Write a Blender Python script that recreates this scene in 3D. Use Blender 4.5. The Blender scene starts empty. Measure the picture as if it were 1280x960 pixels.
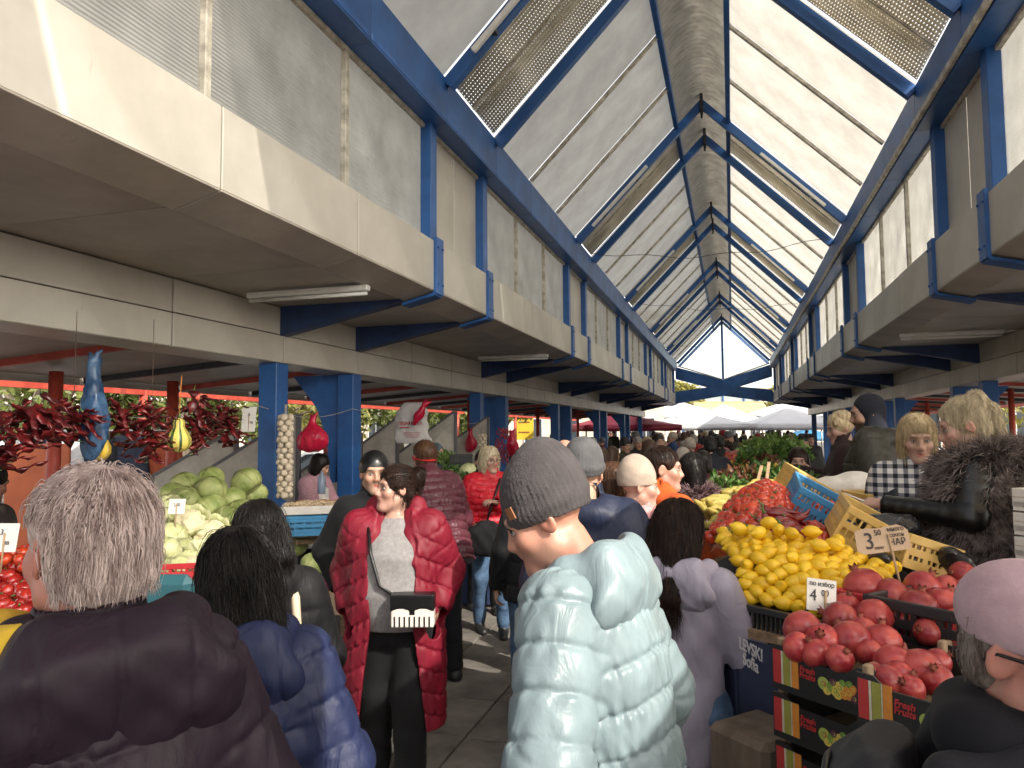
import bpy, math, random
import numpy as np
from mathutils import Vector, Matrix

R = math.radians
scene = bpy.context.scene
COL = scene.collection
rng = np.random.default_rng(11)
random.seed(11)

# ------------------------------------------------------------------ camera
YAW, PIT, ROL, FPX = R(16.5), R(3.69), R(-0.43), 925.4
CAMZ = 1.8
_F = Vector((-math.sin(YAW) * math.cos(PIT), math.cos(YAW) * math.cos(PIT), math.sin(PIT)))
_R = Vector((math.cos(YAW), math.sin(YAW), 0))
_U = _R.cross(_F)
CR = math.cos(ROL) * _R + math.sin(ROL) * _U
CU = -math.sin(ROL) * _R + math.cos(ROL) * _U
cd = bpy.data.cameras.new('camera')
cam = bpy.data.objects.new('camera', cd)
COL.objects.link(cam)
M = Matrix((CR, CU, -_F)).transposed().to_4x4()
M.translation = Vector((0, 0, CAMZ))
cam.matrix_world = M
cd.sensor_width = 36
cd.lens = FPX / 1280 * 36
cd.clip_start = 0.05
cd.clip_end = 1500
scene.camera = cam


def at(px, py, d):
    """world point at distance d along the view axis, in the direction of photo pixel px, py"""
    v = _F + CR * ((px - 640) / FPX) - CU * ((py - 480) / FPX)
    return Vector((0, 0, CAMZ)) + v * d


def atz(px, py, z):
    v = _F + CR * ((px - 640) / FPX) - CU * ((py - 480) / FPX)
    return Vector((0, 0, CAMZ)) + v * ((z - CAMZ) / v.z)


def atx(px, py, x):
    v = _F + CR * ((px - 640) / FPX) - CU * ((py - 480) / FPX)
    return Vector((0, 0, CAMZ)) + v * (x / v.x)


# ------------------------------------------------------------------ light
SUN_EL, SUN_AZ = R(37), R(121)          # azimuth clockwise from +Y
world = bpy.data.worlds.new('World')
scene.world = world
world.use_nodes = True
nt = world.node_tree
bg = nt.nodes['Background']
sky = nt.nodes.new('ShaderNodeTexSky')
sky.sky_type = 'NISHITA'
sky.sun_disc = False
sky.sun_elevation = SUN_EL
sky.sun_rotation = SUN_AZ
sky.air_density = 1.0
sky.dust_density = 2.2
sky.ozone_density = 0.5
# a milky autumn sky: the blue thinned by high cloud
hsv = nt.nodes.new('ShaderNodeHueSaturation')
hsv.inputs['Saturation'].default_value = 0.27
tint = nt.nodes.new('ShaderNodeMix')
tint.data_type = 'RGBA'
tint.blend_type = 'MULTIPLY'
tint.inputs[0].default_value = 1
tint.inputs[7].default_value = (1.05, 1.0, 0.93, 1)
nt.links.new(sky.outputs[0], hsv.inputs['Color'])
nt.links.new(hsv.outputs[0], tint.inputs[6])
nt.links.new(tint.outputs[2], bg.inputs[0])
bg.inputs[1].default_value = 0.15
sd = bpy.data.lights.new('sun', 'SUN')
sd.energy = 2.0
sd.angle = R(0.5)
sd.color = (1.0, 0.93, 0.82)
sun = bpy.data.objects.new('sun', sd)
COL.objects.link(sun)
SDIR = Vector((math.sin(SUN_AZ) * math.cos(SUN_EL), math.cos(SUN_AZ) * math.cos(SUN_EL), math.sin(SUN_EL)))
sun.rotation_euler = SDIR.to_track_quat('Z', 'Y').to_euler()
scene.view_settings.view_transform = 'Standard'
scene.view_settings.look = 'None'
scene.view_settings.exposure = 1.66
scene.view_settings.gamma = 1
scene.cycles.max_bounces = 9
scene.cycles.diffuse_bounces = 5
scene.cycles.transmission_bounces = 6
scene.cycles.transparent_max_bounces = 8

# ------------------------------------------------------------------ materials
MATS = {}


def hexc(h):
    h = h.lstrip('#')
    c = [int(h[i:i + 2], 16) / 255 for i in (0, 2, 4)]
    return tuple(x / 12.92 if x <= 0.04045 else ((x + 0.055) / 1.055) ** 2.4 for x in c)


def mat(name, c, rough=0.6, var=0.12, vscale=3.0, bump=0.0, bscale=60.0, metal=0.0, spec=0.5,
        c2=None, sheen=0.0, trans=0.0, attr=False, objcol=False, bdist=0.004, coat=0.0, stretch=None, sss=0.0, orand=0.0, wear=None, clear=0.0, distort=0.0):
    """principled material with mottled colour; trans mixes a translucent lobe, attr multiplies the vertex colour"""
    if name in MATS:
        return MATS[name]
    m = bpy.data.materials.new(name)
    m.use_nodes = True
    t = m.node_tree
    N, L = t.nodes, t.links
    b = N['Principled BSDF']
    b.inputs['Roughness'].default_value = rough
    b.inputs['Metallic'].default_value = metal
    b.inputs['Specular IOR Level'].default_value = spec
    if sheen:
        b.inputs['Sheen Weight'].default_value = sheen
    if coat:
        b.inputs['Coat Weight'].default_value = coat
        b.inputs['Coat Roughness'].default_value = 0.15
    if sss:
        b.inputs['Subsurface Weight'].default_value = sss
        b.inputs['Subsurface Radius'].default_value = (0.012, 0.005, 0.003)
        b.inputs['Subsurface Scale'].default_value = 1.0
    tc = N.new('ShaderNodeTexCoord')
    vec = tc.outputs['Object']
    if stretch:
        mp = N.new('ShaderNodeMapping')
        mp.inputs['Scale'].default_value = stretch
        L.new(vec, mp.inputs['Vector'])
        vec = mp.outputs['Vector']
    no = N.new('ShaderNodeTexNoise')
    no.inputs['Scale'].default_value = vscale
    no.inputs['Detail'].default_value = 5
    no.inputs['Roughness'].default_value = 0.62
    L.new(vec, no.inputs['Vector'])
    rp = N.new('ShaderNodeValToRGB')
    a = tuple(x * (1 - var) for x in c)
    z = c2 if c2 else tuple(min(1, x * (1 + var)) for x in c)
    rp.color_ramp.elements[0].position = 0.36
    rp.color_ramp.elements[1].position = 0.66
    rp.color_ramp.elements[0].color = (*a, 1)
    rp.color_ramp.elements[1].color = (*z, 1)
    L.new(no.outputs['Fac'], rp.inputs['Fac'])
    out = rp.outputs['Color']

    def mul(o, src):
        mx = N.new('ShaderNodeMix')
        mx.data_type = 'RGBA'
        mx.blend_type = 'MULTIPLY'
        mx.inputs[0].default_value = 1
        L.new(o, mx.inputs[6])
        L.new(src, mx.inputs[7])
        return mx.outputs[2]
    if attr:
        at_ = N.new('ShaderNodeAttribute')
        at_.attribute_name = 'Col'
        out = mul(out, at_.outputs['Color'])
    if objcol:
        oi = N.new('ShaderNodeObjectInfo')
        out = mul(out, oi.outputs['Color'])
    if orand:
        oi = N.new('ShaderNodeObjectInfo')
        mr = N.new('ShaderNodeMapRange')
        mr.inputs['To Min'].default_value = 1 - orand
        mr.inputs['To Max'].default_value = 1 + orand * .6
        L.new(oi.outputs['Random'], mr.inputs['Value'])
        out = mul(out, mr.outputs[0])
    if wear:
        # (colour, scale, amount, stretch): chips, grime or streaks with a shape of their own
        mp2 = N.new('ShaderNodeMapping')
        mp2.inputs['Scale'].default_value = wear[3]
        L.new(tc.outputs['Object'], mp2.inputs['Vector'])
        wn = N.new('ShaderNodeTexNoise')
        wn.inputs['Scale'].default_value = wear[1]
        wn.inputs['Detail'].default_value = 7
        wn.inputs['Roughness'].default_value = .7
        L.new(mp2.outputs[0], wn.inputs['Vector'])
        wr_ = N.new('ShaderNodeValToRGB')
        wr_.color_ramp.elements[0].position = 1 - wear[2]
        wr_.color_ramp.elements[1].position = min(1, 1 - wear[2] + .09)
        L.new(wn.outputs['Fac'], wr_.inputs['Fac'])
        mx = N.new('ShaderNodeMix')
        mx.data_type = 'RGBA'
        L.new(wr_.outputs['Color'], mx.inputs[0])
        L.new(out, mx.inputs[6])
        mx.inputs[7].default_value = (*wear[0], 1)
        out = mx.outputs[2]
    L.new(out, b.inputs['Base Color'])
    if bump:
        nb = N.new('ShaderNodeTexNoise')
        nb.inputs['Scale'].default_value = bscale
        nb.inputs['Detail'].default_value = 4
        nb.inputs['Distortion'].default_value = distort
        L.new(vec, nb.inputs['Vector'])
        bp = N.new('ShaderNodeBump')
        bp.inputs['Strength'].default_value = bump
        bp.inputs['Distance'].default_value = bdist
        L.new(nb.outputs['Fac'], bp.inputs['Height'])
        L.new(bp.outputs['Normal'], b.inputs['Normal'])
    if trans:
        tr = N.new('ShaderNodeBsdfTranslucent')
        L.new(out, tr.inputs['Color'])
        ms = N.new('ShaderNodeMixShader')
        ms.inputs[0].default_value = trans
        L.new(b.outputs[0], ms.inputs[1])
        L.new(tr.outputs[0], ms.inputs[2])
        fin = ms.outputs[0]
        if clear:
            tp = N.new('ShaderNodeBsdfTransparent')
            m2 = N.new('ShaderNodeMixShader')
            m2.inputs[0].default_value = clear
            L.new(fin, m2.inputs[1])
            L.new(tp.outputs[0], m2.inputs[2])
            fin = m2.outputs[0]
        L.new(fin, N['Material Output'].inputs['Surface'])
    MATS[name] = m
    return m


def wave_bump(m, scale, axis, strength=0.5, dist=0.004):
    """fine ribs as relief on a material made by mat()"""
    t = m.node_tree
    N, L = t.nodes, t.links
    b = N['Principled BSDF']
    tc = N.new('ShaderNodeTexCoord')
    w = N.new('ShaderNodeTexWave')
    w.wave_type = 'BANDS'
    w.bands_direction = axis
    w.inputs['Scale'].default_value = scale
    L.new(tc.outputs['Object'], w.inputs['Vector'])
    bp = N.new('ShaderNodeBump')
    bp.inputs['Strength'].default_value = strength
    bp.inputs['Distance'].default_value = dist
    L.new(w.outputs['Fac'], bp.inputs['Height'])
    old = b.inputs['Normal'].links
    if old:
        L.new(old[0].from_socket, bp.inputs['Normal'])
    L.new(bp.outputs['Normal'], b.inputs['Normal'])
    return m


# ------------------------------------------------------------------ mesh building
class MB:
    """collects faces; build() links them as one mesh object"""

    def __init__(s):
        s.v, s.f, s.m, s.sm = [], [], [], []

    def add(s, vs, fs, mi=0, smooth=False):
        o = len(s.v)
        s.v += [tuple(q) for q in vs]
        s.f += [tuple(i + o for i in f) for f in fs]
        s.m += [mi] * len(fs)
        s.sm += [smooth] * len(fs)
        return s

    def box(s, c, d, rot=None, mi=0, bev=0.0):
        x, y, z = d[0] / 2, d[1] / 2, d[2] / 2
        c = Vector(c)
        if bev <= 0:
            p = [Vector(q) for q in ((-x, -y, -z), (x, -y, -z), (x, y, -z), (-x, y, -z), (-x, -y, z), (x, -y, z), (x, y, z), (-x, y, z))]
            f = [(0, 3, 2, 1), (4, 5, 6, 7), (0, 1, 5, 4), (1, 2, 6, 5), (2, 3, 7, 6), (3, 0, 4, 7)]
        else:
            b = min(bev, x * .9, y * .9, z * .9)
            p, ix = [], {}
            for sx in (-1, 1):
                for sy in (-1, 1):
                    for sz in (-1, 1):
                        for ax in range(3):
                            q = [sx * (x - b), sy * (y - b), sz * (z - b)]
                            q[ax] += (sx, sy, sz)[ax] * b
                            ix[(sx, sy, sz, ax)] = len(p)
                            p.append(Vector(q))
            f = []
            for ax in range(3):
                o1, o2 = (ax + 1) % 3, (ax + 2) % 3
                for sg in (-1, 1):
                    def k(a, b_, axx=ax):
                        t = [0, 0, 0]
                        t[ax], t[o1], t[o2] = sg, a, b_
                        return ix[(*t, axx)]
                    q = [k(-1, -1), k(1, -1), k(1, 1), k(-1, 1)]
                    f.append(tuple(q if sg > 0 else q[::-1]))
                for a in (-1, 1):
                    for b_ in (-1, 1):
                        def k2(sg, axx):
                            t = [0, 0, 0]
                            t[ax], t[o1], t[o2] = sg, a, b_
                            return ix[(*t, axx)]
                        q = [k2(-1, o1), k2(1, o1), k2(1, o2), k2(-1, o2)]
                        f.append(tuple(q[::-1] if a * b_ > 0 else q))
            for sx in (-1, 1):
                for sy in (-1, 1):
                    for sz in (-1, 1):
                        q = [ix[(sx, sy, sz, 0)], ix[(sx, sy, sz, 1)], ix[(sx, sy, sz, 2)]]
                        f.append(tuple(q if sx * sy * sz > 0 else q[::-1]))
        if rot is not None:
            p = [rot @ q for q in p]
        return s.add([q + c for q in p], f, mi)

    def beam(s, p0, p1, w, h, up=(0, 0, 1), mi=0, bev=0.0):
        p0, p1 = Vector(p0), Vector(p1)
        y = (p1 - p0)
        l = y.length
        y.normalize()
        u = Vector(up)
        x = y.cross(u).normalized()
        z = x.cross(y)
        return s.box((p0 + p1) / 2, (w, l, h), Matrix((x, y, z)).transposed(), mi, bev)

    def tube(s, pts, r, n=8, mi=0, cap=True, smooth=True):
        pts = [Vector(p) for p in pts]
        rs = r if isinstance(r, (list, tuple)) else [r] * len(pts)
        vs, fs = [], []
        ref = Vector((0.31, 0.17, 0.93)).normalized()
        for i, p in enumerate(pts):
            d = (pts[min(i + 1, len(pts) - 1)] - pts[max(i - 1, 0)])
            d = d.normalized() if d.length > 1e-9 else Vector((0, 0, 1))
            x = d.cross(ref)
            if x.length < 1e-3:
                x = d.cross(Vector((1, 0, 0)))
            x.normalize()
            y = d.cross(x)
            for k in range(n):
                a = 2 * math.pi * k / n
                vs.append(p + (x * math.cos(a) + y * math.sin(a)) * rs[i])
        for i in range(len(pts) - 1):
            for k in range(n):
                a, b = i * n + k, i * n + (k + 1) % n
                fs.append((a, b, b + n, a + n))
        if cap:
            fs.append(tuple(range(n))[::-1])
            fs.append(tuple(range((len(pts) - 1) * n, len(pts) * n)))
        return s.add(vs, fs, mi, smooth)

    def lathe(s, prof, n=16, c=(0, 0, 0), rot=None, mi=0, lobes=None, smooth=True):
        """prof: (radius, z) list; lobes(angle, t) scales the radius"""
        vs, fs = [], []
        c = Vector(c)
        for i, (r, z) in enumerate(prof):
            for k in range(n):
                a = 2 * math.pi * k / n
                q = r * (lobes(a, i / (len(prof) - 1)) if lobes else 1)
                p = Vector((q * math.cos(a), q * math.sin(a), z))
                vs.append((rot @ p if rot is not None else p) + c)
        for i in range(len(prof) - 1):
            for k in range(n):
                a, b = i * n + k, i * n + (k + 1) % n
                fs.append((a, b, b + n, a + n))
        fs.append(tuple(range(n))[::-1])
        fs.append(tuple(range((len(prof) - 1) * n, len(prof) * n)))
        return s.add(vs, fs, mi, smooth)

    def prism(s, poly, h, frame=None, mi=0):
        """poly: 2-D outline, extruded by h along local z; frame: 4x4 matrix"""
        n = len(poly)
        vs = [Vector((x, y, 0)) for x, y in poly] + [Vector((x, y, h)) for x, y in poly]
        if frame is not None:
            vs = [frame @ q for q in vs]
        fs = [tuple(range(n))[::-1], tuple(range(n, 2 * n))] + [(i, (i + 1) % n, (i + 1) % n + n, i + n) for i in range(n)]
        return s.add(vs, fs, mi)

    def grid(s, fn, nu, nv, mi=0, smooth=True):
        vs = [fn(i / nu, j / nv) for i in range(nu + 1) for j in range(nv + 1)]
        fs = [(i * (nv + 1) + j, (i + 1) * (nv + 1) + j, (i + 1) * (nv + 1) + j + 1, i * (nv + 1) + j + 1) for i in range(nu) for j in range(nv)]
        return s.add(vs, fs, mi, smooth)

    def sheet(s, fn, nu, nv, th, mi=0, smooth=True):
        """grid with thickness th (offset along the mean normal side)"""
        a = [Vector(fn(i / nu, j / nv)) for i in range(nu + 1) for j in range(nv + 1)]
        w = nv + 1
        nrm = []
        for i in range(nu + 1):
            for j in range(w):
                du = a[min(i + 1, nu) * w + j] - a[max(i - 1, 0) * w + j]
                dv = a[i * w + min(j + 1, nv)] - a[i * w + max(j - 1, 0)]
                q = du.cross(dv)
                nrm.append(q.normalized() if q.length > 1e-12 else Vector((0, 0, 1)))
        b = [p + q * th for p, q in zip(a, nrm)]
        o = len(a)
        fs = []
        for i in range(nu):
            for j in range(nv):
                q = (i * w + j, (i + 1) * w + j, (i + 1) * w + j + 1, i * w + j + 1)
                fs.append(q[::-1])
                fs.append(tuple(k + o for k in q))
        for i in range(nu):
            for j in (0, nv):
                p, q = i * w + j, (i + 1) * w + j
                fs.append((p, q, q + o, p + o) if j == 0 else (q, p, p + o, q + o))
        for j in range(nv):
            for i in (0, nu):
                p, q = i * w + j, i * w + j + 1
                fs.append((q, p, p + o, q + o) if i == 0 else (p, q, q + o, p + o))
        return s.add(a + b, fs, mi, smooth)

    def build(s, name, mats, parent=None, loc=None):
        me = bpy.data.meshes.new(name)
        me.from_pydata(s.v, [], s.f)
        if not isinstance(mats, (list, tuple)):
            mats = [mats]
        for m in mats:
            me.materials.append(m)
        if len(mats) > 1:
            me.polygons.foreach_set('material_index', s.m)
        me.polygons.foreach_set('use_smooth', s.sm)
        me.update()
        o = bpy.data.objects.new(name, me)
        COL.objects.link(o)
        if parent is not None:
            o.parent = parent
        if loc is not None:
            o.location = loc
        return o


def tag(o, label=None, cat=None, group=None, kind=None):
    if label:
        o['label'] = label
    if cat:
        o['category'] = cat
    if group:
        o['group'] = group
    if kind:
        o['kind'] = kind
    return o


def thing(name, label, cat, loc=(0, 0, 0), rz=0.0, group=None):
    o = bpy.data.objects.new(name, None)
    o.empty_display_size = 0.1
    COL.objects.link(o)
    o.location = loc
    o.rotation_euler = (0, 0, rz)
    return tag(o, label, cat, group)


def inst(name, me, parent=None, loc=(0, 0, 0), rot=(0, 0, 0), sc=None, color=None):
    o = bpy.data.objects.new(name, me)
    COL.objects.link(o)
    o.parent = parent
    o.location = loc
    o.rotation_euler = rot
    if sc is not None:
        o.scale = sc if isinstance(sc, (list, tuple)) else (sc,) * 3
    if color:
        o.color = (*color, 1)
    return o


def kids(o):
    return [c for c in bpy.data.objects if c.parent == o]


def copy_tree(o, parent=None, ch=None):
    if ch is None:
        ch = {}
        for c in bpy.data.objects:
            if c.parent is not None:
                ch.setdefault(c.parent.name, []).append(c)
    c = o.copy()
    COL.objects.link(c)
    if parent is not None:
        c.parent = parent
    for k in ch.get(o.name, []):
        copy_tree(k, c, ch)
    return c


def lettering(txt, size, mt, parent, loc, rot, name='lettering', ext=0.0008, ax='CENTER', shear=0.0, bold=0.0, spacing=1.0, sx=1.0):
    cu = bpy.data.curves.new(name, 'FONT')
    cu.body = txt
    cu.size = size
    cu.extrude = ext
    cu.align_x = ax
    cu.align_y = 'CENTER'
    cu.shear = shear
    cu.offset = bold
    cu.space_character = spacing
    tmp = bpy.data.objects.new(name, cu)
    COL.objects.link(tmp)
    dg = bpy.context.evaluated_depsgraph_get()
    me = bpy.data.meshes.new_from_object(tmp.evaluated_get(dg))
    bpy.data.objects.remove(tmp)
    bpy.data.curves.remove(cu)
    me.materials.clear()
    me.materials.append(mt)
    o = bpy.data.objects.new(name, me)
    COL.objects.link(o)
    o.parent = parent
    o.location = loc
    o.rotation_euler = rot
    o.scale = (sx, 1, 1)
    return o


def face_rot(x, n):
    """matrix whose local x runs along x and whose local z looks along n"""
    n = Vector(n).normalized()
    x = Vector(x)
    x = (x - n * x.dot(n)).normalized()
    return Matrix((x, n.cross(x), n)).transposed()


# ------------------------------------------------------------------ signed distance modelling (organic shapes)
def axis_pts(lo, hi, step, fine=()):
    """coordinates with finer spacing in the given (a, b, step) ranges"""
    pts = [lo]
    while pts[-1] < hi:
        x = pts[-1]
        st = step
        for a, b, f in fine:
            if a - st < x < b:
                st = min(st, f if a <= x else max(f, (a - x) * .8))
        pts.append(x + st)
    return np.array(pts, dtype=np.float32)


class Field:
    def __init__(s, lo, hi, step, fine=((), (), ())):
        s.ax = [axis_pts(lo[i], hi[i], step, fine[i]) for i in range(3)]
        s.D = np.full([len(a) for a in s.ax], 1.0, dtype=np.float32)

    def put(s, fn, lo, hi, k=0.02, op='u', mar=None):
        mar = (k + 0.02) if mar is None else mar
        sl = []
        for i in range(3):
            a = max(0, int(np.searchsorted(s.ax[i], lo[i] - mar)) - 1)
            b = min(len(s.ax[i]), int(np.searchsorted(s.ax[i], hi[i] + mar)) + 1)
            if b - a < 2:
                return s
            sl.append(slice(a, b))
        X = s.ax[0][sl[0]][:, None, None]
        Y = s.ax[1][sl[1]][None, :, None]
        Z = s.ax[2][sl[2]][None, None, :]
        d = fn(X, Y, Z)
        A = s.D[tuple(sl)]
        if op == 'u':
            h = np.maximum(k - np.abs(A - d), 0)
            s.D[tuple(sl)] = np.minimum(A, d) - h * h / (4 * k)
        else:
            h = np.maximum(k - np.abs(A + d), 0)
            s.D[tuple(sl)] = np.maximum(A, -d) + h * h / (4 * k)
        return s

    def cap(s, a, b, ra, rb=None, k=0.02, op='u', q=None):
        """tapered capsule; q = (spacing, height) puffs along it"""
        rb = ra if rb is None else rb
        a, b = np.array(a, float), np.array(b, float)
        ab = b - a
        L2 = float(ab @ ab) + 1e-12
        Ln = L2 ** .5

        def fn(X, Y, Z):
            t = ((X - a[0]) * ab[0] + (Y - a[1]) * ab[1] + (Z - a[2]) * ab[2]) / L2
            u = t * Ln
            t = np.clip(t, 0, 1)
            d = np.sqrt((X - a[0] - ab[0] * t) ** 2 + (Y - a[1] - ab[1] * t) ** 2 + (Z - a[2] - ab[2] * t) ** 2) - (ra + (rb - ra) * t)
            if q:
                d = d - puff(u + (q[2] if len(q) > 2 else 0), q[0], q[1], X, Y, Z)
            return d
        r = max(ra, rb) + (q[1] if q else 0)
        return s.put(fn, np.minimum(a, b) - r, np.maximum(a, b) + r, k, op)

    def ell(s, c, r, k=0.02, op='u', rot=None, wr=None):
        c = np.array(c, float)
        r = np.array(r, float)
        Mx = np.array(rot) if rot is not None else None

        def fn(X, Y, Z):
            x, y, z = X - c[0], Y - c[1], Z - c[2]
            if Mx is not None:
                x, y, z = (Mx[0][0] * x + Mx[1][0] * y + Mx[2][0] * z, Mx[0][1] * x + Mx[1][1] * y + Mx[2][1] * z, Mx[0][2] * x + Mx[1][2] * y + Mx[2][2] * z)
            k0 = np.sqrt((x / r[0]) ** 2 + (y / r[1]) ** 2 + (z / r[2]) ** 2) + 1e-6
            k1 = np.sqrt((x / r[0] ** 2) ** 2 + (y / r[1] ** 2) ** 2 + (z / r[2] ** 2) ** 2) + 1e-6
            d = k0 * (k0 - 1) / k1
            if wr:
                d = d - wr(x, y, z)
            return d
        m = r if rot is None else np.full(3, r.max())
        return s.put(fn, c - m, c + m, k, op)

    def prof(s, rows, k=0.03, q=None, fr=None, ex=2.3, sc=1.0, shell=0.0, cut=None, op='u', wr=0.0, smooth_cap=True):
        """stack of ellipses (z, half width, half depth, centre y); fr = (pivot, 3x3) leans it; q = (spacing, height, chevron)"""
        rw = np.array(rows, float) * sc
        zz, aa, bb, cc = rw.T

        def fn(X, Y, Z):
            if fr is not None:
                o, m = fr
                x, y, z = X - o[0], Y - o[1], Z - o[2]
                x, y, z = (m[0][0] * x + m[1][0] * y + m[2][0] * z + o[0], m[0][1] * x + m[1][1] * y + m[2][1] * z + o[1], m[0][2] * x + m[1][2] * y + m[2][2] * z + o[2])
            else:
                x, y, z = np.broadcast_arrays(X, Y, Z)
            a = np.interp(z, zz, aa)
            b = np.interp(z, zz, bb)
            c = np.interp(z, zz, cc)
            rr = (np.abs(x / a) ** ex + np.abs((y - c) / b) ** ex) ** (1 / ex)
            d = (rr - 1) * np.minimum(a, b)
            if wr:
                d = d - wr * folds(x, y, z)
            if q:
                d = d - puff(z + q[2] * np.abs(x) + (q[3] if len(q) > 3 else 0), q[0], q[1], x, y, z)
            if shell:
                d = np.maximum(d, -(d + shell))
            d = np.maximum(d, np.maximum(z - zz[-1], zz[0] - z))
            if cut is not None:
                d = np.maximum(d, -cut(x, y, z))
            return d
        m = max(aa.max(), bb.max()) + np.abs(cc).max() + 0.05
        lo, hi = np.array([-m, -m, zz[0]]), np.array([m, m, zz[-1]])
        if fr is not None:
            o, mm = fr
            cs = []
            for x in (lo[0], hi[0]):
                for y in (lo[1], hi[1]):
                    for z in (lo[2], hi[2]):
                        cs.append(np.array(o) + np.array(mm) @ (np.array([x, y, z]) - np.array(o)))
            lo, hi = np.min(cs, 0), np.max(cs, 0)
        return s.put(fn, lo, hi, k, op)

    def sample(s, P):
        """trilinear value of the field at points P (n, 3)"""
        ii, tt = [], []
        for i in range(3):
            a = s.ax[i]
            k = np.clip(np.searchsorted(a, P[:, i]) - 1, 0, len(a) - 2)
            ii.append(k)
            tt.append(np.clip((P[:, i] - a[k]) / (a[k + 1] - a[k]), 0, 1))
        out = 0
        for x in (0, 1):
            for y in (0, 1):
                for z in (0, 1):
                    w = (tt[0] if x else 1 - tt[0]) * (tt[1] if y else 1 - tt[1]) * (tt[2] if z else 1 - tt[2])
                    out = out + w * s.D[ii[0] + x, ii[1] + y, ii[2] + z]
        return out

    def grad(s, P, e=.006):
        g = np.stack([s.sample(P + np.eye(3)[i] * e) - s.sample(P - np.eye(3)[i] * e) for i in range(3)], 1)
        return g / (np.linalg.norm(g, axis=1)[:, None] + 1e-9)

    def mesh(s, smooth=2):
        D, ax = s.D, s.ax
        S = D < 0
        nx, ny, nz = D.shape
        c = np.zeros((nx - 1, ny - 1, nz - 1), np.int8)
        for i in (0, 1):
            for j in (0, 1):
                for k in (0, 1):
                    c += S[i:nx - 1 + i, j:ny - 1 + j, k:nz - 1 + k]
        act = (c > 0) & (c < 8)
        I, J, K = np.nonzero(act)
        n = len(I)
        idx = np.full(act.shape, -1, np.int64)
        idx[I, J, K] = np.arange(n)
        acc = np.zeros((n, 3))
        cnt = np.zeros(n)
        corners = [(i, j, k) for i in (0, 1) for j in (0, 1) for k in (0, 1)]
        for a in corners:
            for t in range(3):
                if a[t] == 0:
                    b = list(a)
                    b[t] = 1
                    da = D[I + a[0], J + a[1], K + a[2]]
                    db = D[I + b[0], J + b[1], K + b[2]]
                    cr = (da < 0) != (db < 0)
                    w = np.where(cr, da / np.where(np.abs(da - db) < 1e-9, 1, da - db), 0)
                    pa = np.stack([ax[0][I + a[0]], ax[1][J + a[1]], ax[2][K + a[2]]], 1)
                    pb = np.stack([ax[0][I + b[0]], ax[1][J + b[1]], ax[2][K + b[2]]], 1)
                    acc += np.where(cr[:, None], pa + (pb - pa) * w[:, None], 0)
                    cnt += cr
        V = acc / cnt[:, None]
        Q = []
        for t in range(3):
            sa = [slice(None)] * 3
            sb = [slice(None)] * 3
            sa[t] = slice(0, -1)
            sb[t] = slice(1, None)
            A, B = S[tuple(sa)], S[tuple(sb)]
            ch = A != B
            i, j, k = np.nonzero(ch)
            p = [i, j, k]
            u, v = (t + 1) % 3, (t + 2) % 3
            ok = (p[u] > 0) & (p[v] > 0) & (p[u] < D.shape[u] - 1) & (p[v] < D.shape[v] - 1)
            p = [q[ok] for q in p]
            fl = A[tuple(p)]

            def cell(du, dv):
                r = [q.copy() for q in p]
                r[u] -= du
                r[v] -= dv
                return idx[tuple(r)]
            q = np.stack([cell(1, 1), cell(0, 1), cell(0, 0), cell(1, 0)], 1)
            q[~fl] = q[~fl][:, ::-1]
            Q.append(q)
        Q = np.concatenate(Q)
        for _ in range(smooth):
            V = relax(V, Q)
        return V, Q


def relax(V, Q, lam=0.5):
    n = len(V)
    e0 = Q.ravel()
    e1 = np.roll(Q, -1, 1).ravel()
    a = np.concatenate([e0, e1])
    b = np.concatenate([e1, e0])
    cnt = np.bincount(a, minlength=n)
    out = np.empty_like(V)
    for t in range(3):
        out[:, t] = np.bincount(a, weights=V[b, t], minlength=n) / np.maximum(cnt, 1)
    return V + (out - V) * lam


_FK = np.random.default_rng(5).normal(size=(7, 3)) * np.array([[9], [13], [17], [24], [31], [42], [55]])


def folds(x, y, z):
    """soft cloth-like creasing, about -1..1"""
    d = 0
    for i, k in enumerate(_FK):
        d = d + np.sin(k[0] * x + k[1] * y + k[2] * z + i * 1.7) * (1.0, .9, .8, .6, .45, .3, .22)[i]
    return d / 2.6


def puff(u, h, amp, x, y, z):
    """quilted rows: rounded puffs of height amp every h, with short creases running out of the seams"""
    w = np.abs(np.sin(np.pi * u / h))
    sd_ = np.abs((u / h + .5) % 1 - .5) * h
    row = np.floor(u / h)
    ang = np.arctan2(y, x)
    cre = np.sin(ang * 19 + row * 2.3 + 3 * np.sin(ang * 5 + row)) * .5 + np.sin(ang * 37 + row * 1.1) * .4
    return amp * (.75 * (1 - np.exp(-(sd_ / .007) ** 2)) + .35 * w + .55 * cre * np.exp(-((sd_ - .012) / .018) ** 2))


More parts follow.
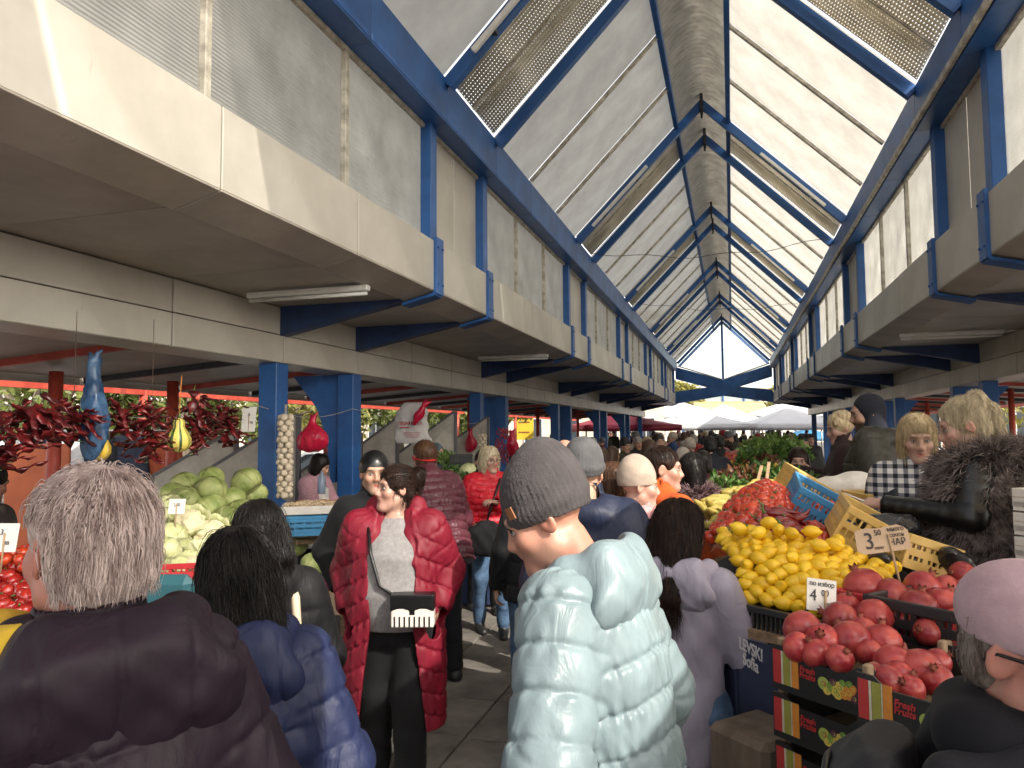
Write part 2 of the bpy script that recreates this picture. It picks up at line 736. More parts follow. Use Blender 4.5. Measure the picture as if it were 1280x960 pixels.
def quad_mesh(name, V, Q, mats, parent=None, col=None, mi=None, loc=None):
    me = bpy.data.meshes.new(name)
    n, m = len(V), len(Q)
    me.vertices.add(n)
    me.vertices.foreach_set('co', np.asarray(V, np.float32).ravel())
    me.loops.add(m * 4)
    me.loops.foreach_set('vertex_index', np.asarray(Q, np.int32).ravel())
    me.polygons.add(m)
    me.polygons.foreach_set('loop_start', np.arange(0, m * 4, 4, dtype=np.int32))
    me.polygons.foreach_set('use_smooth', np.ones(m, bool))
    for t in (mats if isinstance(mats, (list, tuple)) else [mats]):
        me.materials.append(t)
    if mi is not None:
        me.polygons.foreach_set('material_index', np.asarray(mi, np.int32))
    if col is not None:
        a = me.color_attributes.new('Col', 'FLOAT_COLOR', 'POINT')
        a.data.foreach_set('color', np.concatenate([col, np.ones((n, 1))], 1).astype(np.float32).ravel())
    me.update(calc_edges=True)
    me.validate()
    o = bpy.data.objects.new(name, me)
    COL.objects.link(o)
    o.parent = parent
    if loc is not None:
        o.location = loc
    return o


def strand_mesh(paths, w, taper=0.25):
    """paths (n, m, 3) -> three-sided tapering hairs as V, Q"""
    n, m, _ = paths.shape
    d = np.gradient(paths, axis=1)
    d /= np.linalg.norm(d, axis=2, keepdims=True) + 1e-9
    ref = np.array([0.3, 0.5, 0.81])
    x = np.cross(d, ref)
    x /= np.linalg.norm(x, axis=2, keepdims=True) + 1e-9
    y = np.cross(d, x)
    t = np.linspace(0, 1, m)
    ww = (np.asarray(w).reshape(-1, 1) * (1 - (1 - taper) * t ** 2)[None])[..., None]
    ring = [paths + (x * math.cos(a) + y * math.sin(a)) * ww for a in (0, 2.094, 4.189)]
    V = np.stack(ring, 2).reshape(-1, 3)
    base = (np.arange(n)[:, None] * m + np.arange(m - 1)[None]) * 3
    Q = []
    for k in range(3):
        a, b = base + k, base + (k + 1) % 3
        Q.append(np.stack([a, b, b + 3, a + 3], -1).reshape(-1, 4))
    return V, np.concatenate(Q)

# ------------------------------------------------------------------ the market hall
BLUE = mat('blue_paint', (.020, .10, .32), .42, .25, 2.2, .15, 30, c2=(.032, .135, .40), wear=((.12, .105, .085), 13, .33, (1, 1, .35)))
BLUED = mat('blue_paint_worn', (.02, .075, .22), .5, .45, 5, .2, 40, c2=(.05, .13, .30))
CREAM = mat('cream_panel', (.49, .46, .39), .42, .10, 1.3, .06, 12, c2=(.56, .53, .46), orand=.07, wear=((.33, .285, .22), 5, .36, (1, 1, .16)))
CREAMW = mat('cream_trim_weathered', (.45, .41, .33), .6, .35, 9, .3, 50, c2=(.64, .60, .50))
SOFF = mat('soffit_sheet', (.40, .36, .30), .42, .14, 1.8, .06, 9, c2=(.47, .43, .36), orand=.06, wear=((.25, .21, .16), 4, .38, (.3, 1, 1)))
GREYP = mat('grey_canopy_sheet', (.40, .375, .33), .5, .15, 2.5, .1, 20)
REDP = mat('red_paint', (.42, .055, .035), .5, .2, 4, .1, 40, c2=(.52, .085, .05))
DARKM = mat('dark_iron', (.035, .035, .04), .5, .3, 12, .2, 60)
GAP = mat('joint_backing', (.16, .14, .12), .8, .2, 20)  # dark brown core behind the panels, showing in their joints
LAMP = mat('lamp_casing', (.72, .72, .68), .35, .08, 8)
RIDGE = mat('ridge_sheet', (.52, .50, .45), .45, .12, 5, .05, 30, c2=(.62, .60, .55), trans=.4)
POLY = mat('polycarbonate', (.46, .44, .395), .25, .07, 1.8, .0, 20, trans=.72, c2=(.54, .525, .48), clear=.24, orand=.06, wear=((.48, .42, .32), 3.2, .36, (.25, 1, 1)))
wave_bump(POLY, 14, 'X', .25, .004)
POLYW = mat('polycarbonate_wall', (.60, .59, .55), .28, .14, 1.6, .0, 20, trans=.62, c2=(.72, .71, .67), clear=.12, orand=.08)
wave_bump(POLYW, 13, 'Z', .9, .010)


def perforated():
    m = mat('perforated_sheet', (.46, .42, .34), .45, .12, 3, c2=(.54, .50, .41), trans=.5)
    t = m.node_tree
    N, L = t.nodes, t.links
    b = N['Principled BSDF']
    tc = N.new('ShaderNodeTexCoord')
    sp = N.new('ShaderNodeSeparateXYZ')
    L.new(tc.outputs['Object'], sp.inputs[0])

    def mth(op, a, v=None):
        n = N.new('ShaderNodeMath')
        n.operation = op
        for i, q in enumerate((a, v)):
            if q is None:
                continue
            if isinstance(q, (int, float)):
                n.inputs[i].default_value = q
            else:
                L.new(q, n.inputs[i])
        return n.outputs[0]
    sx = mth('SINE', mth('MULTIPLY', sp.outputs['X'], 2 * math.pi / .032))
    sy = mth('SINE', mth('MULTIPLY', sp.outputs['Y'], 2 * math.pi / .032))
    hole = mth('GREATER_THAN', mth('ADD', sx, sy), 1.38)
    tr = N.new('ShaderNodeBsdfTransparent')
    ms = N.new('ShaderNodeMixShader')
    L.new(hole, ms.inputs[0])
    L.new(N['Material Output'].inputs['Surface'].links[0].from_socket, ms.inputs[1])
    L.new(tr.outputs[0], ms.inputs[2])
    L.new(ms.outputs[0], N['Material Output'].inputs['Surface'])
    return m


PERF = perforated()


def glass(name, tint, f=.12):
    m = bpy.data.materials.new(name)
    m.use_nodes = True
    t = m.node_tree
    g = t.nodes.new('ShaderNodeBsdfGlossy')
    g.inputs['Roughness'].default_value = .05
    tr = t.nodes.new('ShaderNodeBsdfTransparent')
    tr.inputs[0].default_value = (*tint, 1)
    ms = t.nodes.new('ShaderNodeMixShader')
    ms.inputs[0].default_value = f
    t.links.new(tr.outputs[0], ms.inputs[1])
    t.links.new(g.outputs[0], ms.inputs[2])
    t.links.new(ms.outputs[0], t.nodes['Material Output'].inputs['Surface'])
    return m


GLASS = glass('clear_glass', (.92, .96, .95))

CX, HF, HC, HE, HS, HW = -.348, 2.21, 3.93, 2.11, .40, 2.32
ZB, ZC, ZF0, ZF1, ZE0, ZE1, ZS, ZA = 2.48, 3.02, 3.09, 3.545, 4.675, 5.075, 6.80, 7.21
SLA = math.atan2(ZS - ZE1, HE - HS)
SLL = math.hypot(ZS - ZE1, HE - HS)
hall = thing('market_hall', 'long blue and cream steel market hall with a glazed pitched roof', 'hall', (CX, 0, 0))


def mesh_of(name, m, mats):
    o = m.build(name, mats)
    me = o.data
    bpy.data.objects.remove(o)
    return me


FRAMES = [6 * k + q for k in range(-1, 7) for q in (.25, 1.75)]
YEND = 36.4
me_panel = mesh_of('fascia_panel', MB().box((0, 0, 0), (.02, 1.488, ZF1 - ZF0), bev=.004), CREAM)
me_return = mesh_of('soffit_return', MB().box((0, 0, 0), (.31, 1.488, .012), bev=.003), SOFF)
me_ceil = mesh_of('ceiling_panel', MB().box((0, 0, 0), (1.74, 1.49, .012)), SOFF)
me_wb = mesh_of('entablature_panel', MB().box((0, 0, 0), (.02, 1.484, .262), bev=.004), CREAM)
me_wu = mesh_of('entablature_soffit', MB().box((0, 0, 0), (.42, 1.49, .012)), CREAM)
me_col = mesh_of('column', MB().box((0, 0, ZB / 2), (.2, .2, ZB), bev=.006), BLUE)
me_br = MB()
me_br.box((0, 0, (ZF0 + ZF1) / 2 - .005), (.03, .17, ZF1 - ZF0 + .07), bev=.004)
me_cb = MB()
me_br2 = {}
me_pv = mesh_of('roof_pane', MB().box((0, 0, 0), (SLL + .12, 1.455, .012)), POLY)
POLYC = mat('sun_patch_polycarbonate', (.60, .585, .55), .2, .05, 2, trans=.7, clear=.66)  # made clearer, out of view, to throw a sun patch on the fascia
me_pvc = mesh_of('roof_pane', MB().box((0, 0, 0), (SLL + .12, 1.455, .012)), POLYC)
rib = MB()
NR = 46
rib.sheet(lambda u, v: ((u - .5) * (SLL - .05), (v - .5) * 1.40, .012 * math.sin(v * NR * math.pi)), 1, NR * 2, .004)
me_perf = mesh_of('perforated_roof_sheet', rib, PERF)
me_mun = mesh_of('roof_glazing_bar', MB().box((0, 0, 0), (SLL - .03, .05, .045), bev=.006), CREAMW)
me_raf = mesh_of('rafter', MB().box((0, 0, 0), (1, .085, .12)), BLUE)
me_post = mesh_of('clerestory_post', MB().box((0, 0, (ZE0 + ZF1 - .1) / 2), (.11, .15, ZE0 - ZF1 + .1), bev=.004), BLUE)
me_cp = mesh_of('clerestory_pane', MB().box((0, 0, (ZE0 + ZF1) / 2), (.012, 1.44, ZE0 - ZF1)), POLYW)
me_ci = mesh_of('infill_panel', MB().box((0, 0, (ZE0 + ZF1) / 2), (.014, .665, ZE0 - ZF1), bev=.003), CREAM)
me_cm = mesh_of('clerestory_mullion', MB().box((0, 0, (ZE0 + ZF1) / 2), (.05, .05, ZE0 - ZF1), bev=.005), CREAMW)
me_eb = mesh_of('eave_beam', MB().box((0, 0, (ZE0 + ZE1) / 2), (.13, 1.494, ZE1 - ZE0), bev=.004), BLUE)
me_ebn = mesh_of('eave_flange', MB().box((0, 0, ZE0 - .012), (.26, 1.497, .022), bev=.003), BLUE)
me_gut = mesh_of('gutter_trim', MB().box((0, 0, 0), (.035, 5.98, .06), bev=.006), CREAMW)
me_pur = mesh_of('ridge_purlin', MB().box((0, 0, 0), (.07, 5.99, .13), bev=.004), BLUE)
cap = MB()
NK = 100
cap.sheet(lambda u, v: ((v - .5) * .94, (u - .5) * 6.0, .34 * math.cos((v - .5) * math.pi) + .010 * math.sin(u * NK * math.pi)), NK * 2, 12, .004)
me_cap = mesh_of('ridge_sheet', cap, RIDGE)
me_fin = mesh_of('ridge_bolt_plate', MB().box((0, 0, 0), (.05, .16, .40), bev=.01).tube([(0, 0, -.28), (0, 0, .26)], .018, 6), DARKM)
brace = MB()
pl = [(0, 0), (.02, -.9), (.05, -1.25), (.11, -1.25), (.16, -.75), (.30, -.38), (.62, 0)]
brace.prism([(x, z) for x, z in pl][::-1], .11, Matrix(((1, 0, 0, 0), (0, 0, 1, -.055), (0, 1, 0, 0), (0, 0, 0, 1))))
me_brace = mesh_of('brace', brace, BLUE)
cbm = MB()
cbm.prism([(0, 0), (0, -.285), (1.30, -.02), (1.30, 0)], .13, Matrix(((1, 0, 0, 0), (0, 0, 1, -.065), (0, 1, 0, 0), (0, 0, 0, 1))))
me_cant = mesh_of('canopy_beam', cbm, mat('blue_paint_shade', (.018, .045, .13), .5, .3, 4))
brk = MB()
brk.box((.0, 0, (ZF0 + ZF1) / 2), (.035, .17, ZF1 - ZF0 + .07), bev=.004)
brk.beam((.0, 0, ZF0 - .035), (.33, 0, ZF0 - .115), .17, .03, bev=.003)
for y in (-.055, .055):
    for z in (ZF0 + .06, ZF1 - .06):
        brk.lathe([(.011, -.003), (.011, .007), (.004, .010)], 6, (-.021, y, z), Matrix.Rotation(-math.pi / 2, 3, 'Y'))
me_brk = mesh_of('bracket', brk, BLUE)
fl = MB()
fl.box((0, 0, 0), (1.15, .07, .05), bev=.008).tube([(-.56, 0, -.045), (.56, 0, -.045)], .016, 8)
me_tube = mesh_of('casing', fl, LAMP)

for s in (-1, 1):
    y_lo = 4.75 if s > 0 else -1.25
    ys = [y for y in np.arange(-1.25, YEND, 1.5) if y >= y_lo - .01]
    for y in ys:
        ym = y + .75
        inst('fascia_panel', me_panel, hall, (s * (HF + .012), ym, (ZF0 + ZF1) / 2 + rng.normal() * .002), (0, rng.normal() * .003, 0))
        inst('soffit_return', me_return, hall, (s * (HF + .155), ym, (ZF0 + 3.012) / 2), (0, s * .245, 0))
        inst('ceiling_panel', me_ceil, hall, (s * 3.36, ym, 3.035))
        for z in (2.618, 2.888):
            inst('entablature_panel', me_wb, hall, (s * (HC - .10), ym, z))
        inst('entablature_soffit', me_wu, hall, (s * (HC + .12), ym, ZB + .01))
    m = MB()
    m.box((s * (HC + .1), (ys[0] + YEND) / 2, 2.76), (.36, YEND - ys[0], .5))
    m.box((s * (HF + .06), (ys[0] + YEND) / 2, 3.3), (.06, YEND - ys[0], .40))
    m.box((s * 3.1, (ys[0] + YEND) / 2, 3.42), (1.7, YEND - ys[0], .06))
    m.build('canopy_core', GAP, hall)
    for y in FRAMES:
        if y < y_lo - 1.6 or y > YEND:
            continue
        if s < 0 or y > 4:
            c = inst('column', me_col, hall, (s * HC, y, 0))
            if abs((y - 1.75) % 6) < .01 or abs((y - 1.75) % 6 - 6) < .01:
                inst('brace', me_brace, c, (s * .10, 0, ZB - .002), (0, 0, 0 if s > 0 else math.pi))
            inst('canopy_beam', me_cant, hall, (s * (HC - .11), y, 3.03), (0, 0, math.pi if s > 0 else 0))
            inst('bracket', me_brk, hall, (s * (HF - .012), y, 0), (0, 0, 0 if s > 0 else math.pi))
            inst('clerestory_post', me_post, hall, (s * (HW - .02), y, 0))
    # clerestory panes and mullions
    for y in np.arange(-1.25, YEND - 1.4, 1.5):
        if y < y_lo - .01:
            continue
        pair = abs((y - .25) % 6) < .01
        if pair:
            for q in (.41, 1.09):
                inst('infill_panel', me_ci, hall, (s * (HW + .02), y + q, 0))
        else:
            inst('clerestory_pane', me_cp, hall, (s * (HW + .03), y + .75, 0))
            for q in (y, y + 1.5):
                if (q - .25) % 6 > .1 and (q - .25) % 6 < 5.9 and abs((q - 1.75) % 6) > .1:
                    if q == y:
                        inst('clerestory_mullion', me_cm, hall, (s * (HW + .01), q, 0))
    m = MB()
    for z in (ZF1 + .02, ZE0 - .035):
        m.box((s * (HW + .005), (ys[0] + YEND) / 2, z), (.045, YEND - ys[0] - .02, .045), bev=.005)
    m.build('clerestory_rail', CREAMW, hall)
    # roof
    y_rf = 1.75
    for y in np.arange(-1.25, YEND - 1.4, 1.5):
        if y >= (y_rf if s > 0 else -1.3) - .01:
            inst('eave_beam', me_eb, hall, (s * (HE + .065), y + .75, 0))
            inst('eave_flange', me_ebn, hall, (s * (HE + .13), y + .75, 0))
        if y < y_rf - .01 and s < 0:
            continue
        th = math.pi + SLA if s > 0 else -SLA
        n = Vector((s * math.sin(SLA), 0, math.cos(SLA)))
        mid = Vector((s * (HE + HS) / 2, y + .75, (ZE1 + ZS) / 2)) + n * .05
        pair = abs((y - .25) % 6) < .01
        if abs(y - .25) < .01:
            inst('roof_pane', me_pvc, hall, mid, (0, th, 0))
        elif pair:
            inst('perforated_roof_sheet', me_perf, hall, mid, (0, th, 0))
            inst('roof_glazing_bar', me_mun, hall, mid - n * .02, (0, th, 0), sc=(1, .5, .6))
        else:
            inst('roof_pane', me_pv, hall, mid, (0, th, 0))
            if abs((y - 1.75) % 6) > .1:
                inst('roof_glazing_bar', me_mun, hall, mid + Vector((0, -.75, 0)) - n * .035, (0, th, 0))
    for y in FRAMES:
        if y < y_rf - .1:
            continue
        a = Vector((s * (HE + .02), y, ZE1 - .03))
        b = Vector((s * .02, y, ZA - .02))
        n = Vector((s * math.sin(SLA), 0, math.cos(SLA)))
        inst('rafter', me_raf, hall, (a + b) / 2 - n * .045, (0, math.pi + math.atan2(b.z - a.z, abs(b.x - a.x)) if s > 0 else -math.atan2(b.z - a.z, abs(b.x - a.x)), 0), sc=((b - a).length, 1, 1))
    for k in range(6):
        y0 = 1.75 + 6 * k - 1.5
        if k == 0 and s > 0:
            pass
        inst('ridge_purlin', me_pur, hall, (s * (HS + .01), y0 + 3 + 1.5, ZS + .02))
        if s > 0:
            inst('gutter_trim', me_gut, hall, (s * (HE - .022), y0 + 4.5, ZE0 + .02))
for k in range(6):
    inst('ridge_sheet', me_cap, hall, (0, 1.75 + 6 * k + 3, 6.97))
for y in FRAMES:
    if y > 1:
        inst('ridge_bolt_plate', me_fin, hall, (0, y - .01, ZA - .02))
# end gable with its bow-tie truss
g = MB()
for s in (-1, 1):
    for poly in ([(0, 4.17), (s * 2.2, 4.86), (s * 2.2, 4.27), (s * .75, 3.84), (0, 3.80)], [(0, 3.797), (s * .75, 3.837), (s * 2.2, 3.66), (s * 2.2, 3.08), (0, 3.42)]):
        if s < 0:
            poly = poly[::-1]
        g.prism(poly, .2, Matrix(((1, 0, 0, 0), (0, 0, 1, YEND - .1), (0, 1, 0, 0), (0, 0, 0, 1))))
g.build('gable_truss', BLUE, hall)
MB().box((0, YEND, 5.68), (.10, .12, 2.98)).build('gable_post', BLUE, hall)
for s in (-1, 1):
    MB().beam((s * .05, YEND - .02, 4.20), (s * 2.1, YEND - .02, 4.90), .14, .05).build('gable_sill', CREAMW, hall)
    MB().prism([(s * .05, 4.2), (s * 2.1, 4.9), (s * 2.1, 5.05), (s * .05, 7.1)][::s], .008, Matrix(((1, 0, 0, 0), (0, 0, 1, YEND + .02), (0, 1, 0, 0), (0, 0, 0, 1)))).build('gable_pane', GLASS, hall)

# strip lamps on the rafters and under the left canopy
GRP = 'white strip lamps along the blue rafters'
for k in range(1, 6):
    for s in (-1, 1):
        y = 6 * k + .25
        far = ('second', 'third', 'fourth', 'fifth', 'last')
        t = thing('strip_lamp', 'white strip lamp on the %s roof slope, on the %s near rafter from the front' % ('left' if s < 0 else 'right', ('first', 'second', 'third', 'fourth', 'fifth')[k - 1]), 'lamp', (0, 0, 0), 0, GRP)
        a = Vector((CX + s * 1.75, y - .13, ZE1 + .36 - .14))
        b = Vector((CX + s * .95, y - .13, ZE1 + 1.17 - .14))
        t.location = (a + b) / 2
        d = (b - a).normalized()
        e = (b - a) / 2 * 1.15
        MB().beam(-e, e, .05, .05, up=(0, -1, 0), bev=.006).build('casing', LAMP, t)
        m = MB()
        for q in (-.6, .6):
            m.box(e * q + Vector((0, .06, .0)), (.05, .08, .05))
        m.build('clip', DARKM if s < 0 else LAMP, t)
p = at(356, 345, 5.2)
t = thing('strip_lamp', 'white strip lamp under the near left canopy ceiling, crossing towards the aisle', 'lamp', (CX - 3.05, 5.42, 2.985), 0, 'lamps under the canopy')
inst('casing', me_tube, t)
t = thing('strip_lamp', 'dim strip lamp under the left canopy past the first two brackets', 'lamp', (CX - 2.95, 11.2, 2.985), 0, 'lamps under the canopy')
inst('casing', me_tube, t)
t = thing('strip_lamp', 'strip lamp under the right canopy beyond the nearest dark beams', 'lamp', (CX + 3.0, 10.4, 2.985), 0, 'lamps under the canopy')
inst('casing', me_tube, t)

for i, (y, z0, z1, lb) in enumerate([(13.2, 5.05, 5.1, 'thin black cable slung across the nave before the third rafters'), (19.5, 5.2, 5.0, 'thin black cable slung across the nave far down'), (31, 5.4, 5.1, 'loose cable before the glazed gable')]):
    a, b = Vector((CX - 2.05, y, z0)), Vector((CX + 2.05, y + .5, z1))
    tag(MB().tube([a * (1 - t) + b * t - Vector((0, 0, .18 * math.sin(t * math.pi) + .03 * math.sin(t * 19))) for t in np.linspace(0, 1, 22)], .006, 5).build('cable', DARKM), lb, 'cable')

# ------------------------------------------------------------------ ground
PAVE = mat('paving_concrete', (.14, .125, .11), .82, .35, 2.2, .35, 70, c2=(.22, .20, .175))
DIRT = mat('paving_joint', (.07, .065, .06), .9, .3, 30)
m = MB()
m.grid(lambda u, v: ((u - .5) * 1600, (v - .5) * 1600, -.012), 8, 8)
tag(m.build('ground', mat('asphalt', (.11, .10, .095), .9, .25, 1.2, .3, 30)), kind='structure')
pav = tag(MB().box((CX, 16.5, -.010), (8.6, 44, .012)).build('pavement', DIRT), kind='structure')
sl = [mesh_of('paving_slab', MB().box((0, 0, 0), (.588, .588, .03), bev=.006), PAVE)]
for i in range(-4, 4):
    for j in range(2, 34):
        inst('paving_slab', sl[0], pav, (CX + .3 + i * .6, j * .6 + .3, .001 + rng.normal() * .0015), (rng.normal() * .003, rng.normal() * .003, rng.integers(4) * math.pi / 2))

# ------------------------------------------------------------------ people
SKIN = mat('skin', (.95, .95, .95), .48, .05, 40, .12, 350, attr=True, bdist=.001, sss=.10)
EYEW = mat('eye_white', (.42, .38, .35), .25, .03)
EYEI = mat('eye_iris', (.05, .035, .02), .15, .2)
SHOEB = mat('shoe_black', (.02, .02, .02), .5, .2, 20)


def fabric(name, c, rough=.85, bump=.35, bscale=420, var=.16, sheen=.03, vs=14, **k):
    return mat('cloth_' + name, c, rough, var, vs, bump, bscale, sheen=sheen, bdist=.002, spec=.25, **k)


def nylon(name, c, rough=.42, **k):
    return mat('nylon_' + name, c, rough, .14, 9, .55, 13, bdist=.014, spec=.32, stretch=(1, 1, .42), distort=1.3, **k)


def hairm(name, c, c2=None):
    return mat('hair_' + name, c, .45, .3, 60, .0, 60, c2=c2, spec=.22, stretch=(1, 1, .15))


def rotz(a):
    return np.array([[math.cos(a), -math.sin(a), 0], [math.sin(a), math.cos(a), 0], [0, 0, 1.]])


def rotx(a):
    return np.array([[1, 0, 0], [0, math.cos(a), -math.sin(a)], [0, math.sin(a), math.cos(a)]])


def roty(a):
    return np.array([[math.cos(a), 0, math.sin(a)], [0, 1, 0], [-math.sin(a), 0, math.cos(a)]])


ARMS = {'down': ((.245, -.03, 1.13), (.255, .05, .87)), 'pocket': ((.30, -.07, 1.13), (.215, .09, .93)),
        'fwd': ((.24, .06, 1.14), (.17, .30, 1.10)), 'hold': ((.26, .0, 1.12), (.06, .24, 1.10)),
        'reach': ((.24, .16, 1.20), (.16, .42, 1.14)), 'phone': ((.25, .12, 1.20), (.11, .10, 1.47))}


class Fig:
    """one person: an Empty at the feet, a continuous body, clothing and hair as its children.
    face / hf: facing of body and head, degrees clockwise from straight away along the line of sight"""

    def __init__(s, label, px, d, H=1.7, face=0, hf=None, hp=0, hr=0, z=0.0, lean=0, side=0, fem=False, tone=(.50, .30, .21),
                 hfwd=0.0, hup=0.0, arms=('down', 'down'), feet=((-.1, .0), (.1, .0)), lod=1, group=None, wide=1.0, loc=None, sit=False, curl=.6):
        p = at(px, 540, d) if loc is None else Vector(loc)
        b = math.degrees(math.atan((px - 640) / FPX))
        if loc is not None and tuple(loc) == (0, 0, 0):
            b = 0
        hf = (hf if hf is not None else face) + b
        face = face + b
        s.rz = YAW - R(face)
        s.t = thing('person', label, 'person', (p.x, p.y, z), s.rz, group)
        s.k = H / 1.72
        s.fem, s.tone, s.lod, s.w = fem, np.array(tone), lod, wide
        s.pel = np.array([0, 0, .93]) * s.k
        s.U = rotx(-R(lean)) @ roty(R(side))
        s.hR = rotz(-R((hf if hf is not None else face) - face)) @ rotx(-R(hp)) @ roty(R(hr))
        s.hs = s.k ** .5 * (.96 if fem else 1.0)
        nb = s.P(0, -.015, 1.455)
        s.hc = nb + (rotx(-R(hp) * .5) @ s.U) @ np.array([0, .022 + hfwd, .145 + hup]) * s.hs
        s.neck = nb
        s.arms = []
        for i, a in enumerate(arms):
            a = ARMS[a] if isinstance(a, str) else a
            sg = (-1, 1)[i]
            s.arms.append([s.P(sg * .165 * s.w, 0, 1.395)] + [s.P(sg * q[0], q[1], q[2]) for q in a])
        s.legs = []
        for i, f in enumerate(feet):
            sg = (-1, 1)[i]
            hip = np.array([sg * .092, 0, .90]) * s.k
            ank = np.array([f[0], f[1], (.085 + (f[2] if len(f) > 2 else 0))]) * s.k
            kn = (hip + ank) / 2 + np.array([0, .05 if not sit else .3, .02 if not sit else .2]) * s.k
            s.legs.append([hip, kn, ank, R(f[3]) if len(f) > 3 else R(sg * 8)])
        s.curl = curl

    def P(s, x, y, z):
        return s.pel + s.U @ (np.array([x, y, z], float) * s.k - s.pel)

    def Hd(s, x, y, z):
        return s.hc + s.hR @ (np.array([x, y, z]) * s.hs)

    def fr(s):
        return (s.pel, s.U)

    # ---- body
    def body(s, fine=.006, hands=True, brow=(.08, .05, .03), beard=None, lips=(.78, .42, .40), makeup=0, blush=.12, eyes=True, open_mouth=0):
        hs = s.hs
        step = .022 if s.lod else .03
        r = .15 * hs
        fx = [(s.hc[0] - r, s.hc[0] + r, fine)]
        fy = [(s.hc[1] - r, s.hc[1] + r * 1.05, fine)]
        fz = [(s.hc[2] - r, s.hc[2] + r, fine)]
        if hands and s.lod:
            hf = max(fine, .0055)
            for a in s.arms:
                d = (a[2] - a[1]) / np.linalg.norm(a[2] - a[1])
                c = a[2] + d * .08 * s.k
                for ax, lst in enumerate((fx, fy, fz)):
                    lst.append((c[ax] - .11, c[ax] + .11, hf))
        al = np.array([s.hc, s.pel] + [q for a in s.arms for q in a] + [q for l in s.legs for q in l[:3]])
        lo, hi = al.min(0) - .25, al.max(0) + .25
        lo[2] = -.02
        F = Field(lo, hi, step, (fx, fy, fz))
        k = s.k
        # trunk and limbs stay inside the clothes
        F.prof([(.84, .15, .10, 0), (.95, .155, .105, 0), (1.1, .125, .085, 0), (1.27, .145, .10, 0), (1.36, .14, .085, -.005), (1.42, .10, .06, -.012), (1.46, .05, .05, -.012)], .05, fr=s.fr(), sc=k)
        for a in s.arms:
            F.cap(a[0], a[1], .042 * k, .034 * k, .04)
            F.cap(a[1], a[2], .034 * k, .026 * k, .03)
        for l in s.legs:
            F.cap(l[0], l[1], .075 * k, .05 * k, .05)
            F.cap(l[1], l[2], .05 * k, .034 * k, .03)
            f = rotz(l[3]) @ np.array([0, .13, -.045]) * k
            F.cap(l[2] - [0, 0, .03], l[2] + f, .035 * k, .028 * k, .03)
        F.cap(s.neck + s.U @ np.array([0, -.01, -.05]), s.Hd(0, -.025, -.07), .060 * k * (.88 if s.fem else 1), .054 * hs * (.88 if s.fem else 1), .03)
        h = s.Hd
        E = lambda c, r_, kk=.02, op='u', rot=None: F.ell(h(*c), np.array(r_) * hs, kk * hs, op, s.hR if rot is None else s.hR @ rot)
        Cp = lambda a, b, ra, rb, kk=.015, op='u': F.cap(h(*a), h(*b), ra * hs, rb * hs, kk * hs, op)
        jw = .9 if s.fem else 1.0
        E((0, -.018, .035), (.074, .094, .082))
        E((0, .032, -.04), (.058 * jw, .062, .075), .04)
        for sg in (-1, 1):
            Cp((sg * .050 * jw, .004, -.058), (sg * .016, .068, -.100), .018, .014, .035)
            E((sg * .042, .060, -.022), (.022, .022, .022), .03)
        Cp((-.012, .078, -.102), (.012, .078, -.102), .014 if s.fem else .017, .014 if s.fem else .017, .03)
        Cp((-.035, .076, .028), (.035, .076, .028), .011 if s.fem else .015, .011 if s.fem else .015, .03)
        for sg in (-1, 1):
            E((sg * .033, .098, .004), (.019, .017, .013), .022, 'd')
        Cp((0, .086, .012), (0, .108, -.026), .007, .0105, .014)
        for sg in (-1, 1):
            E((sg * .0115, .099, -.032), (.0085, .011, .008), .010)
        Cp((0, .090, -.040), (0, .088, -.055), .010, .010, .018)
        Cp((-.019, .082, -.062), (.019, .082, -.062), .0075, .0075, .010)
        Cp((-.016, .083, -.074), (.016, .083, -.074), .008, .008, .010)
        if fine <= .0075:
            Cp((-.022, .094, -.068), (.022, .094, -.068), .0028 + open_mouth, .0028 + open_mouth, .004, 'd')
        for sg in (-1, 1):
            er = rotz(sg * R(22)) @ rotx(R(-12))
            E((sg * .077, -.012, -.004), (.009, .021, .032), .008, 'u', er)
            E((sg * .086, -.008, -.001), (.007, .012, .019), .006, 'd', er)
        for i, a in enumerate(s.arms):
            s.hand(F, a, (-1, 1)[i])
        V, Q = F.mesh(1)
        q = (V - s.hc) @ s.hR / hs
        col = np.tile(s.tone, (len(V), 1))

        def g(c, r_):
            return np.exp(-(((q - np.array(c)) / np.array(r_)) ** 2).sum(1))[:, None]
        sym = lambda c, r_: g(c, r_) + g((-c[0], c[1], c[2]), r_)

        def blend(m, c):
            nonlocal col
            m = np.clip(m, 0, 1)
            col = col * (1 - m) + np.array(c) * m
        red = s.tone * np.array([1.10, .72, .68])
        blend(sym((.045, .06, -.028), (.025, .05, .022)) * (blush * 3), red)
        blend(g((0, .112, -.028), (.016, .02, .014)) * .5, red)
        blend(sym((.08, -.012, -.004), (.02, .03, .04)) * .5, red)
        if beard:
            m = (q[:, 2:3] < -.02) * (q[:, 1:2] > -.01) * np.clip((-.038 - q[:, 2:3]) * 45, 0, 1) * (q[:, 2:3] > -.14)
            ms = g((0, .09, -.048), (.028, .03, .010))
            blend(np.clip(m + ms, 0, 1) * beard[3], beard[:3])
        lipc = s.tone * np.array(lips) * 1.25 if max(lips) <= 1 else np.array(lips)
        blend(g((0, .092, -.0625), (.021, .03, .0055)) * 1.1 + g((0, .09, -.0745), (.018, .03, .006)) * 1.1, lipc)
        blend(sym((.035, .09, .028), (.021, .04, .0052)) * 1.25, brow)
        blend(sym((.033, .09, .004), (.020, .03, .011)) * .55, s.tone * .62)
        if makeup:
            blend(sym((.033, .09, .006), (.020, .03, .008)) * makeup, (.05, .03, .03))
        col = col * (1 + .10 * folds(q[:, 0] * 3, q[:, 1] * 3, q[:, 2] * 3)[:, None] * np.array([.6, 1, 1]))
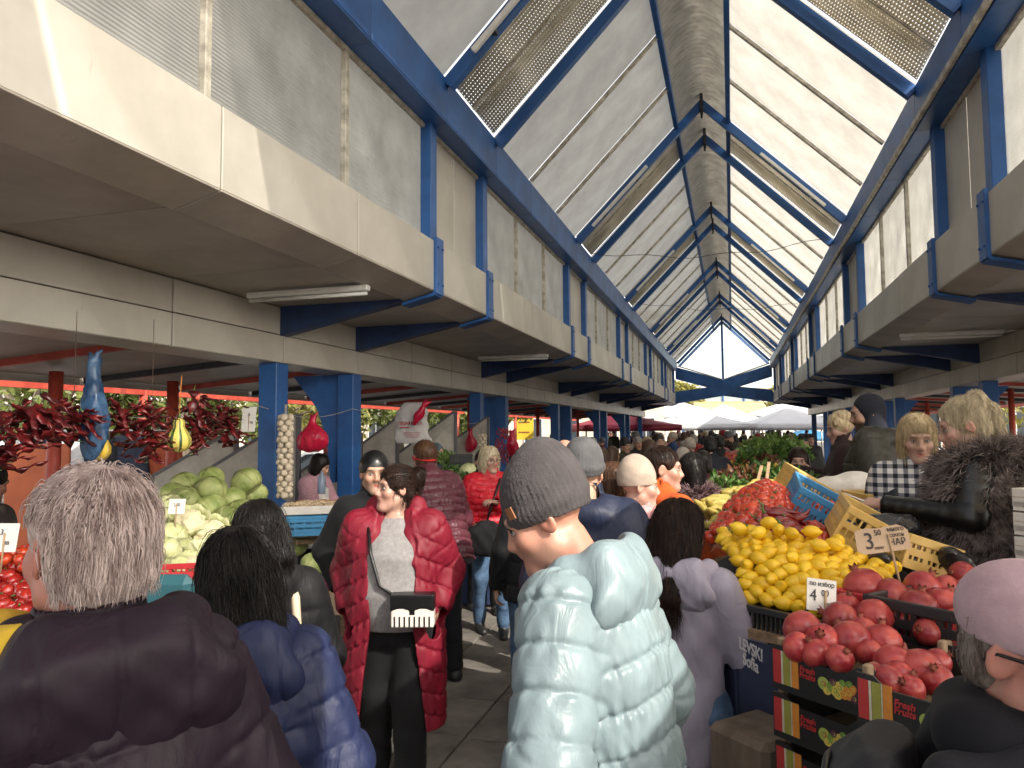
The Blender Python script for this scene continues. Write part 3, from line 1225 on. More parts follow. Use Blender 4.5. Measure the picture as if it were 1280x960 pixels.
        o = quad_mesh('body', V, Q, SKIN, s.t, np.clip(col, 0, 1))
        if eyes and fine <= .0085:
            for sg in (-1, 1):
                m = MB()
                c0 = Vector(h(sg * .0325, .0758, .004))
                rm = Matrix(s.hR.tolist())
                pr = [(math.sin(a) * .0118, -math.cos(a) * .0118) for a in np.linspace(.05, math.pi - .05, 9)]
                m.lathe([(x * hs, z * hs) for x, z in pr], 12, c0, rm @ Matrix.Rotation(math.pi / 2, 3, 'X') @ Matrix.Diagonal((1, .62, 1)))
                m.lathe([(x * .52 * hs, z * .52 * hs) for x, z in pr], 10, Vector(h(sg * .0325, .0826, .004)), rm @ Matrix.Rotation(math.pi / 2, 3, 'X'), 1)
                m.tube([Vector(h(sg * (.0325 + u * .0135), .0885 - abs(u) * .006 - (u > .5) * .002, .0118 - u * u * .006)) for u in (-1, -.5, 0, .5, 1.1)], .0013 * hs if not makeup else .0021 * hs, 5, 2)
                m.build('eye', [EYEW, EYEI, DARKM], s.t)
        return o

    def hand(s, F, a, sg):
        k = s.k * (.93 if s.fem else 1)
        w = a[2]
        d = (a[2] - a[1]) / np.linalg.norm(a[2] - a[1])
        up = np.array([0, 0, 1.]) if abs(d[2]) < .75 else np.array([0, 1., 0])
        # palm faces down/inwards; lateral axis from thumb side to little finger
        inn = np.array([-sg, 0, 0]) if abs(d[2]) > .75 else np.array([-sg * .5, 0, -1.])
        n = inn - d * (inn @ d)
        n /= np.linalg.norm(n)
        lat = np.cross(d, n) * sg
        if (abs(d[2]) > .75 and lat[1] > 0) or (abs(d[2]) <= .75 and lat[0] * sg < 0):
            lat = -lat
        for j in range(4):
            o = (-.026 + j * .0175) * k
            F.cap(w + d * .010 * k + lat * o * .6, w + d * .078 * k + lat * o, .015 * k, .0125 * k, .012)
            L = (.040, .045, .042, .032)[j] * k
            c = s.curl * (1 + .12 * j)
            b = w + d * .082 * k + lat * o * 1.08
            for q in range(3):
                dd = d * math.cos(c * (q + .6)) + n * math.sin(c * (q + .6))
                e = b + dd * L * (1, .68, .5)[q]
                F.cap(b, e, (.0098 - .0009 * q) * k, (.0090 - .0009 * q) * k, .004)
                b = e
        b = w + d * .022 * k - lat * .022 * k
        for q in range(3):
            dd = d * .72 - lat * (.68 - .35 * q) + n * (.35 + .15 * q)
            dd /= np.linalg.norm(dd)
            e = b + dd * (.038, .030, .024)[q] * k
            F.cap(b, e, (.0135 - .0015 * q) * k, (.0115 - .0012 * q) * k, .008)
            b = e

    # ---- clothing
    def jacket(s, m, name='jacket', hem=.80, rows=None, q=None, slq=None, step=.009, sl=(.080, .068, .052), wr=.006, collar=.085, opening=None,
               hood=0, shell=0, loose=1.0, cuff=None, extra=None, arms=True, colz=1.535, smooth=2, sh=.085):
        k = s.k
        if rows is None:
            w = s.w * loose
            if s.fem:
                rows = [(hem, .205 * w, .155 * loose, 0), (.95, .20 * w, .15 * loose, 0), (1.08, .175 * w, .13 * loose, 0), (1.24, .185 * w, .145 * loose, .012), (1.34, .185 * w, .12, 0), (1.41, .14 * w, .095, -.012), (1.455, .085, .08, -.015), (1.475, .078, .075, -.012)]
            else:
                rows = [(hem, .20 * w, .15 * loose, 0), (.95, .20 * w, .15 * loose, 0), (1.10, .195 * w, .145 * loose, 0), (1.26, .205 * w, .15 * loose, 0), (1.36, .20 * w, .125, -.005), (1.42, .15 * w, .10, -.012), (1.46, .09, .085, -.015), (1.48, .082, .08, -.012)]
        al = np.array([s.P(x, y, z) for x in (-.3 * s.w, .3 * s.w) for y in (-.25, .25) for z in (hem - .02, 1.56)] + [q2 for a in s.arms for q2 in a])
        lo, hi = al.min(0) - .1, al.max(0) + .1
        F = Field(lo, hi, step)
        F.prof(rows, .05, q=q, fr=s.fr(), sc=k, wr=wr, shell=shell, cut=opening)
        if arms:
            for i, a in enumerate(s.arms):
                qq = slq if slq else None
                d1 = (a[1] - a[0])
                F.cap(a[0], a[1], sl[0] * k, sl[1] * k, sh, q=qq)
                e = a[2] - (a[2] - a[1]) * .05
                F.cap(a[1], e, sl[1] * k, sl[2] * k, .035, q=(qq[0], qq[1], float(np.linalg.norm(d1))) if qq else None)
                dd = (a[2] - a[1]) / np.linalg.norm(a[2] - a[1])
                F.cap(e + dd * .012, e + dd * .14, sl[2] * k * .82, sl[2] * k * .82, .004, 'd')
        if collar:
            c0, c1 = s.P(0, -.012, 1.44), s.neck + (s.hc - s.neck) * ((colz - 1.455) / .145)
            F.cap(c0, c1, collar * k, (collar - .006) * k, .03)
            F.cap(c0 + (c1 - c0) * .75, c1 + (c1 - c0) * 1.5, (collar - .016) * k, (collar - .010) * k, .006, 'd')
        if hood:
            F.ell(s.P(0, -.105, 1.43), np.array([.15, .075, .075]) * k * hood, .04, rot=s.U)
            for sg in (-1, 1):
                F.cap(s.P(sg * .11, -.05, 1.46), s.P(sg * .08, .06, 1.44), .042 * k * hood, .03 * k, .04)
            F.ell(s.P(0, -.055, 1.50), np.array([.085, .055, .06]) * k * hood, .02, 'd', rot=s.U)
        if extra:
            extra(F)
        V, Q = F.mesh(smooth)
        # small creases
        nV = V + 0
        return quad_mesh(name, nV, Q, m, s.t)

    def trousers(s, m, step=.012, r=(.098, .070, .056), name='trousers', top=1.0):
        k = s.k
        al = np.array([q for l in s.legs for q in l[:3]] + [s.pel])
        lo, hi = al.min(0) - .2, al.max(0) + .22
        lo[2] = 0.01
        F = Field(lo, hi, step)
        F.prof([(.80, .16, .115, 0), (.90, .178, .13, 0), (top, .165, .12, 0)], .05, sc=k)
        for l in s.legs:
            F.cap(l[0], l[1], r[0] * k, r[1] * k, .05)
            F.cap(l[1], l[2] + [0, 0, .04], r[1] * k, r[2] * k, .03, q=(.13, .006))
        V, Q = F.mesh(2)
        V = V + 0.004 * folds(V[:, 0], V[:, 1], V[:, 2])[:, None] * np.array([1, 1, 0])
        return quad_mesh(name, V, Q, m, s.t)

    def shoes(s, m=None, sole=None, step=.008):
        for l in s.legs:
            k = s.k
            f = rotz(l[3]) @ np.array([0, 1., 0])
            a = l[2]
            F = Field(a - .26, a + .26, step)
            F.cap(a + f * -.02 * k + [0, 0, -.035 * k], a + f * .14 * k + [0, 0, -.052 * k], .042 * k, .036 * k, .02)
            F.cap(a + [0, 0, -.03], a + [0, 0, .02], .042 * k, .045 * k, .03)
            z0 = a[2] - .083 * k
            F.put(lambda X, Y, Z: Z - z0 + 0 * X + 0 * Y, a - .25, a + .25, .003, 'd')
            V, Q = F.mesh(1)
            mi = (V[Q][:, :, 2].mean(1) < z0 + .025).astype(int) if sole else None
            quad_mesh('shoe', V, Q, [m or SHOEB] + ([sole] if sole else []), s.t, mi=mi)

    # ---- hair and hats
    def hairF(s, fine=.007):
        return Field(s.hc - np.array([.2, .2, .45]), s.hc + np.array([.2, .2, .24]), fine)

    def groove(s, a=.0035, n=38):
        return lambda x, y, z: a * np.sin(np.arctan2(y, x) * n + 5 * np.sin(z * 30) + folds(x, y, z) * 4)

    def hair(s, m, kind='short', fine=.007, vol=1.0, strands=0, wave=0.0, fall=.30, bare=None):
        hs = s.hs
        F = s.hairF(fine)
        E = lambda c, r_, kk=.015, op='u', g=0: F.ell(s.Hd(*c), np.array(r_) * hs, kk * hs, op, s.hR, s.groove(.003 * vol) if g else None)
        v = .012 * vol
        E((0, -.020, .038), (.076 + v, .096 + v, .084 + v), g=1)
        if kind in ('short', 'crop'):
            E((0, -.055, -.02), (.072 + v * .6, .05 + v * .7, .07), .02, g=1)
            E((0, .105, -.038), (.085, .075, .092), .012, 'd')
            for sg in (-1, 1):
                E((sg * .085, .012, -.038), (.026, .042, .052), .01, 'd')
            for sg in (-1, 1):
                E((sg * .090, -.004, -.006), (.030, .026, .038), .008, 'd')
            E((0, .0, -.125), (.12, .12, .058), .010, 'd')
        elif kind == 'bob':
            for sg in (-1, 1):
                E((sg * .066, -.010, -.04), (.030 * vol, .062, .095), .03, g=1)
            E((0, -.06, -.04), (.078 * vol, .05, .095), .03, g=1)
            E((0, .098, -.050), (.054, .068, .088), .015, 'd')
            E((0, .104, .02), (.048, .03, .032), .02, 'd')
        elif kind == 'long':
            for sg in (-1, 1):
                E((sg * .062, -.014, -.05), (.030, .058, .10), .03, g=1)
            F.cap(s.Hd(-.035, -.06, -.02), s.Hd(-.05, -.085, -fall), .058 * hs * vol, .045 * hs * vol, .03)
            F.cap(s.Hd(.035, -.06, -.02), s.Hd(.05, -.085, -fall), .058 * hs * vol, .045 * hs * vol, .03)
            E((0, .098, -.045), (.056, .068, .088), .015, 'd')
            E((0, .104, .02), (.048, .03, .032), .02, 'd')
        elif kind in ('bun', 'pony'):
            E((0, -.055, -.02), (.066 + v * .6, .05, .07), .02, g=1)
            E((0, .106, -.026), (.080, .074, .100), .012, 'd')
            for sg in (-1, 1):
                E((sg * .085, .018, -.045), (.028, .042, .050), .01, 'd')
            E((0, .0, -.125), (.12, .12, .05), .015, 'd')
            if kind == 'bun':
                E((0, -.125, .045), (.05 * vol, .045 * vol, .055 * vol), .012, g=1)
                E((0, -.14, .085), (.045, .04, .035), .012, g=1)
            else:
                E((0, -.085, .105), (.035, .035, .03), .012, g=1)
                F.cap(s.Hd(0, -.095, .10), s.Hd(.0, -.122, .03), .024 * hs, .030 * hs, .02)
                F.cap(s.Hd(.0, -.122, .03), s.Hd(.01, -.118, -fall), .031 * hs, .022 * hs, .02)
        elif kind == 'curly':
            r2 = np.random.default_rng(3)
            for i in range(46):
                a, b = r2.uniform(-2.6, 2.6) - math.pi / 2, r2.uniform(-.2, 1.3)
                E((math.cos(a) * math.cos(b) * .085, -.02 + math.sin(a) * math.cos(b) * .10, .038 + math.sin(b) * .09), (.024, .024, .022), .006)
            E((0, .105, -.038), (.085, .075, .092), .012, 'd')
        if bare:
            bare(F)
        V, Q = F.mesh(2)
        if strands:
            p = s.strands(F, V, strands, kind, fall)
            v2, q2 = strand_mesh(p, np.full(len(p), .0008 * hs) * rng.uniform(.6, 1.6, len(p)), .15)
            Q = np.concatenate([Q, q2 + len(V)])
            V = np.concatenate([V, v2])
        return quad_mesh('hair', V, Q, m, s.t)

    def strands(s, F, V, n, kind, fall):
        """hairs that run over the surface of the hair mass: from the crown outwards, then down (or towards the knot)"""
        hs = s.hs
        n_ = n
        P = V[rng.integers(0, len(V), int(n * 1.3))] + rng.normal(size=(int(n * 1.3), 3)) * .002
        n = len(P)
        m = 7
        L = {'short': .040, 'crop': .022, 'bob': .075, 'long': .11, 'curly': .03}.get(kind, .07) * hs * rng.uniform(.6, 1.3, n)
        lift = rng.uniform(.0, .0055, n) * hs + (rng.uniform(0, 1, n) < .06) * rng.uniform(0, .010, n)
        cr = np.array([0, -.045, .13])
        out = [P]
        wob = rng.normal(size=(n, 3)) * .30
        for j in range(m - 1):
            q = (P - s.hc) @ s.hR / hs
            if kind in ('bun', 'pony'):
                tgt = np.array([0, -.125, .05]) if kind == 'bun' else np.array([0, -.085, .105])
                d = tgt - q
                back = (q[:, 1] < -.10)
                d[back] = np.array([.1, 0, -1]) if kind == 'pony' else np.cross(q[back] - tgt, [0, 1, 0])
            else:
                d = (q - cr) / (np.linalg.norm(q - cr, axis=1)[:, None] + 1e-6) + np.array([0, .35 * (kind in ('short', 'crop')), -.8])
            d = d / (np.linalg.norm(d, axis=1)[:, None] + 1e-9)
            d = (d @ s.hR.T) + wob * (.5 + .5 * np.sin(j + wob[:, :1] * 9))
            nrm = F.grad(P)
            d = d - nrm * (d * nrm).sum(1)[:, None]
            d /= np.linalg.norm(d, axis=1)[:, None] + 1e-9
            d = np.where((nrm[:, 2:3] < -.45), np.array([[0, 0, -1.]]) + wob * .6, d)
            P = P + d * (L / (m - 1))[:, None]
            dd = F.sample(P)
            fix = np.where((nrm[:, 2] < -.45) | (dd > .05), 0, np.clip(dd - lift, -.012, .012))
            P = P - nrm * fix[:, None]
            out.append(P)
        P = np.stack(out, 1)
        if kind in ('short', 'crop'):
            q = (P - s.hc) @ s.hR / hs
            ear = np.sqrt(((np.abs(q[..., 0]) - .082) / .04) ** 2 + ((q[..., 1] + .004) / .034) ** 2 + ((q[..., 2] + .004) / .042) ** 2)
            bad = (ear < 1) | ((q[..., 1] > .0) & (np.abs(q[..., 0]) > .04) & (q[..., 2] < .038)) | (q[..., 2] < (-.078 if kind == 'short' else -.072)) | ((q[..., 1] > .05) & (q[..., 2] < .06))
            P = P[~bad.any(1)]
        return P

    def hood(s, m, c=(0, -.125, 1.37), r=(.17, .085, .125), tilt=.3, seam=.075, step=.006, name='hood', roll=.05):
        """a hood lying open on the back: a seamed pouch and a rolled edge round the neck"""
        F = Field(s.P(0, 0, 1.38) - .36, s.P(0, 0, 1.38) + .34, step)
        k = s.k
        F.ell(s.P(*c), np.array(r) * k, .02, rot=s.U @ rotx(tilt),
              wr=lambda x, y, z: .009 * folds(x * .8, y, z * 1.6) - .007 * np.exp(-(x / .005) ** 2) - .006 * np.exp(-((np.abs(x) - seam - .1) / .004) ** 2))
        for sg in (-1, 1):
            F.cap(s.P(c[0] + sg * r[0] * .5, c[1] + .03, c[2] + .05), s.P(c[0] + sg * .105, -.015, 1.47), roll * k * .9, roll * .95 * k, .07)
            F.cap(s.P(c[0] + sg * .105, -.015, 1.47), s.P(c[0] + sg * .075, .075, 1.44), roll * .95 * k, roll * .7 * k, .03)
        F.cap(s.P(c[0] - .07, -.095, c[2] + .10), s.P(c[0] + .07, -.095, c[2] + .10), roll * k, roll * k, .06)
        F.ell(s.P(c[0], -.028, 1.53), np.array([.088, .082, .075]) * k, .012, 'd', rot=s.U)
        V, Q = F.mesh(1)
        V = V + .0035 * folds(V[:, 0] * 1.6, V[:, 1] * 1.6, V[:, 2] * 2.4)[:, None] * np.array([.6, .6, 1])
        return quad_mesh(name, V, Q, m, s.t)

    def beanie(s, m, band=True, fine=.006, peak=.02, low=0, knit=True, loose=1.0, name='hat', slouch=0.0):
        F = s.hairF(fine)
        hs = s.hs
        v = .014
        E = lambda c, r_, kk=.012, op='u', g=None: F.ell(s.Hd(*c), np.array(r_) * hs, kk * hs, op, s.hR, g)
        wr = (lambda x, y, z: .0022 * np.sin(np.arctan2(y, x) * 44)) if knit else (lambda x, y, z: .0025 * folds(x * 1.5, y * 1.5, z * 3))
        E((0, -.022, .042), (.076 + v, .096 + v, .088 + v + peak * .5), g=wr)
        if peak:
            E((0, -.035 - slouch, .10), (.06 * loose, .072 * loose, .04 + peak), .05, g=wr)
        E((0, .02, -.10 + low), (.16, .20, .115), .004, 'd')
        if band:
            tmp = Field(s.hc - .2, s.hc + .2, fine)
            E((0, -.020, .030), (.076 + v + .006, .098 + v + .006, .05), .006, g=wr)
            E((0, .02, -.10 + low), (.16, .20, .112), .004, 'd')
        V, Q = F.mesh(1)
        return quad_mesh(name, V, Q, m, s.t)

    def hoodup(s, m, fine=.008, name='hood', tight=0):
        F = s.hairF(fine)
        hs = s.hs
        E = lambda c, r_, kk=.02, op='u', g=None: F.ell(s.Hd(*c), np.array(r_) * hs, kk * hs, op, s.hR, g)
        g = lambda x, y, z: .004 * folds(x, y, z)
        E((0, -.026, .036), (.098 - tight, .115 - tight, .108 - tight), g=g)
        F.cap(s.Hd(0, -.03, -.03), s.neck + s.U @ np.array([0, 0, -.02]), (.088 - tight) * hs, .10 * hs, .05)
        E((0, .105, -.015), (.060, .10, .088), .02, 'd')
        V, Q = F.mesh(2)
        return quad_mesh(name, V, Q, m, s.t)

    def strap(s, pts, m, w=.03, name='bag_strap'):
        b = MB()
        q = [Vector(s.P(*p)) for p in pts]
        b.tube(q, w / 2, 6)
        return b.build(name, m, s.t)

# ------------------------------------------------------------------ around the hall
LEAFM = {}


def leafmat(i):
    if i not in LEAFM:
        c, c2 = [((.095, .13, .028), (.25, .28, .07)), ((.17, .17, .035), (.36, .32, .08)), ((.045, .07, .018), (.12, .16, .04))][i]
        LEAFM[i] = mat('foliage_%s' % ('green', 'yellowing', 'dark')[i], c, .55, .1, 1.1, c2=c2, trans=.35)
    return LEAFM[i]


BARK = mat('bark', (.13, .10, .075), .9, .35, 9, .6, 30, stretch=(1, 1, .3))


def tree(label, p, h, r, mi, n=4200, leaf=.16, trunk=.16, base=.16):
    t = thing('tree', label, 'tree', p, 0, 'trees beyond the stalls')
    g = np.random.default_rng(int(abs(p[0] * 31 + p[1] * 17)))
    m = MB()
    top = Vector((g.normal() * .2, g.normal() * .2, h * .62))
    m.tube([(0, 0, 0), (.05, .02, h * .25), (top.x * .6, top.y * .6, h * .45), top], [trunk, trunk * .75, trunk * .55, trunk * .3], 8)
    cl = []
    for i in range(15):
        a, e = g.uniform(0, 6.28), g.uniform(-.35, 1.2)
        rr = r * g.uniform(.55, .95)
        q = Vector((math.cos(a) * math.cos(e) * rr, math.sin(a) * math.cos(e) * rr, h * (base + .40) + math.sin(e) * (h * (1 - base) * .52)))
        cl.append((q, r * g.uniform(.26, .45)))
        m.tube([Vector((0, 0, h * g.uniform(.28, .5))), q * .55 + Vector((0, 0, h * .2)), q], [trunk * .35, trunk * .22, .02], 5)
    m.build('trunk', BARK, t)
    per = n // len(cl)
    V = []
    for q, cr in cl:
        d = g.normal(size=(per, 3))
        d /= np.linalg.norm(d, axis=1)[:, None]
        pos = np.array(q) + d * (cr * g.uniform(.35, 1.0, per) ** .6)[:, None] * np.array([1, 1, .8])
        ax = g.normal(size=(per, 3))
        ax /= np.linalg.norm(ax, axis=1)[:, None]
        bx = np.cross(ax, g.normal(size=(per, 3)))
        bx /= np.linalg.norm(bx, axis=1)[:, None]
        L = leaf * g.uniform(.5, 1.1, per)[:, None]
        V.append(np.stack([pos - ax * L, pos + bx * L * .45, pos + ax * L, pos - bx * L * .45], 1).reshape(-1, 3))
    V = np.concatenate(V)
    quad_mesh('crown', V, np.arange(len(V)).reshape(-1, 4), leafmat(mi), t)
    return t


def gp(px, d):
    p = at(px, 540, d)
    return (p.x, p.y, 0)


tree('broad green tree at the far left, behind the nearest pepper strings', gp(30, 13), 4.4, 2.2, 0, 5000, .13)
tree('sunlit yellowing tree left of the blue bag', gp(130, 17), 4.4, 2.3, 1, 4600, .13)
tree('green tree behind the two red posts', gp(225, 15), 3.7, 2.0, 0, 4600, .12)
tree('yellowing tree behind the nearest blue column', gp(335, 19), 4.4, 2.3, 1, 4200, .14)
tree('green tree beyond the red bag', gp(415, 23), 4.8, 2.6, 0, 4200, .15)
tree('leaning green tree behind the hanging white bag', gp(500, 24), 4.7, 2.8, 0, 4200, .15)
tree('sunlit yellowing tree beyond the maroon jacket', gp(570, 30), 5.3, 3.0, 1, 4200, .17)
tree('dark green tree left of the yellow poster', gp(630, 34), 5.5, 2.6, 2, 3500, .18)
tree('yellowing tree above the far tents, left of the awning', gp(848, 66), 5.6, 2.6, 1, 3000, .3)
tree('yellowing tree above the far tents, right of the awning', gp(972, 66), 5.6, 2.6, 1, 3000, .3)
tree('bare looking tree by the right hand brick house', gp(1190, 24), 5.1, 2.2, 1, 1500, .15)

# outer canopies beyond the columns
for s, lab in ((-1, 'grey sheet canopy with red edge beams over the left stalls'), (1, 'grey sheet canopy with red edge beams over the right stalls')):
    t = thing('outer_canopy', lab, 'canopy', (CX, 0, 0))
    y0 = -1.0 if s < 0 else 5.0
    nb = 24 if s < 0 else 20
    for j in range(nb):
        y = y0 + j * 1.5
        m = MB()
        m.beam((s * 4.32, y + .75, 2.60), (s * 6.55, y + .75, 2.44), 1.47, .03, up=(0, 0, 1))
        m.build('roof_sheet', GREYP, t)
        m = MB()
        m.beam((s * 4.32, y, 2.56), (s * 6.5, y, 2.40), .06, .07)
        m.build('purlin', DARKM if j % 2 else REDP, t)
        MB().box((s * 6.58, y + .75, 2.45), (.03, 1.48, .20)).build('fascia', GREYP, t)
    for j in range(nb // 4):
        y = y0 + 5.8 + j * 6
        MB().box((s * 7.3, y, 2.42), (.10, 5.9, .17)).build('edge_beam', REDP, t)
        m = MB()
        m.tube([(s * 7.3, y - 2.6, 0), (s * 7.3, y - 2.6, 2.4)], .055, 10)
        m.build('post', REDP, t)
        MB().tube([(s * 5.2, y - 1.4, 0), (s * 5.2, y - 1.4, 2.5)], .05, 10).build('post', REDP, t)
    if s < 0:
        for px, d in ((215, 8.6), (250, 10.5), (68, 7.2)):
            q = at(px, 540, d)
            MB().tube([(q.x - CX, q.y, 0), (q.x - CX, q.y, 2.42)], .065, 12).build('post', REDP, t)
        MB().box((-5.9, 1.9, 2.30), (4.2, .03, .24)).build('fascia', GREYP, t)

# slanted sheet dividers behind the left stalls
DIV = mat('divider_mesh_sheet', (.42, .39, .34), .5, .15, 4, .5, 160, c2=(.52, .49, .43))
labs = ['first slanted sheet divider behind the cabbages, from the left', 'sheet divider behind the cabbages, right beside the near blue column', 'slanted divider behind the pink sweater seller', 'slanted divider just right of the second blue column',
        'slanted divider left of the white hanging bag', 'slanted divider right of the white hanging bag', 'small slanted divider beside the black crates', 'farthest small slanted divider before the paired columns']
for i, (px, d, w, h0, h1) in enumerate([(243, 8.2, .95, 1.35, 1.85), (318, 7.9, .95, 1.45, 2.0), (412, 9.6, .8, 1.3, 1.8), (465, 10.5, .7, 1.5, 2.0), (530, 10.8, .9, 1.45, 2.1), (576, 12.5, .9, 1.45, 2.05), (603, 14.5, .8, 1.4, 1.9), (584, 15, .7, 1.3, 1.7)]):
    q = at(px, 540, d)
    t = thing('divider_panel', labs[i], 'partition', (q.x, q.y, 0), YAW - .15, 'slanted sheet dividers')
    m = MB()
    m.prism([(-w / 2, .4), (w / 2, .4), (w / 2, h1), (-w / 2, h0)], .02, Matrix(((1, 0, 0, 0), (0, 0, 1, 0), (0, 1, 0, 0), (0, 0, 0, 1))))
    m.build('sheet', DIV, t)
    m = MB()
    m.beam((-w / 2, .01, h0), (w / 2, .01, h1), .05, .03)
    m.box((w / 2 + .02, .01, h1 / 2), (.04, .05, h1))
    m.box((-w / 2 - .02, .01, h0 / 2), (.04, .05, h0))
    m.build('frame', mat('divider_frame', (.10, .10, .11), .5, .2), t)

# buildings beyond
PLASTER = mat('plaster', (.50, .45, .36), .85, .15, .6, .2, 8, c2=(.58, .53, .44))
BRICKM = mat('brick_wall', (.27, .11, .07), .85, .3, 8, .4, 18, c2=(.36, .17, .11))
WIN = mat('window_dark', (.05, .06, .07), .1, .3, 1)
WFR = mat('window_frame_white', (.62, .62, .6), .4, .05)


def building(name, label, px, d, w, h, rz, m, rows, cols, dep=8):
    q = at(px, 540, d)
    t = thing(name, label, 'building', (q.x, q.y, 0), rz)
    MB().box((0, dep / 2, h / 2), (w, dep, h)).build('wall', m, t)
    MB().box((0, dep / 2 - .1, h + .15), (w + .5, dep + .4, .3), bev=.05).build('roof', mat('roof_trim', (.35, .30, .25), .8, .2), t)
    for i in range(rows):
        for j in range(cols):
            x, z = (j + .5) / cols * w - w / 2, 1.0 + i * 3.0
            f = MB()
            for a, b in (((-.55, 0), (.06, 1.6)), ((.55, 0), (.06, 1.6)), ((0, 0), (.05, 1.6)), ((0, .8), (1.16, .06)), ((0, -.8), (1.3, .08))):
                f.box((x + a[0], -.03, z + .8 + a[1]), (b[0], .12, b[1]))
            f = f.build('window', WFR, t)
            MB().box((x, -.012, z + .8), (1.05, .03, 1.55)).build('pane', WIN, f)
    return t


bt = building('plaster_house', 'cream plaster building behind the left row of paired columns', 690, 46, 14, 9, YAW, PLASTER, 3, 6)
building('apartment_house', 'pale apartment house behind the left trees', 420, 52, 26, 12, YAW - .1, PLASTER, 4, 9)
building('apartment_house', 'long pale house at the far left beyond the trees', 60, 44, 26, 11, YAW + .3, PLASTER, 3, 9)
building('brick_house', 'red brick house beyond the right hand stalls', 1330, 27, 12, 8, YAW - .35, BRICKM, 2, 4)
building('apartment_house', 'far pale house closing the view past the tents', 930, 105, 40, 7.5, YAW, PLASTER, 2, 12)
p = at(655, 532, 33)
t = thing('poster', 'yellow poster on a frame before the cream building', 'poster', p, YAW)
MB().box((0, 0, 0), (.85, .05, 1.25)).build('sheet', mat('yellow_poster', (.62, .42, .03), .5, .1), t)
m = MB()
for z in (.35, .15, -.3):
    m.box((0, -.03, z), (.5, .008, .07))
m.build('print', mat('poster_print', (.20, .08, .02), .6), t)['kind'] = 'stuff'
m = MB()
for x in (-.4, .4):
    m.tube([(x, .04, .6), (x, .04, -1.6)], .03, 6)
m.build('leg', WFR, t)

# second hall behind, with an arched glazed end, and the yellow awning before it
q = at(905, 540, 78)
t = thing('glazed_hall', 'arched glass market hall with blue ribs behind the yellow awning', 'hall', (q.x, q.y, 0), YAW * .3)
m = MB()
arc = [(-4.2 * math.cos(a), 3.2 + 3.1 * math.sin(a)) for a in np.linspace(0, math.pi, 17)]
for y in (0, 4, 8):
    m.tube([(x, y, z) for x, z in arc], .14, 6)
for x in (-4.2, -2.1, 0, 2.1, 4.2):
    m.beam((x, 0, 0), (x, 0, 3.2 + 3.1 * math.sin(math.acos(max(-1, min(1, -x / 4.2))))), .12, .12, up=(0, 1, 0))
for i in (2, 5, 8, 11, 14):
    m.beam((arc[i][0], 0, arc[i][1]), (arc[i][0], 8, arc[i][1]), .1, .1)
m.build('frame', BLUE, t)
m = MB()
m.sheet(lambda u, v: (-4.15 * math.cos(u * math.pi), v * 8, 3.2 + 3.05 * math.sin(u * math.pi)), 16, 2, .02)
m.prism([(x * .98, z) for x, z in arc][::-1] + [], .02, Matrix(((1, 0, 0, 0), (0, 0, 1, .05), (0, 1, 0, 0), (0, 0, 0, 1))))
m.build('pane', mat('hazy_glass', (.55, .60, .60), .3, .1, trans=.4), t)
for s in (-1, 1):
    m = MB()
    for k in range(3):
        m.beam((s * 4.3, .5 + k * .4, 5.0 - k * .7), (s * 8.6, .5 + k * .4, 1.9 - k * .5), .14, .14)
    m.build('stay', BLUE, t)
p = at(909, 511, 56)
t = thing('awning', 'yellow awning above the white tents at the hall end', 'awning', p, YAW)
MB().sheet(lambda u, v: ((u - .5) * 5.3, -v * 1.6, .55 - v * .85 + .03 * math.sin(u * 40)), 20, 4, .03).build('cloth', mat('awning_yellow', (.75, .62, .28), .7, .08, trans=.4), t)
m = MB()
for i in range(12):
    m.box(((i + .5) / 12 * 5.3 - 2.65, -1.61, -.38), (.42, .02, .18))
m.build('valance', mat('awning_valance', (.72, .50, .05), .7, .1, trans=.3), t)
m = MB()
for x in (-2.6, 2.6):
    m.tube([(x, -1.5, -.3), (x, -1.5, -p.z)], .05, 6)
    m.tube([(x, 0, .55), (x, 0, -p.z)], .05, 6)
m.build('post', DARKM, t)

TENTW = mat('tent_white', (.72, .73, .75), .6, .05, 1, .1, 6, trans=.35)
TENTR = mat('tent_maroon', (.33, .025, .06), .6, .1, 2, .1, 6, trans=.3)


def tent(label, px, py, d, w, dep, rise, m, rz, val=.25, name='market_tent'):
    p = at(px, py, d)
    t = thing(name, label, 'tent', (p.x, p.y, 0), rz, 'market tents')
    z = p.z
    f = MB()
    n = 8
    for sx, sy, ln, ot in ((0, -1, w, dep), (1, 0, dep, w), (0, 1, w, dep), (-1, 0, dep, w)):
        def fn(u, v, sx=sx, sy=sy):
            c = Vector((-w / 2 + u * w, -dep / 2, 0)) if sy == -1 else Vector((w / 2 - u * w, dep / 2, 0)) if sy == 1 else Vector((w / 2, -dep / 2 + u * dep, 0)) if sx == 1 else Vector((-w / 2, dep / 2 - u * dep, 0))
            q = c * (1 - v * .97)
            return (q.x, q.y, z + rise * v - .10 * math.sin(v * math.pi) - .05 * math.sin(u * math.pi) * (1 - v))
        f.sheet(fn, n, 5, .01)
        f.sheet(lambda u, v, fn=fn: (fn(u, 0)[0], fn(u, 0)[1], fn(u, 0)[2] - v * val), n, 1, .01)
    f.build('canopy', m, t)
    for x in (-1, 1):
        for y in (-1, 1):
            MB().tube([(x * w * .48, y * dep * .48, 0), (x * w * .48, y * dep * .48, z)], .04, 6).build('pole', mat('tent_pole', (.32, .32, .33), .4, .1, metal=.5), t)
    return t


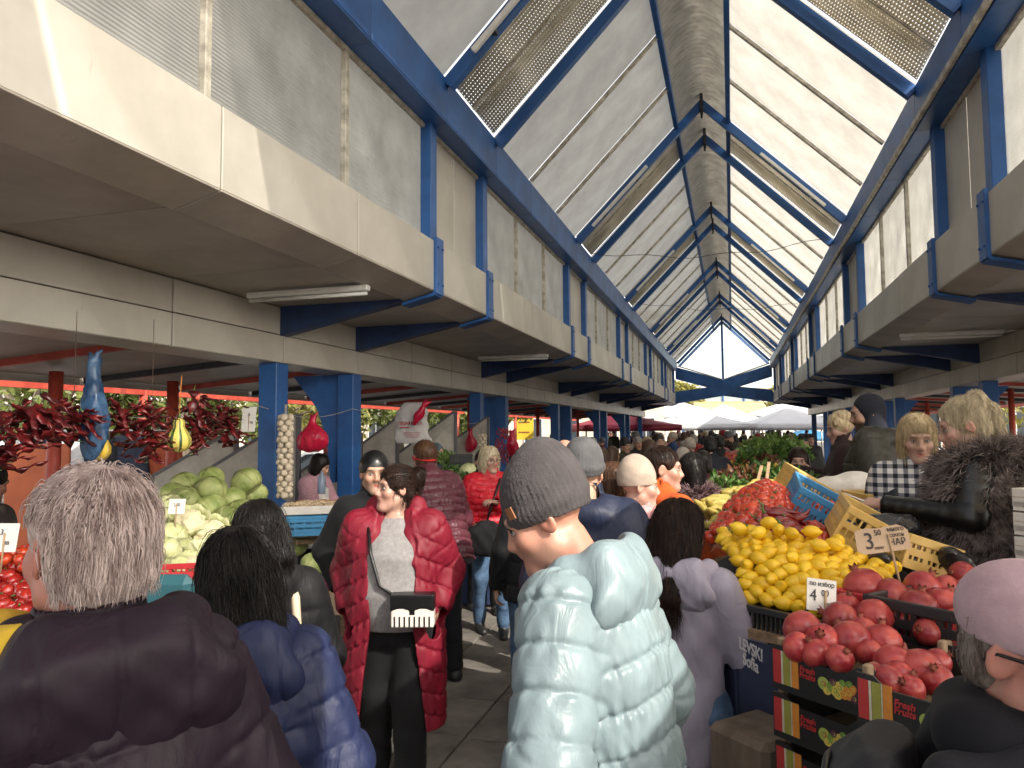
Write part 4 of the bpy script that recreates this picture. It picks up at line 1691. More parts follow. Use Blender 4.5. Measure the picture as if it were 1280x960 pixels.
tent('white tent roof at the left end of the far tents', 868, 531, 40, 5.5, 4, .85, TENTW, YAW)
tent('wide white tent in the middle under the yellow awning', 905, 532, 46, 6, 4, 1.3, TENTW, YAW)
tent('white tent at the right end, by the right hand columns', 985, 531, 41, 5.5, 4, .95, TENTW, YAW)
tent('grey white tent in the rear row, left side', 845, 518, 54, 7, 4, 1.0, TENTW, YAW)
tent('grey white tent in the rear row, right side', 985, 517, 54, 7, 4, .9, TENTW, YAW)
tent('maroon market parasol roof by the last left columns', 775, 532, 38, 5.0, 4, .75, TENTR, YAW + .2)
tent('blue tarpaulin tent beyond the right hand columns', 1010, 545, 48, 4, 3, .5, mat('tarp_blue', (.06, .25, .45), .6, .1, trans=.3), YAW)

# parked cars and clothes stall outside on the left
CARG = glass('car_glass', (.25, .28, .30), .25)


def car(label, px, d, rz, c):
    t = thing('parked_car', label, 'car', gp(px, d), rz, 'cars parked beyond the left stalls')
    pm = mat('car_paint_%s' % c[0], c[1], .25, .05, coat=.6)
    prof = [(-2.05, .35), (-2.1, .62), (-2.0, .86), (-1.25, .95), (-.62, 1.40), (.55, 1.46), (1.35, .98), (1.98, .90), (2.1, .6), (2.05, .35)]
    m = MB()
    ns = 6
    W = .84

    def fn(u, v):
        i = u * (len(prof) - 1)
        a = min(int(i), len(prof) - 2)
        x = prof[a][0] + (prof[a + 1][0] - prof[a][0]) * (i - a)
        z = prof[a][1] + (prof[a + 1][1] - prof[a][1]) * (i - a)
        y = (v - .5) * 2 * W * (1 - .16 * max(0, z - .9) / .5)
        return (x, y, z)
    m.grid(fn, len(prof) - 1, ns)
    for s in (-1, 1):
        m.add([(x, s * W * (1 - .16 * max(0, z - .9) / .5), z) for x, z in prof], [tuple(range(len(prof)))[::s]])
    m.box((0, 0, .38), (4.0, 1.6, .12))
    m.build('body', pm, t)
    for s in (-1, 1):
        g = MB()
        g.prism([(-1.12, .98), (-.58, 1.34), (-.02, 1.38), (-.02, .98)][::-s], .01 * s, Matrix(((1, 0, 0, 0), (0, 0, 1, s * .82), (0, 1, 0, 0), (0, 0, 0, 1))))
        g.prism([(.04, .98), (.04, 1.38), (.52, 1.37), (1.15, .99)][::-s], .01 * s, Matrix(((1, 0, 0, 0), (0, 0, 1, s * .82), (0, 1, 0, 0), (0, 0, 0, 1))))
        g.build('window', WIN, t)
        for x in (-1.3, 1.3):
            w = MB().lathe([(.20, -.09), (.31, -.09), (.32, 0), (.31, .09), (.20, .09)], 18, (x, s * .78, .32), Matrix.Rotation(math.pi / 2, 3, 'X')).build('wheel', mat('tyre', (.025, .025, .025), .8), t)
            MB().lathe([(.02, -.095), (.19, -.095), (.19, .095), (.02, .095)], 12, (x, s * .78, .32), Matrix.Rotation(math.pi / 2, 3, 'X')).build('rim', LAMP, w)
    MB().add([(-1.27, -.7, .97), (-1.27, .7, .97), (-.64, .62, 1.39), (-.64, -.62, 1.39)], [(0, 3, 2, 1)]).build('rear_window', WIN, t)
    for s in (-1, 1):
        MB().box((2.07, s * .6, .72), (.06, .3, .13), bev=.02).build('headlight', LAMP, t)
    return t


car('white car parked beyond the red bag and garlic', 418, 17, YAW + .2, ('white', (.7, .7, .7)))
car('blue car parked beyond the right end of the dividers', 588, 22, YAW + .3, ('blue', (.08, .22, .45)))
car('silver car parked behind the pepper strings', 275, 20, YAW, ('silver', (.45, .46, .47)))

# clothes rail on the far left
q = gp(120, 9.5)
t = thing('clothes_rail', 'metal clothes rail at the far left under the peppers', 'rack', q, YAW + .2)
m = MB()
for x in (-1.3, 1.3):
    m.tube([(x, 0, 0), (x, 0, 1.85)], .02, 6)
    m.tube([(x, -.3, .02), (x, .3, .02)], .02, 6)
m.tube([(-1.3, 0, 1.85), (1.3, 0, 1.85)], .018, 6)
m.build('rail', mat('rail_steel', (.4, .4, .42), .35, .1, metal=.8), t)
for i, (x, c, n) in enumerate([(-1.05, (.55, .55, .56), 'pale grey'), (-.72, (.02, .025, .05), 'dark navy'), (-.36, (.5, .51, .53), 'light grey'), (.02, (.03, .03, .04), 'black'), (.40, (.04, .05, .08), 'dark blue'), (.8, (.42, .10, .05), 'rust red')]):
    F = Field((-.28, -.12, -.85), (.28, .12, .1), .03)
    F.prof([(-.78, .2, .07, 0), (-.3, .19, .065, 0), (-.08, .2, .06, 0), (0, .10, .05, 0), (.03, .05, .04, 0)], .03, wr=.012)
    for s in (-1, 1):
        F.cap((s * .17, 0, -.06), (s * .24, 0, -.55), .055, .045, .03)
    V, Q = F.mesh(1)
    o = quad_mesh('hanging_garment', V, Q, fabric('garment_' + n.replace(' ', '_'), c), None)
    th = Vector(q) + Matrix.Rotation(YAW + .2, 3, 'Z') @ Vector((x, 0, 1.8))
    o.location = th
    o.rotation_euler = (0, 0, YAW + .2 + rng.uniform(-.5, .5))
    tag(o, n + ' garment on the clothes rail at the far left', 'garment', 'garments on the clothes rail')
q = at(48, 560, 8.6)
t = tag(MB().box((0, 0, 0), (.75, .04, 1.5), bev=.01).build('panel_board', mat('orange_board', (.42, .10, .035), .6, .15, 3)), 'rust orange board standing by the clothes rail', 'board')
t.location = (q.x, q.y, .95)
t.rotation_euler = (0, 0, YAW)

# ------------------------------------------------------------------ stall goods
LEMON = mat('lemon_peel', (.80, .48, .012), .36, .07, 9, .35, 170, c2=(.85, .56, .025), bdist=.0012, orand=.09)
TOMATO = mat('tomato_skin', (.52, .030, .014), .16, .22, 4, c2=(.64, .075, .02), coat=.3, orand=.25)
PEPPER = mat('pepper_skin', (.17, .010, .014), .2, .35, 6, .1, 20, c2=(.30, .018, .014), coat=.3)
DRYP = mat('dried_pepper_skin', (.06, .005, .008), .38, .45, 9, .9, 45, c2=(.17, .010, .011), coat=.12, orand=.35)
POMG = mat('pomegranate_skin', (.34, .018, .034), .32, .3, 18, .15, 70, c2=(.47, .075, .06), orand=.24)
STEMG = mat('green_stem', (.10, .16, .04), .7, .2, 20)
CABB = mat('cabbage_leaf', (.30, .40, .095), .5, .25, 7, .45, 26, c2=(.54, .58, .24), orand=.2)
CABL = mat('pale_cabbage_leaf', (.46, .50, .20), .5, .2, 5, .3, 20, c2=(.62, .62, .36), orand=.15)
CAUL = mat('cauliflower_curd', (.62, .56, .36), .8, .12, 14, .5, 60)
BLKP = mat('black_crate_plastic', (.018, .018, .02), .42, .2, 8)
REDC = mat('red_crate_plastic', (.42, .025, .03), .4, .12, 8)
BLUC = mat('blue_crate_plastic', (.05, .24, .46), .42, .14, 8)
YELC = mat('yellow_crate_plastic', (.58, .36, .09), .45, .14, 8, c2=(.66, .45, .14))
WHTC = mat('white_crate_plastic', (.66, .63, .58), .45, .1, 8)
PAPER = mat('white_card', (.72, .70, .66), .8, .06, 6)
KRAFT = mat('brown_card', (.46, .33, .22), .85, .1, 8)
INK = mat('marker_ink', (.015, .014, .02), .6, .1)
WOOD = mat('stall_wood', (.22, .14, .08), .75, .35, 5, .4, 20, c2=(.32, .22, .13), stretch=(1, 8, 8))
NAVYC = mat('navy_stall_cloth', (.010, .016, .045), .75, .25, 3, .3, 60)
STICK = mat('stick_wood', (.42, .29, .17), .8, .2, 20)


def mesh_only(m, name, mats):
    return mesh_of(name, m, mats)


def sdf_mesh(F, name, m, smooth=1):
    V, Q = F.mesh(smooth)
    o = quad_mesh(name, V, Q, m)
    me = o.data
    bpy.data.objects.remove(o)
    return me


def lemon_mesh(i):
    g = np.random.default_rng(i)
    pr = []
    for a in np.linspace(0, math.pi, 11):
        z = -math.cos(a) * .040
        r = math.sin(a) ** .9 * .0305
        pr.append((max(r, .001), z))
    pr = [(.003, -.0475), (.0065, -.044)] + pr[1:-1] + [(.0075, .043), (.0032, .0485)]
    ph = g.uniform(0, 6, 4)
    return mesh_only(MB().lathe(pr, 12, lobes=lambda a, t: 1 + .035 * math.sin(2 * a + ph[0]) + .02 * math.sin(3 * a + ph[1] + 5 * t)), 'lemon', LEMON)


def tomato_mesh(i, m=None):
    g = np.random.default_rng(i + 40)
    ph = g.uniform(0, 6)
    pr = [(.001, .024), (.012, .0285), (.024, .027), (.034, .017), (.037, .003), (.035, -.012), (.026, -.024), (.012, -.029), (.001, -.030)][::-1]
    me = MB().lathe(pr, 14, lobes=lambda a, t: 1 + .028 * math.sin(5 * a + ph) + .02 * math.sin(2 * a))
    for k in range(5):
        a = k * 1.2566 + ph
        d = Vector((math.cos(a), math.sin(a), 0))
        me.add([(0, 0, .0275), d * .006 + Vector((-d.y, d.x, 0)) * .0025 + Vector((0, 0, .0295)), d * .017 + Vector((0, 0, .031)), d * .006 - Vector((-d.y, d.x, 0)) * .0025 + Vector((0, 0, .0295))], [(0, 3, 2, 1)], 1)
    me.tube([(0, 0, .027), (.002, .001, .036)], .0022, 5, 1)
    return mesh_only(me, 'tomato', [m or TOMATO, STEMG])


def pom_mesh(i):
    g = np.random.default_rng(i + 90)
    ph = g.uniform(0, 6, 3)
    pr = [(max(.001, math.sin(a) * .042), -math.cos(a) * .039) for a in np.linspace(0, math.pi, 13)]
    return mesh_only(MB().lathe(pr, 18, lobes=lambda a, t: 1 + .022 * math.cos(6 * a + ph[0]) * math.sin(t * math.pi) + .018 * math.sin(2 * a + ph[1])), 'pomegranate', POMG)


crown = MB()
crown.lathe([(.015, -.006), (.008, .001), (.0075, .004), (.010, .009)], 12)
for k in range(6):
    a = k * math.pi / 3
    d = Vector((math.cos(a), math.sin(a), 0))
    e = Vector((-d.y, d.x, 0))
    crown.add([d * .009 + e * .0045 + Vector((0, 0, .008)), d * .009 - e * .0045 + Vector((0, 0, .008)), d * .0135 + Vector((0, 0, .015))], [(0, 1, 2), (2, 1, 0)])
me_crown = mesh_of('crown', crown, mat('pomegranate_crown', (.24, .06, .035), .7, .3, 30))
LEM = [lemon_mesh(i) for i in range(4)]
TOM = [tomato_mesh(i) for i in range(4)]
POM = [pom_mesh(i) for i in range(4)]


def bil(c, u, v):
    return (c[0] * (1 - u) + c[1] * u) * (1 - v) + (c[3] * (1 - u) + c[2] * u) * v


def pile(c, nu, nv, r, mound=0.0, jit=.12, seed=0, layers=((0, 0),)):
    """hexagonally packed positions over the quad c (A B C D), rows along AB"""
    g = np.random.default_rng(seed)
    out = []
    n = (c[1] - c[0]).cross(c[3] - c[0])
    n.normalize()
    if n.z < 0:
        n = -n
    for j in range(nv):
        for i in range(nu - (j % 2)):
            u = (i + .5 + .5 * (j % 2)) / nu
            v = (j + .5) / nv
            p = bil(c, u, v)
            h = mound * math.sin(math.pi * min(1, max(0, u))) ** .7 * math.sin(math.pi * (.08 + v * .84)) ** .7
            out.append(p + Vector((g.normal() * r * jit, g.normal() * r * jit, h + g.normal() * r * jit)))
    return out, n


def rrot(g=rng):
    return (g.uniform(0, 6.28), g.uniform(0, 6.28), g.uniform(0, 6.28))


def crate(name, label, w, d, h, m, loc, rot, group=None, slots=9, rows=2, cat='crate', solid=.0):
    """plastic crate with slotted walls, open on top; w along x, d along y"""
    t = thing(name, label, cat, loc, 0, group)
    t.rotation_euler = rot
    MB().box((0, 0, .006), (w - .01, d - .01, .012)).build('base', m, t)
    for ax in range(4):
        L = w if ax % 2 == 0 else d
        o = (d if ax % 2 == 0 else w) / 2 - .006
        b = MB()
        b.box((0, 0, h - .016), (L, .018, .032), bev=.003)
        b.box((0, 0, .016), (L - .004, .012, .032))
        for r in range(1, rows):
            b.box((0, 0, h * r / rows), (L - .006, .012, .026))
        n = max(3, int(slots * L / max(w, d)))
        for i in range(n + 1):
            x = -L / 2 + .008 + (L - .016) * i / n
            b.box((x, 0, h / 2), (.007 if i % 3 else .018, .010, h - .03))
        o_ = b.build('side', m, t)
        a = ax * math.pi / 2
        o_.rotation_euler = (0, 0, a)
        o_.location = (math.sin(a) * o, -math.cos(a) * o, 0)
    return t


# ---- right stall: lemon display
LC = [at(893, 694, 3.02), at(936, 757, 2.62), at(1056, 782, 2.33), at(1140, 734, 2.62)]
pos, nn = pile(LC, 7, 10, .03, .0, .10, 3)
A, B, C_, D_ = LC
pos2 = []
for j in range(12):
    for i in range(9 - j % 2):
        u, v = (i + .5 + .5 * (j % 2)) / 9, (j + .5) / 12
        p = bil([A, B, C_, D_], 1 - u, v)
        h = .125 * (min(1, 2.2 * u)) ** .8 * (1 - max(0, v - .45) * .75) * (1 - max(0, .2 - v) * 1.2)
        pos2.append((p + Vector((rng.normal() * .004, rng.normal() * .004, h)), u))
for q, (p, u) in enumerate(pos2):
    o = inst('lemon', LEM[q % 4], None, p, (math.pi / 2 + rng.normal() * .35, rng.normal() * .5, rng.uniform(0, 6.28)), rng.uniform(.76, .88))
    tag(o, 'yellow lemon in the heaped lemon display on the right stall', 'lemon', 'lemons heaped on the right stall')
# loose second layer on the crest
for q in range(9):
    u, v = rng.uniform(.45, .95), rng.uniform(.05, .75)
    p = bil([A, B, C_, D_], 1 - u, v)
    h = .125 * (min(1, 2.2 * u)) ** .8 * (1 - max(0, v - .45) * .75) + .05
    tag(inst('lemon', LEM[q % 4], None, p + Vector((0, 0, h)), (math.pi / 2 + rng.normal() * .3, rng.normal() * .5, rng.uniform(0, 6.28)), rng.uniform(.78, .88)), 'yellow lemon in the heaped lemon display on the right stall', 'lemon', 'lemons heaped on the right stall')
m = MB()
V8 = [A, B, C_, D_]
bot = [p - Vector((0, 0, .06)) for p in V8]
top = [A + Vector((0, 0, .03)), B + Vector((0, 0, -.01)), C_ + Vector((0, 0, -.01)), D_ + Vector((0, 0, .08))]
m.grid(lambda u, v: bil(bot, u, v) + Vector((0, 0, .10 * (1 - u) ** .8 * min(1, 4 * v + .3) * min(1, 4 * (1 - v) + .2))), 8, 8)
heap = m.build('packing_board', BLKP)
tag(heap, 'black board under the heaped lemons on the right stall', 'board')
# black crate rim before the lemons
fd = (C_ - B).normalized()
fn_ = Vector((fd.y, -fd.x, 0)).normalized()
if fn_.dot(Vector((0, 0, 0)) - B) < 0:
    fn_ = -fn_
rim = thing('lemon_crate', 'low black slotted crate front along the lemon heap', 'crate', B, math.atan2(fd.y, fd.x))
LL = (C_ - B).length
m = MB()
m.box((LL / 2, -.045, .005), (LL + .1, .02, .022), bev=.003)
m.box((LL / 2, -.045, -.075), (LL + .1, .02, .022), bev=.003)
for i in range(int(LL / .018)):
    m.box((i * .018, -.045, -.035), (.006, .012, .075))
m.build('side', BLKP, rim)
MB().box((LL / 2, .13, -.088), (LL + .1, .36, .012)).build('base', BLKP, rim)
AL = (A - B)
m = MB()
sdv = Vector((AL.x, AL.y, 0)).normalized()
# ---- stall table with navy cloth
tab = thing('stall_table', 'right hand stall table under a dark navy cloth', 'table', (0, 0, 0))
P0 = at(902, 764, 3.0)
P1 = B + fn_ * .07
P1 = Vector((P1.x, P1.y, 1.12))
P2 = C_ + fn_ * .07 + fd * .12
P2 = Vector((P2.x, P2.y, 1.12))
P0 = Vector((A.x - .12, A.y - .02, 1.12))
PB = Vector((A.x + .1, 7.2, 1.12))
PR = Vector((2.35, 7.2, 1.12))
PC = Vector((2.35, P2.y + .2, 1.12))
poly = [P0, P1, P2, PC, PR, PB]
m = MB()
n = len(poly)
m.add([(p.x, p.y, 1.09) for p in poly] + [(p.x, p.y, 1.12) for p in poly], [tuple(range(n))[::-1] if False else tuple(range(n)), tuple(range(n, 2 * n))] + [(i, (i + 1) % n, (i + 1) % n + n, i + n) for i in range(n)])
m.build('tabletop', WOOD, tab)
m = MB()


def cloth(a, b, z0=1.085, z1=.04, folds_=9, amp=.012):
    d = (b - a)
    L = d.length
    d.normalize()
    nn2 = Vector((d.y, -d.x, 0))
    if nn2.dot(-a) < 0:
        nn2 = -nn2
    return lambda u, v: a * (1 - u) + b * u - Vector((0, 0, a.z)) + Vector((0, 0, z0 + (z1 - z0) * v)) + nn2 * (.006 + amp * v * (1 + math.sin(u * folds_ * L * 3 + v)) * .5)


for a, b in ((P0, P1), (P1, P2), (PB, P0)):
    m.sheet(cloth(a, b), 30, 5, .003)
cl = m.build('tablecloth', NAVYC, tab)
WHT = mat('printed_letters', (.50, .49, .50), .7, .12)
d = (P1 - P0).normalized()
nn2 = Vector((d.y, -d.x, 0))
if nn2.dot(-P0) < 0:
    nn2 = -nn2
fr = face_rot(d if d.dot(CR) > 0 else -d, nn2).to_euler()
for txt, py, sz in (('LEVSKI', 812, .055), ('Sofia', 829, .055)):
    v = at(938, py, 1) - Vector((0, 0, CAMZ))
    o = Vector((0, 0, CAMZ))
    tt = (P0 - o + nn2 * .022).dot(nn2) / v.dot(nn2)
    lettering(txt, sz, WHT, cl, o + v * tt, fr, bold=.001)

# ---- pomegranates
CARD = mat('crate_card_black', (.016, .015, .016), .45, .2, 6, .1, 20)
CARDI = mat('crate_card_inside', (.27, .19, .12), .85, .15, 10)
PRINTS = [mat('print_' + n, c, .5, .1, 30) for n, c in (('red', (.42, .03, .03)), ('cream', (.55, .50, .38)), ('olive', (.28, .27, .05)), ('orange', (.60, .22, .03)), ('yellow', (.60, .46, .08)), ('green', (.13, .24, .04)), ('plum', (.10, .02, .05)), ('kiwi', (.32, .40, .08)))]
CW, CD, CH = .295, .38, .118
CANG = math.atan2(-.676, .737)
me_cp_front = MB().prism([(-CW / 2, 0), (CW / 2, 0), (CW / 2, CH), (CW * .36, CH), (CW * .26, CH - .022), (-CW * .26, CH - .022), (-CW * .36, CH), (-CW / 2, CH)], .006, Matrix(((1, 0, 0, 0), (0, 0, -1, 0), (0, 1, 0, 0), (0, 0, 0, 1))))
me_cpf = mesh_of('front_panel', me_cp_front, CARD)
me_cps = mesh_of('side_panel', MB().box((0, 0, CH / 2 - .006), (.006, CD, CH - .012), bev=.001), CARD)
me_cpb = mesh_of('base', MB().box((0, 0, .004), (CW - .01, CD - .01, .006)), CARDI)
me_post2 = mesh_of('corner_post', MB().box((0, 0, .066), (.016, .026, .135), bev=.003), CARDI)
pm = MB()
x0 = -CW / 2 + .004
for i, (c, w) in enumerate(((0, .026), (1, .007), (2, .022), (1, .004), (3, .022))):
    pm.box((x0 + w / 2, 0, .062), (w - .001, .0012, .088), mi=c)
    x0 += w
me_stripe = mesh_of('stripe_print', pm, PRINTS)
pm = MB()
for i, (x, z, r, c) in enumerate([(.012, .054, .017, 7), (.030, .050, .014, 5), (.045, .046, .015, 4), (.058, .056, .015, 4), (.070, .044, .014, 3), (.083, .050, .018, 3), (.098, .040, .012, 6), (.110, .044, .012, 6), (.066, .068, .010, 5), (.052, .038, .013, 4), (.040, .064, .010, 6), (.085, .070, .010, 5), (.094, .062, .011, 3), (.118, .036, .009, 0), (.022, .040, .012, 4)]):
    pm.lathe([(r * .96, -.0006), (r, .0002), (r * .96, .0008), (.0004, .0012)], 12, (x, 0, z), Matrix.Rotation(math.pi / 2, 3, 'X'), c, smooth=False)
    pm.lathe([(r * .42, -.0014), (r * .40, .0002)], 10, (x + .001, -.0009, z), Matrix.Rotation(math.pi / 2, 3, 'X'), (c + 1) % 8 if c != 5 else 7, smooth=False)
me_print = mesh_of('fruit_print', pm, PRINTS)


def fruit_crate(label, loc, rz, txt=True):
    t = thing('fruit_crate', label, 'crate', loc, rz, 'stacked black cardboard fruit crates')
    f = inst('front_panel', me_cpf, t, (0, 0, 0))
    inst('front_panel', me_cpf, t, (0, CD, 0), (0, 0, math.pi))
    inst('side_panel', me_cps, t, (-CW / 2 + .003, CD / 2, 0))
    inst('side_panel', me_cps, t, (CW / 2 - .003, CD / 2, 0))
    inst('base', me_cpb, t, (0, CD / 2, 0))
    for x in (-1, 1):
        for y in (.02, CD - .02):
            inst('corner_post', me_post2, t, (x * (CW / 2 - .014), y, 0))
    inst('fruit_print', me_print, f, (0, -.0072, 0))
    inst('stripe_print', me_stripe, f, (0, -.0072, 0))
    for s, z in (('Fresh', .074), ('Fruits', .058)):
        lettering(s, .021, PRINTS[0], f, (-.036, -.0075, z), (math.pi / 2, 0, 0), bold=.0006, shear=.15)
    return t


PL = at(967, 803, 2.05)
e1 = Vector((.737, -.676, 0))
e2 = Vector((.676, .737, 0))
s1 = PL + e1 * CW / 2
ords = ['top', 'second', 'third', 'fourth', 'fifth', 'sixth', 'seventh', 'eighth', 'ninth', 'bottom']
for k in range(9):
    z = s1.z - CH - k * (CH + .012)
    if z < .0:
        break
    a = CANG + rng.normal() * .012
    fruit_crate('%s black fruit crate of the far stack below the pomegranates' % ords[k], (s1.x + rng.normal() * .003, s1.y + rng.normal() * .003, z), a)
PL2 = at(1074, 838, 1.72)
s2 = PL2 + e1 * CW / 2
for k in range(9):
    z = s2.z - CH - k * (CH + .012)
    if z < 0:
        break
    fruit_crate('%s black fruit crate of the near stack beside the capped man' % ords[k], (s2.x, s2.y, z), CANG + .05 + rng.normal() * .012)


def pom(px, py, r, lab, grp, flip=0):
    lab = lab
    d = float(np.interp(py, [718, 740, 775, 800, 816, 830, 850, 865], [2.50, 2.36, 2.18, 2.02, 1.96, 1.83, 1.76, 1.72])) if not flip else flip
    p = at(px, py, d)
    t = thing('pomegranate', lab, 'pomegranate', p, 0, grp)
    sc = r * 1.25 * d / 925 / .042
    t.rotation_euler = (rng.normal() * .75, rng.normal() * .75, rng.uniform(0, 6))
    t.scale = (sc, sc, sc)
    inst('fruit', POM[int(rng.integers(4))], t)
    inst('crown', me_crown, t, (0, 0, .038))
    return t


pom(1003, 787, 19, 'leftmost upper pomegranate of the far black crate', 'pomegranates in the far crate')
pom(1062, 802, 21, 'biggest front pomegranate of the far black crate', 'pomegranates in the far crate')
for px, py, r in [(1050, 774, 18), (1028, 801, 17), (1103, 803, 19), (997, 809, 15), (1020, 817, 15), (1050, 824, 14), (1078, 788, 14), (1085, 815, 14), (1092, 772, 19)]:
    pom(px, py, r, 'red pomegranate in the far black crate left of the signs', 'pomegranates in the far crate')
pom(1149, 838, 22, 'biggest pomegranate of the near black crate, beside the capped man', 'pomegranates in the near crate')
for px, py, r in [(1117, 830, 19), (1108, 852, 17), (1137, 862, 15), (1173, 827, 13), (1170, 850, 17), (1125, 845, 15), (1095, 845, 13)]:
    pom(px, py, r, 'red pomegranate in the near black crate beside the capped man', 'pomegranates in the near crate')
pom(1080, 735, 20.5, 'largest dark pomegranate, directly under the brown price card', 'pomegranates in the rear crates')
pom(1203, 718, 13, 'small pomegranate peeping over the mauve cap at the back', 'pomegranates in the rear crates')
pom(1175, 782, 17, 'pomegranate alone in the black crate left of the mauve cap', 'pomegranates in the rear crates')
for px, py, r in [(1116, 746, 18), (1153, 735, 18), (1182, 736, 14), (1148, 760, 19), (1180, 755, 17), (1058, 757, 13), (1120, 769, 15), (1205, 760, 16), (1210, 740, 14), (1135, 776, 13), (1160, 790, 14)]:
    pom(px, py, r, 'red pomegranate heaped in the rear crates behind the signs', 'pomegranates in the rear crates')
q = at(1140, 800, 2.2)
crate('fruit_tray', 'red plastic crate under the rear pomegranates', .36, .26, .12, REDC, (q.x + .02, q.y + .09, 1.17), (0, 0, CANG), slots=14)
q = at(1205, 800, 2.1)
crate('fruit_tray', 'black plastic crate of pomegranates right of the red crate', .36, .28, .13, BLKP, (q.x - .02, q.y + .06, 1.17), (0, 0, CANG), slots=14)

# ---- tomatoes, peppers, cherry tomatoes
TC = [at(886, 676, 3.15), at(985, 690, 2.95), at(1003, 640, 3.75), at(938, 634, 3.95)]
pos, _ = pile(TC, 13, 15, .03, .17, .22, 8)
for q, p in enumerate(pos):
    tag(inst('tomato', TOM[q % 4], None, p, (rng.normal() * .9, rng.normal() * .9, rng.uniform(0, 6)), rng.uniform(.8, 1.08)), 'red tomato in the heap behind the lemons', 'tomato', 'tomatoes heaped behind the lemons')
m = MB()
m.grid(lambda u, v: bil(TC, u, v) + Vector((0, 0, -.05 + .16 * math.sin(math.pi * u) ** .7 * math.sin(math.pi * (.08 + v * .84)) ** .7)), 8, 8)
tag(m.build('packing_board', BLKP), 'black board under the heaped tomatoes', 'board')
tomL = [mesh_of('cherry_tomato', MB().lathe([(max(.001, math.sin(a) * .0165), -math.cos(a) * .0165) for a in np.linspace(0, math.pi, 8)], 10), TOMATO)]
CT = [at(985, 692, 2.85), at(1036, 704, 2.72), at(1046, 672, 3.2), at(1002, 656, 3.45)]
pos, _ = pile(CT, 11, 13, .015, .05, .3, 9)
for q, p in enumerate(pos):
    tag(inst('cherry_tomato', tomL[0], None, p, (0, 0, 0), rng.uniform(.85, 1.25)), 'small red cherry tomato beside the tilted blue crate', 'cherry tomato', 'cherry tomatoes beside the blue crate')
m = MB()
m.grid(lambda u, v: bil(CT, u, v) + Vector((0, 0, -.03 + .04 * math.sin(math.pi * u) * math.sin(math.pi * v))), 6, 6)
tag(m.build('packing_board', BLKP), 'black board under the small cherry tomatoes', 'board')


def pepper_mesh(i, L=.15, r=.018, m=None, dry=False):
    g = np.random.default_rng(i + 200)
    pts, rs = [], []
    b = g.uniform(-.35, .35)
    for k in range(9):
        t = k / 8
        pts.append((L * (t - .5), L * b * (t - .5) ** 2 * 1.5, L * .1 * math.sin(t * 3 + i)))
        rs.append(r * (.55 + .65 * math.sin(min(1, t * 2.2) * math.pi / 2)) * (1 - t ** 2.2) + .0015 if not dry else r * (.7 + .5 * math.sin(t * 9 + i)) * (1 - t ** 3) + .002)
    mm = MB().tube(pts, rs, 9)
    if dry:
        mm.v = [(x, y * 1.25, z * .45 + .010 * math.sin(x * 55 + y * 90 + i)) for x, y, z in mm.v]
    e = Vector(pts[0])
    mm.tube([e, e + Vector((-.022, .003, .006)), e + Vector((-.038, .008, .016))], [.006, .0035, .003], 6, 1)
    return mesh_of('pepper', mm, [m or PEPPER, STEMG])


PEP = [pepper_mesh(i) for i in range(4)]
PC_ = [at(930, 697, 2.85), at(1000, 700, 2.80), at(1012, 660, 3.25), at(965, 664, 3.3)]
pos, _ = pile(PC_, 5, 8, .03, .06, .4, 12)
for q, p in enumerate(pos):
    tag(inst('pepper', PEP[q % 4], None, p + Vector((0, 0, .03)), (rng.normal() * .3, rng.normal() * .3, rng.normal() * .5 + .2), rng.uniform(.8, 1.05)), 'dark red pointed pepper between the tomatoes and lemons', 'pepper', 'dark red peppers between tomatoes and lemons')

# ---- corn and greens further along the stall
CORN = mat('corn_husk', (.42, .28, .035), .6, .3, 12, .3, 60, c2=(.38, .36, .10), stretch=(1, 6, 6))
cm = [mesh_of('corn_cob', MB().tube([(-.13, 0, 0), (-.09, .005, .01), (0, 0, .012), (.09, -.005, .006), (.14, -.01, 0)], [.008, .018, .021, .016, .004], 9), CORN)]
KC = [at(885, 664, 3.7), at(905, 640, 4.1), at(1000, 612, 4.9), at(1000, 634, 4.3)]
pos, _ = pile(KC, 8, 16, .03, .10, .3, 14)
for q, p in enumerate(pos):
    tag(inst('corn_cob', cm[0], None, p, (rng.normal() * .15, rng.normal() * .25, YAW + .5 + rng.normal() * .25), rng.uniform(.9, 1.25)), 'yellow corn cob in its husk behind the tomatoes', 'corn', 'corn cobs behind the tomatoes')
m = MB()
m.grid(lambda u, v: bil(KC, u, v) + Vector((0, 0, -.04 + .08 * math.sin(math.pi * u) * math.sin(math.pi * v))), 6, 6)
tag(m.build('packing_board', WOOD), 'wooden board under the corn cobs', 'board')


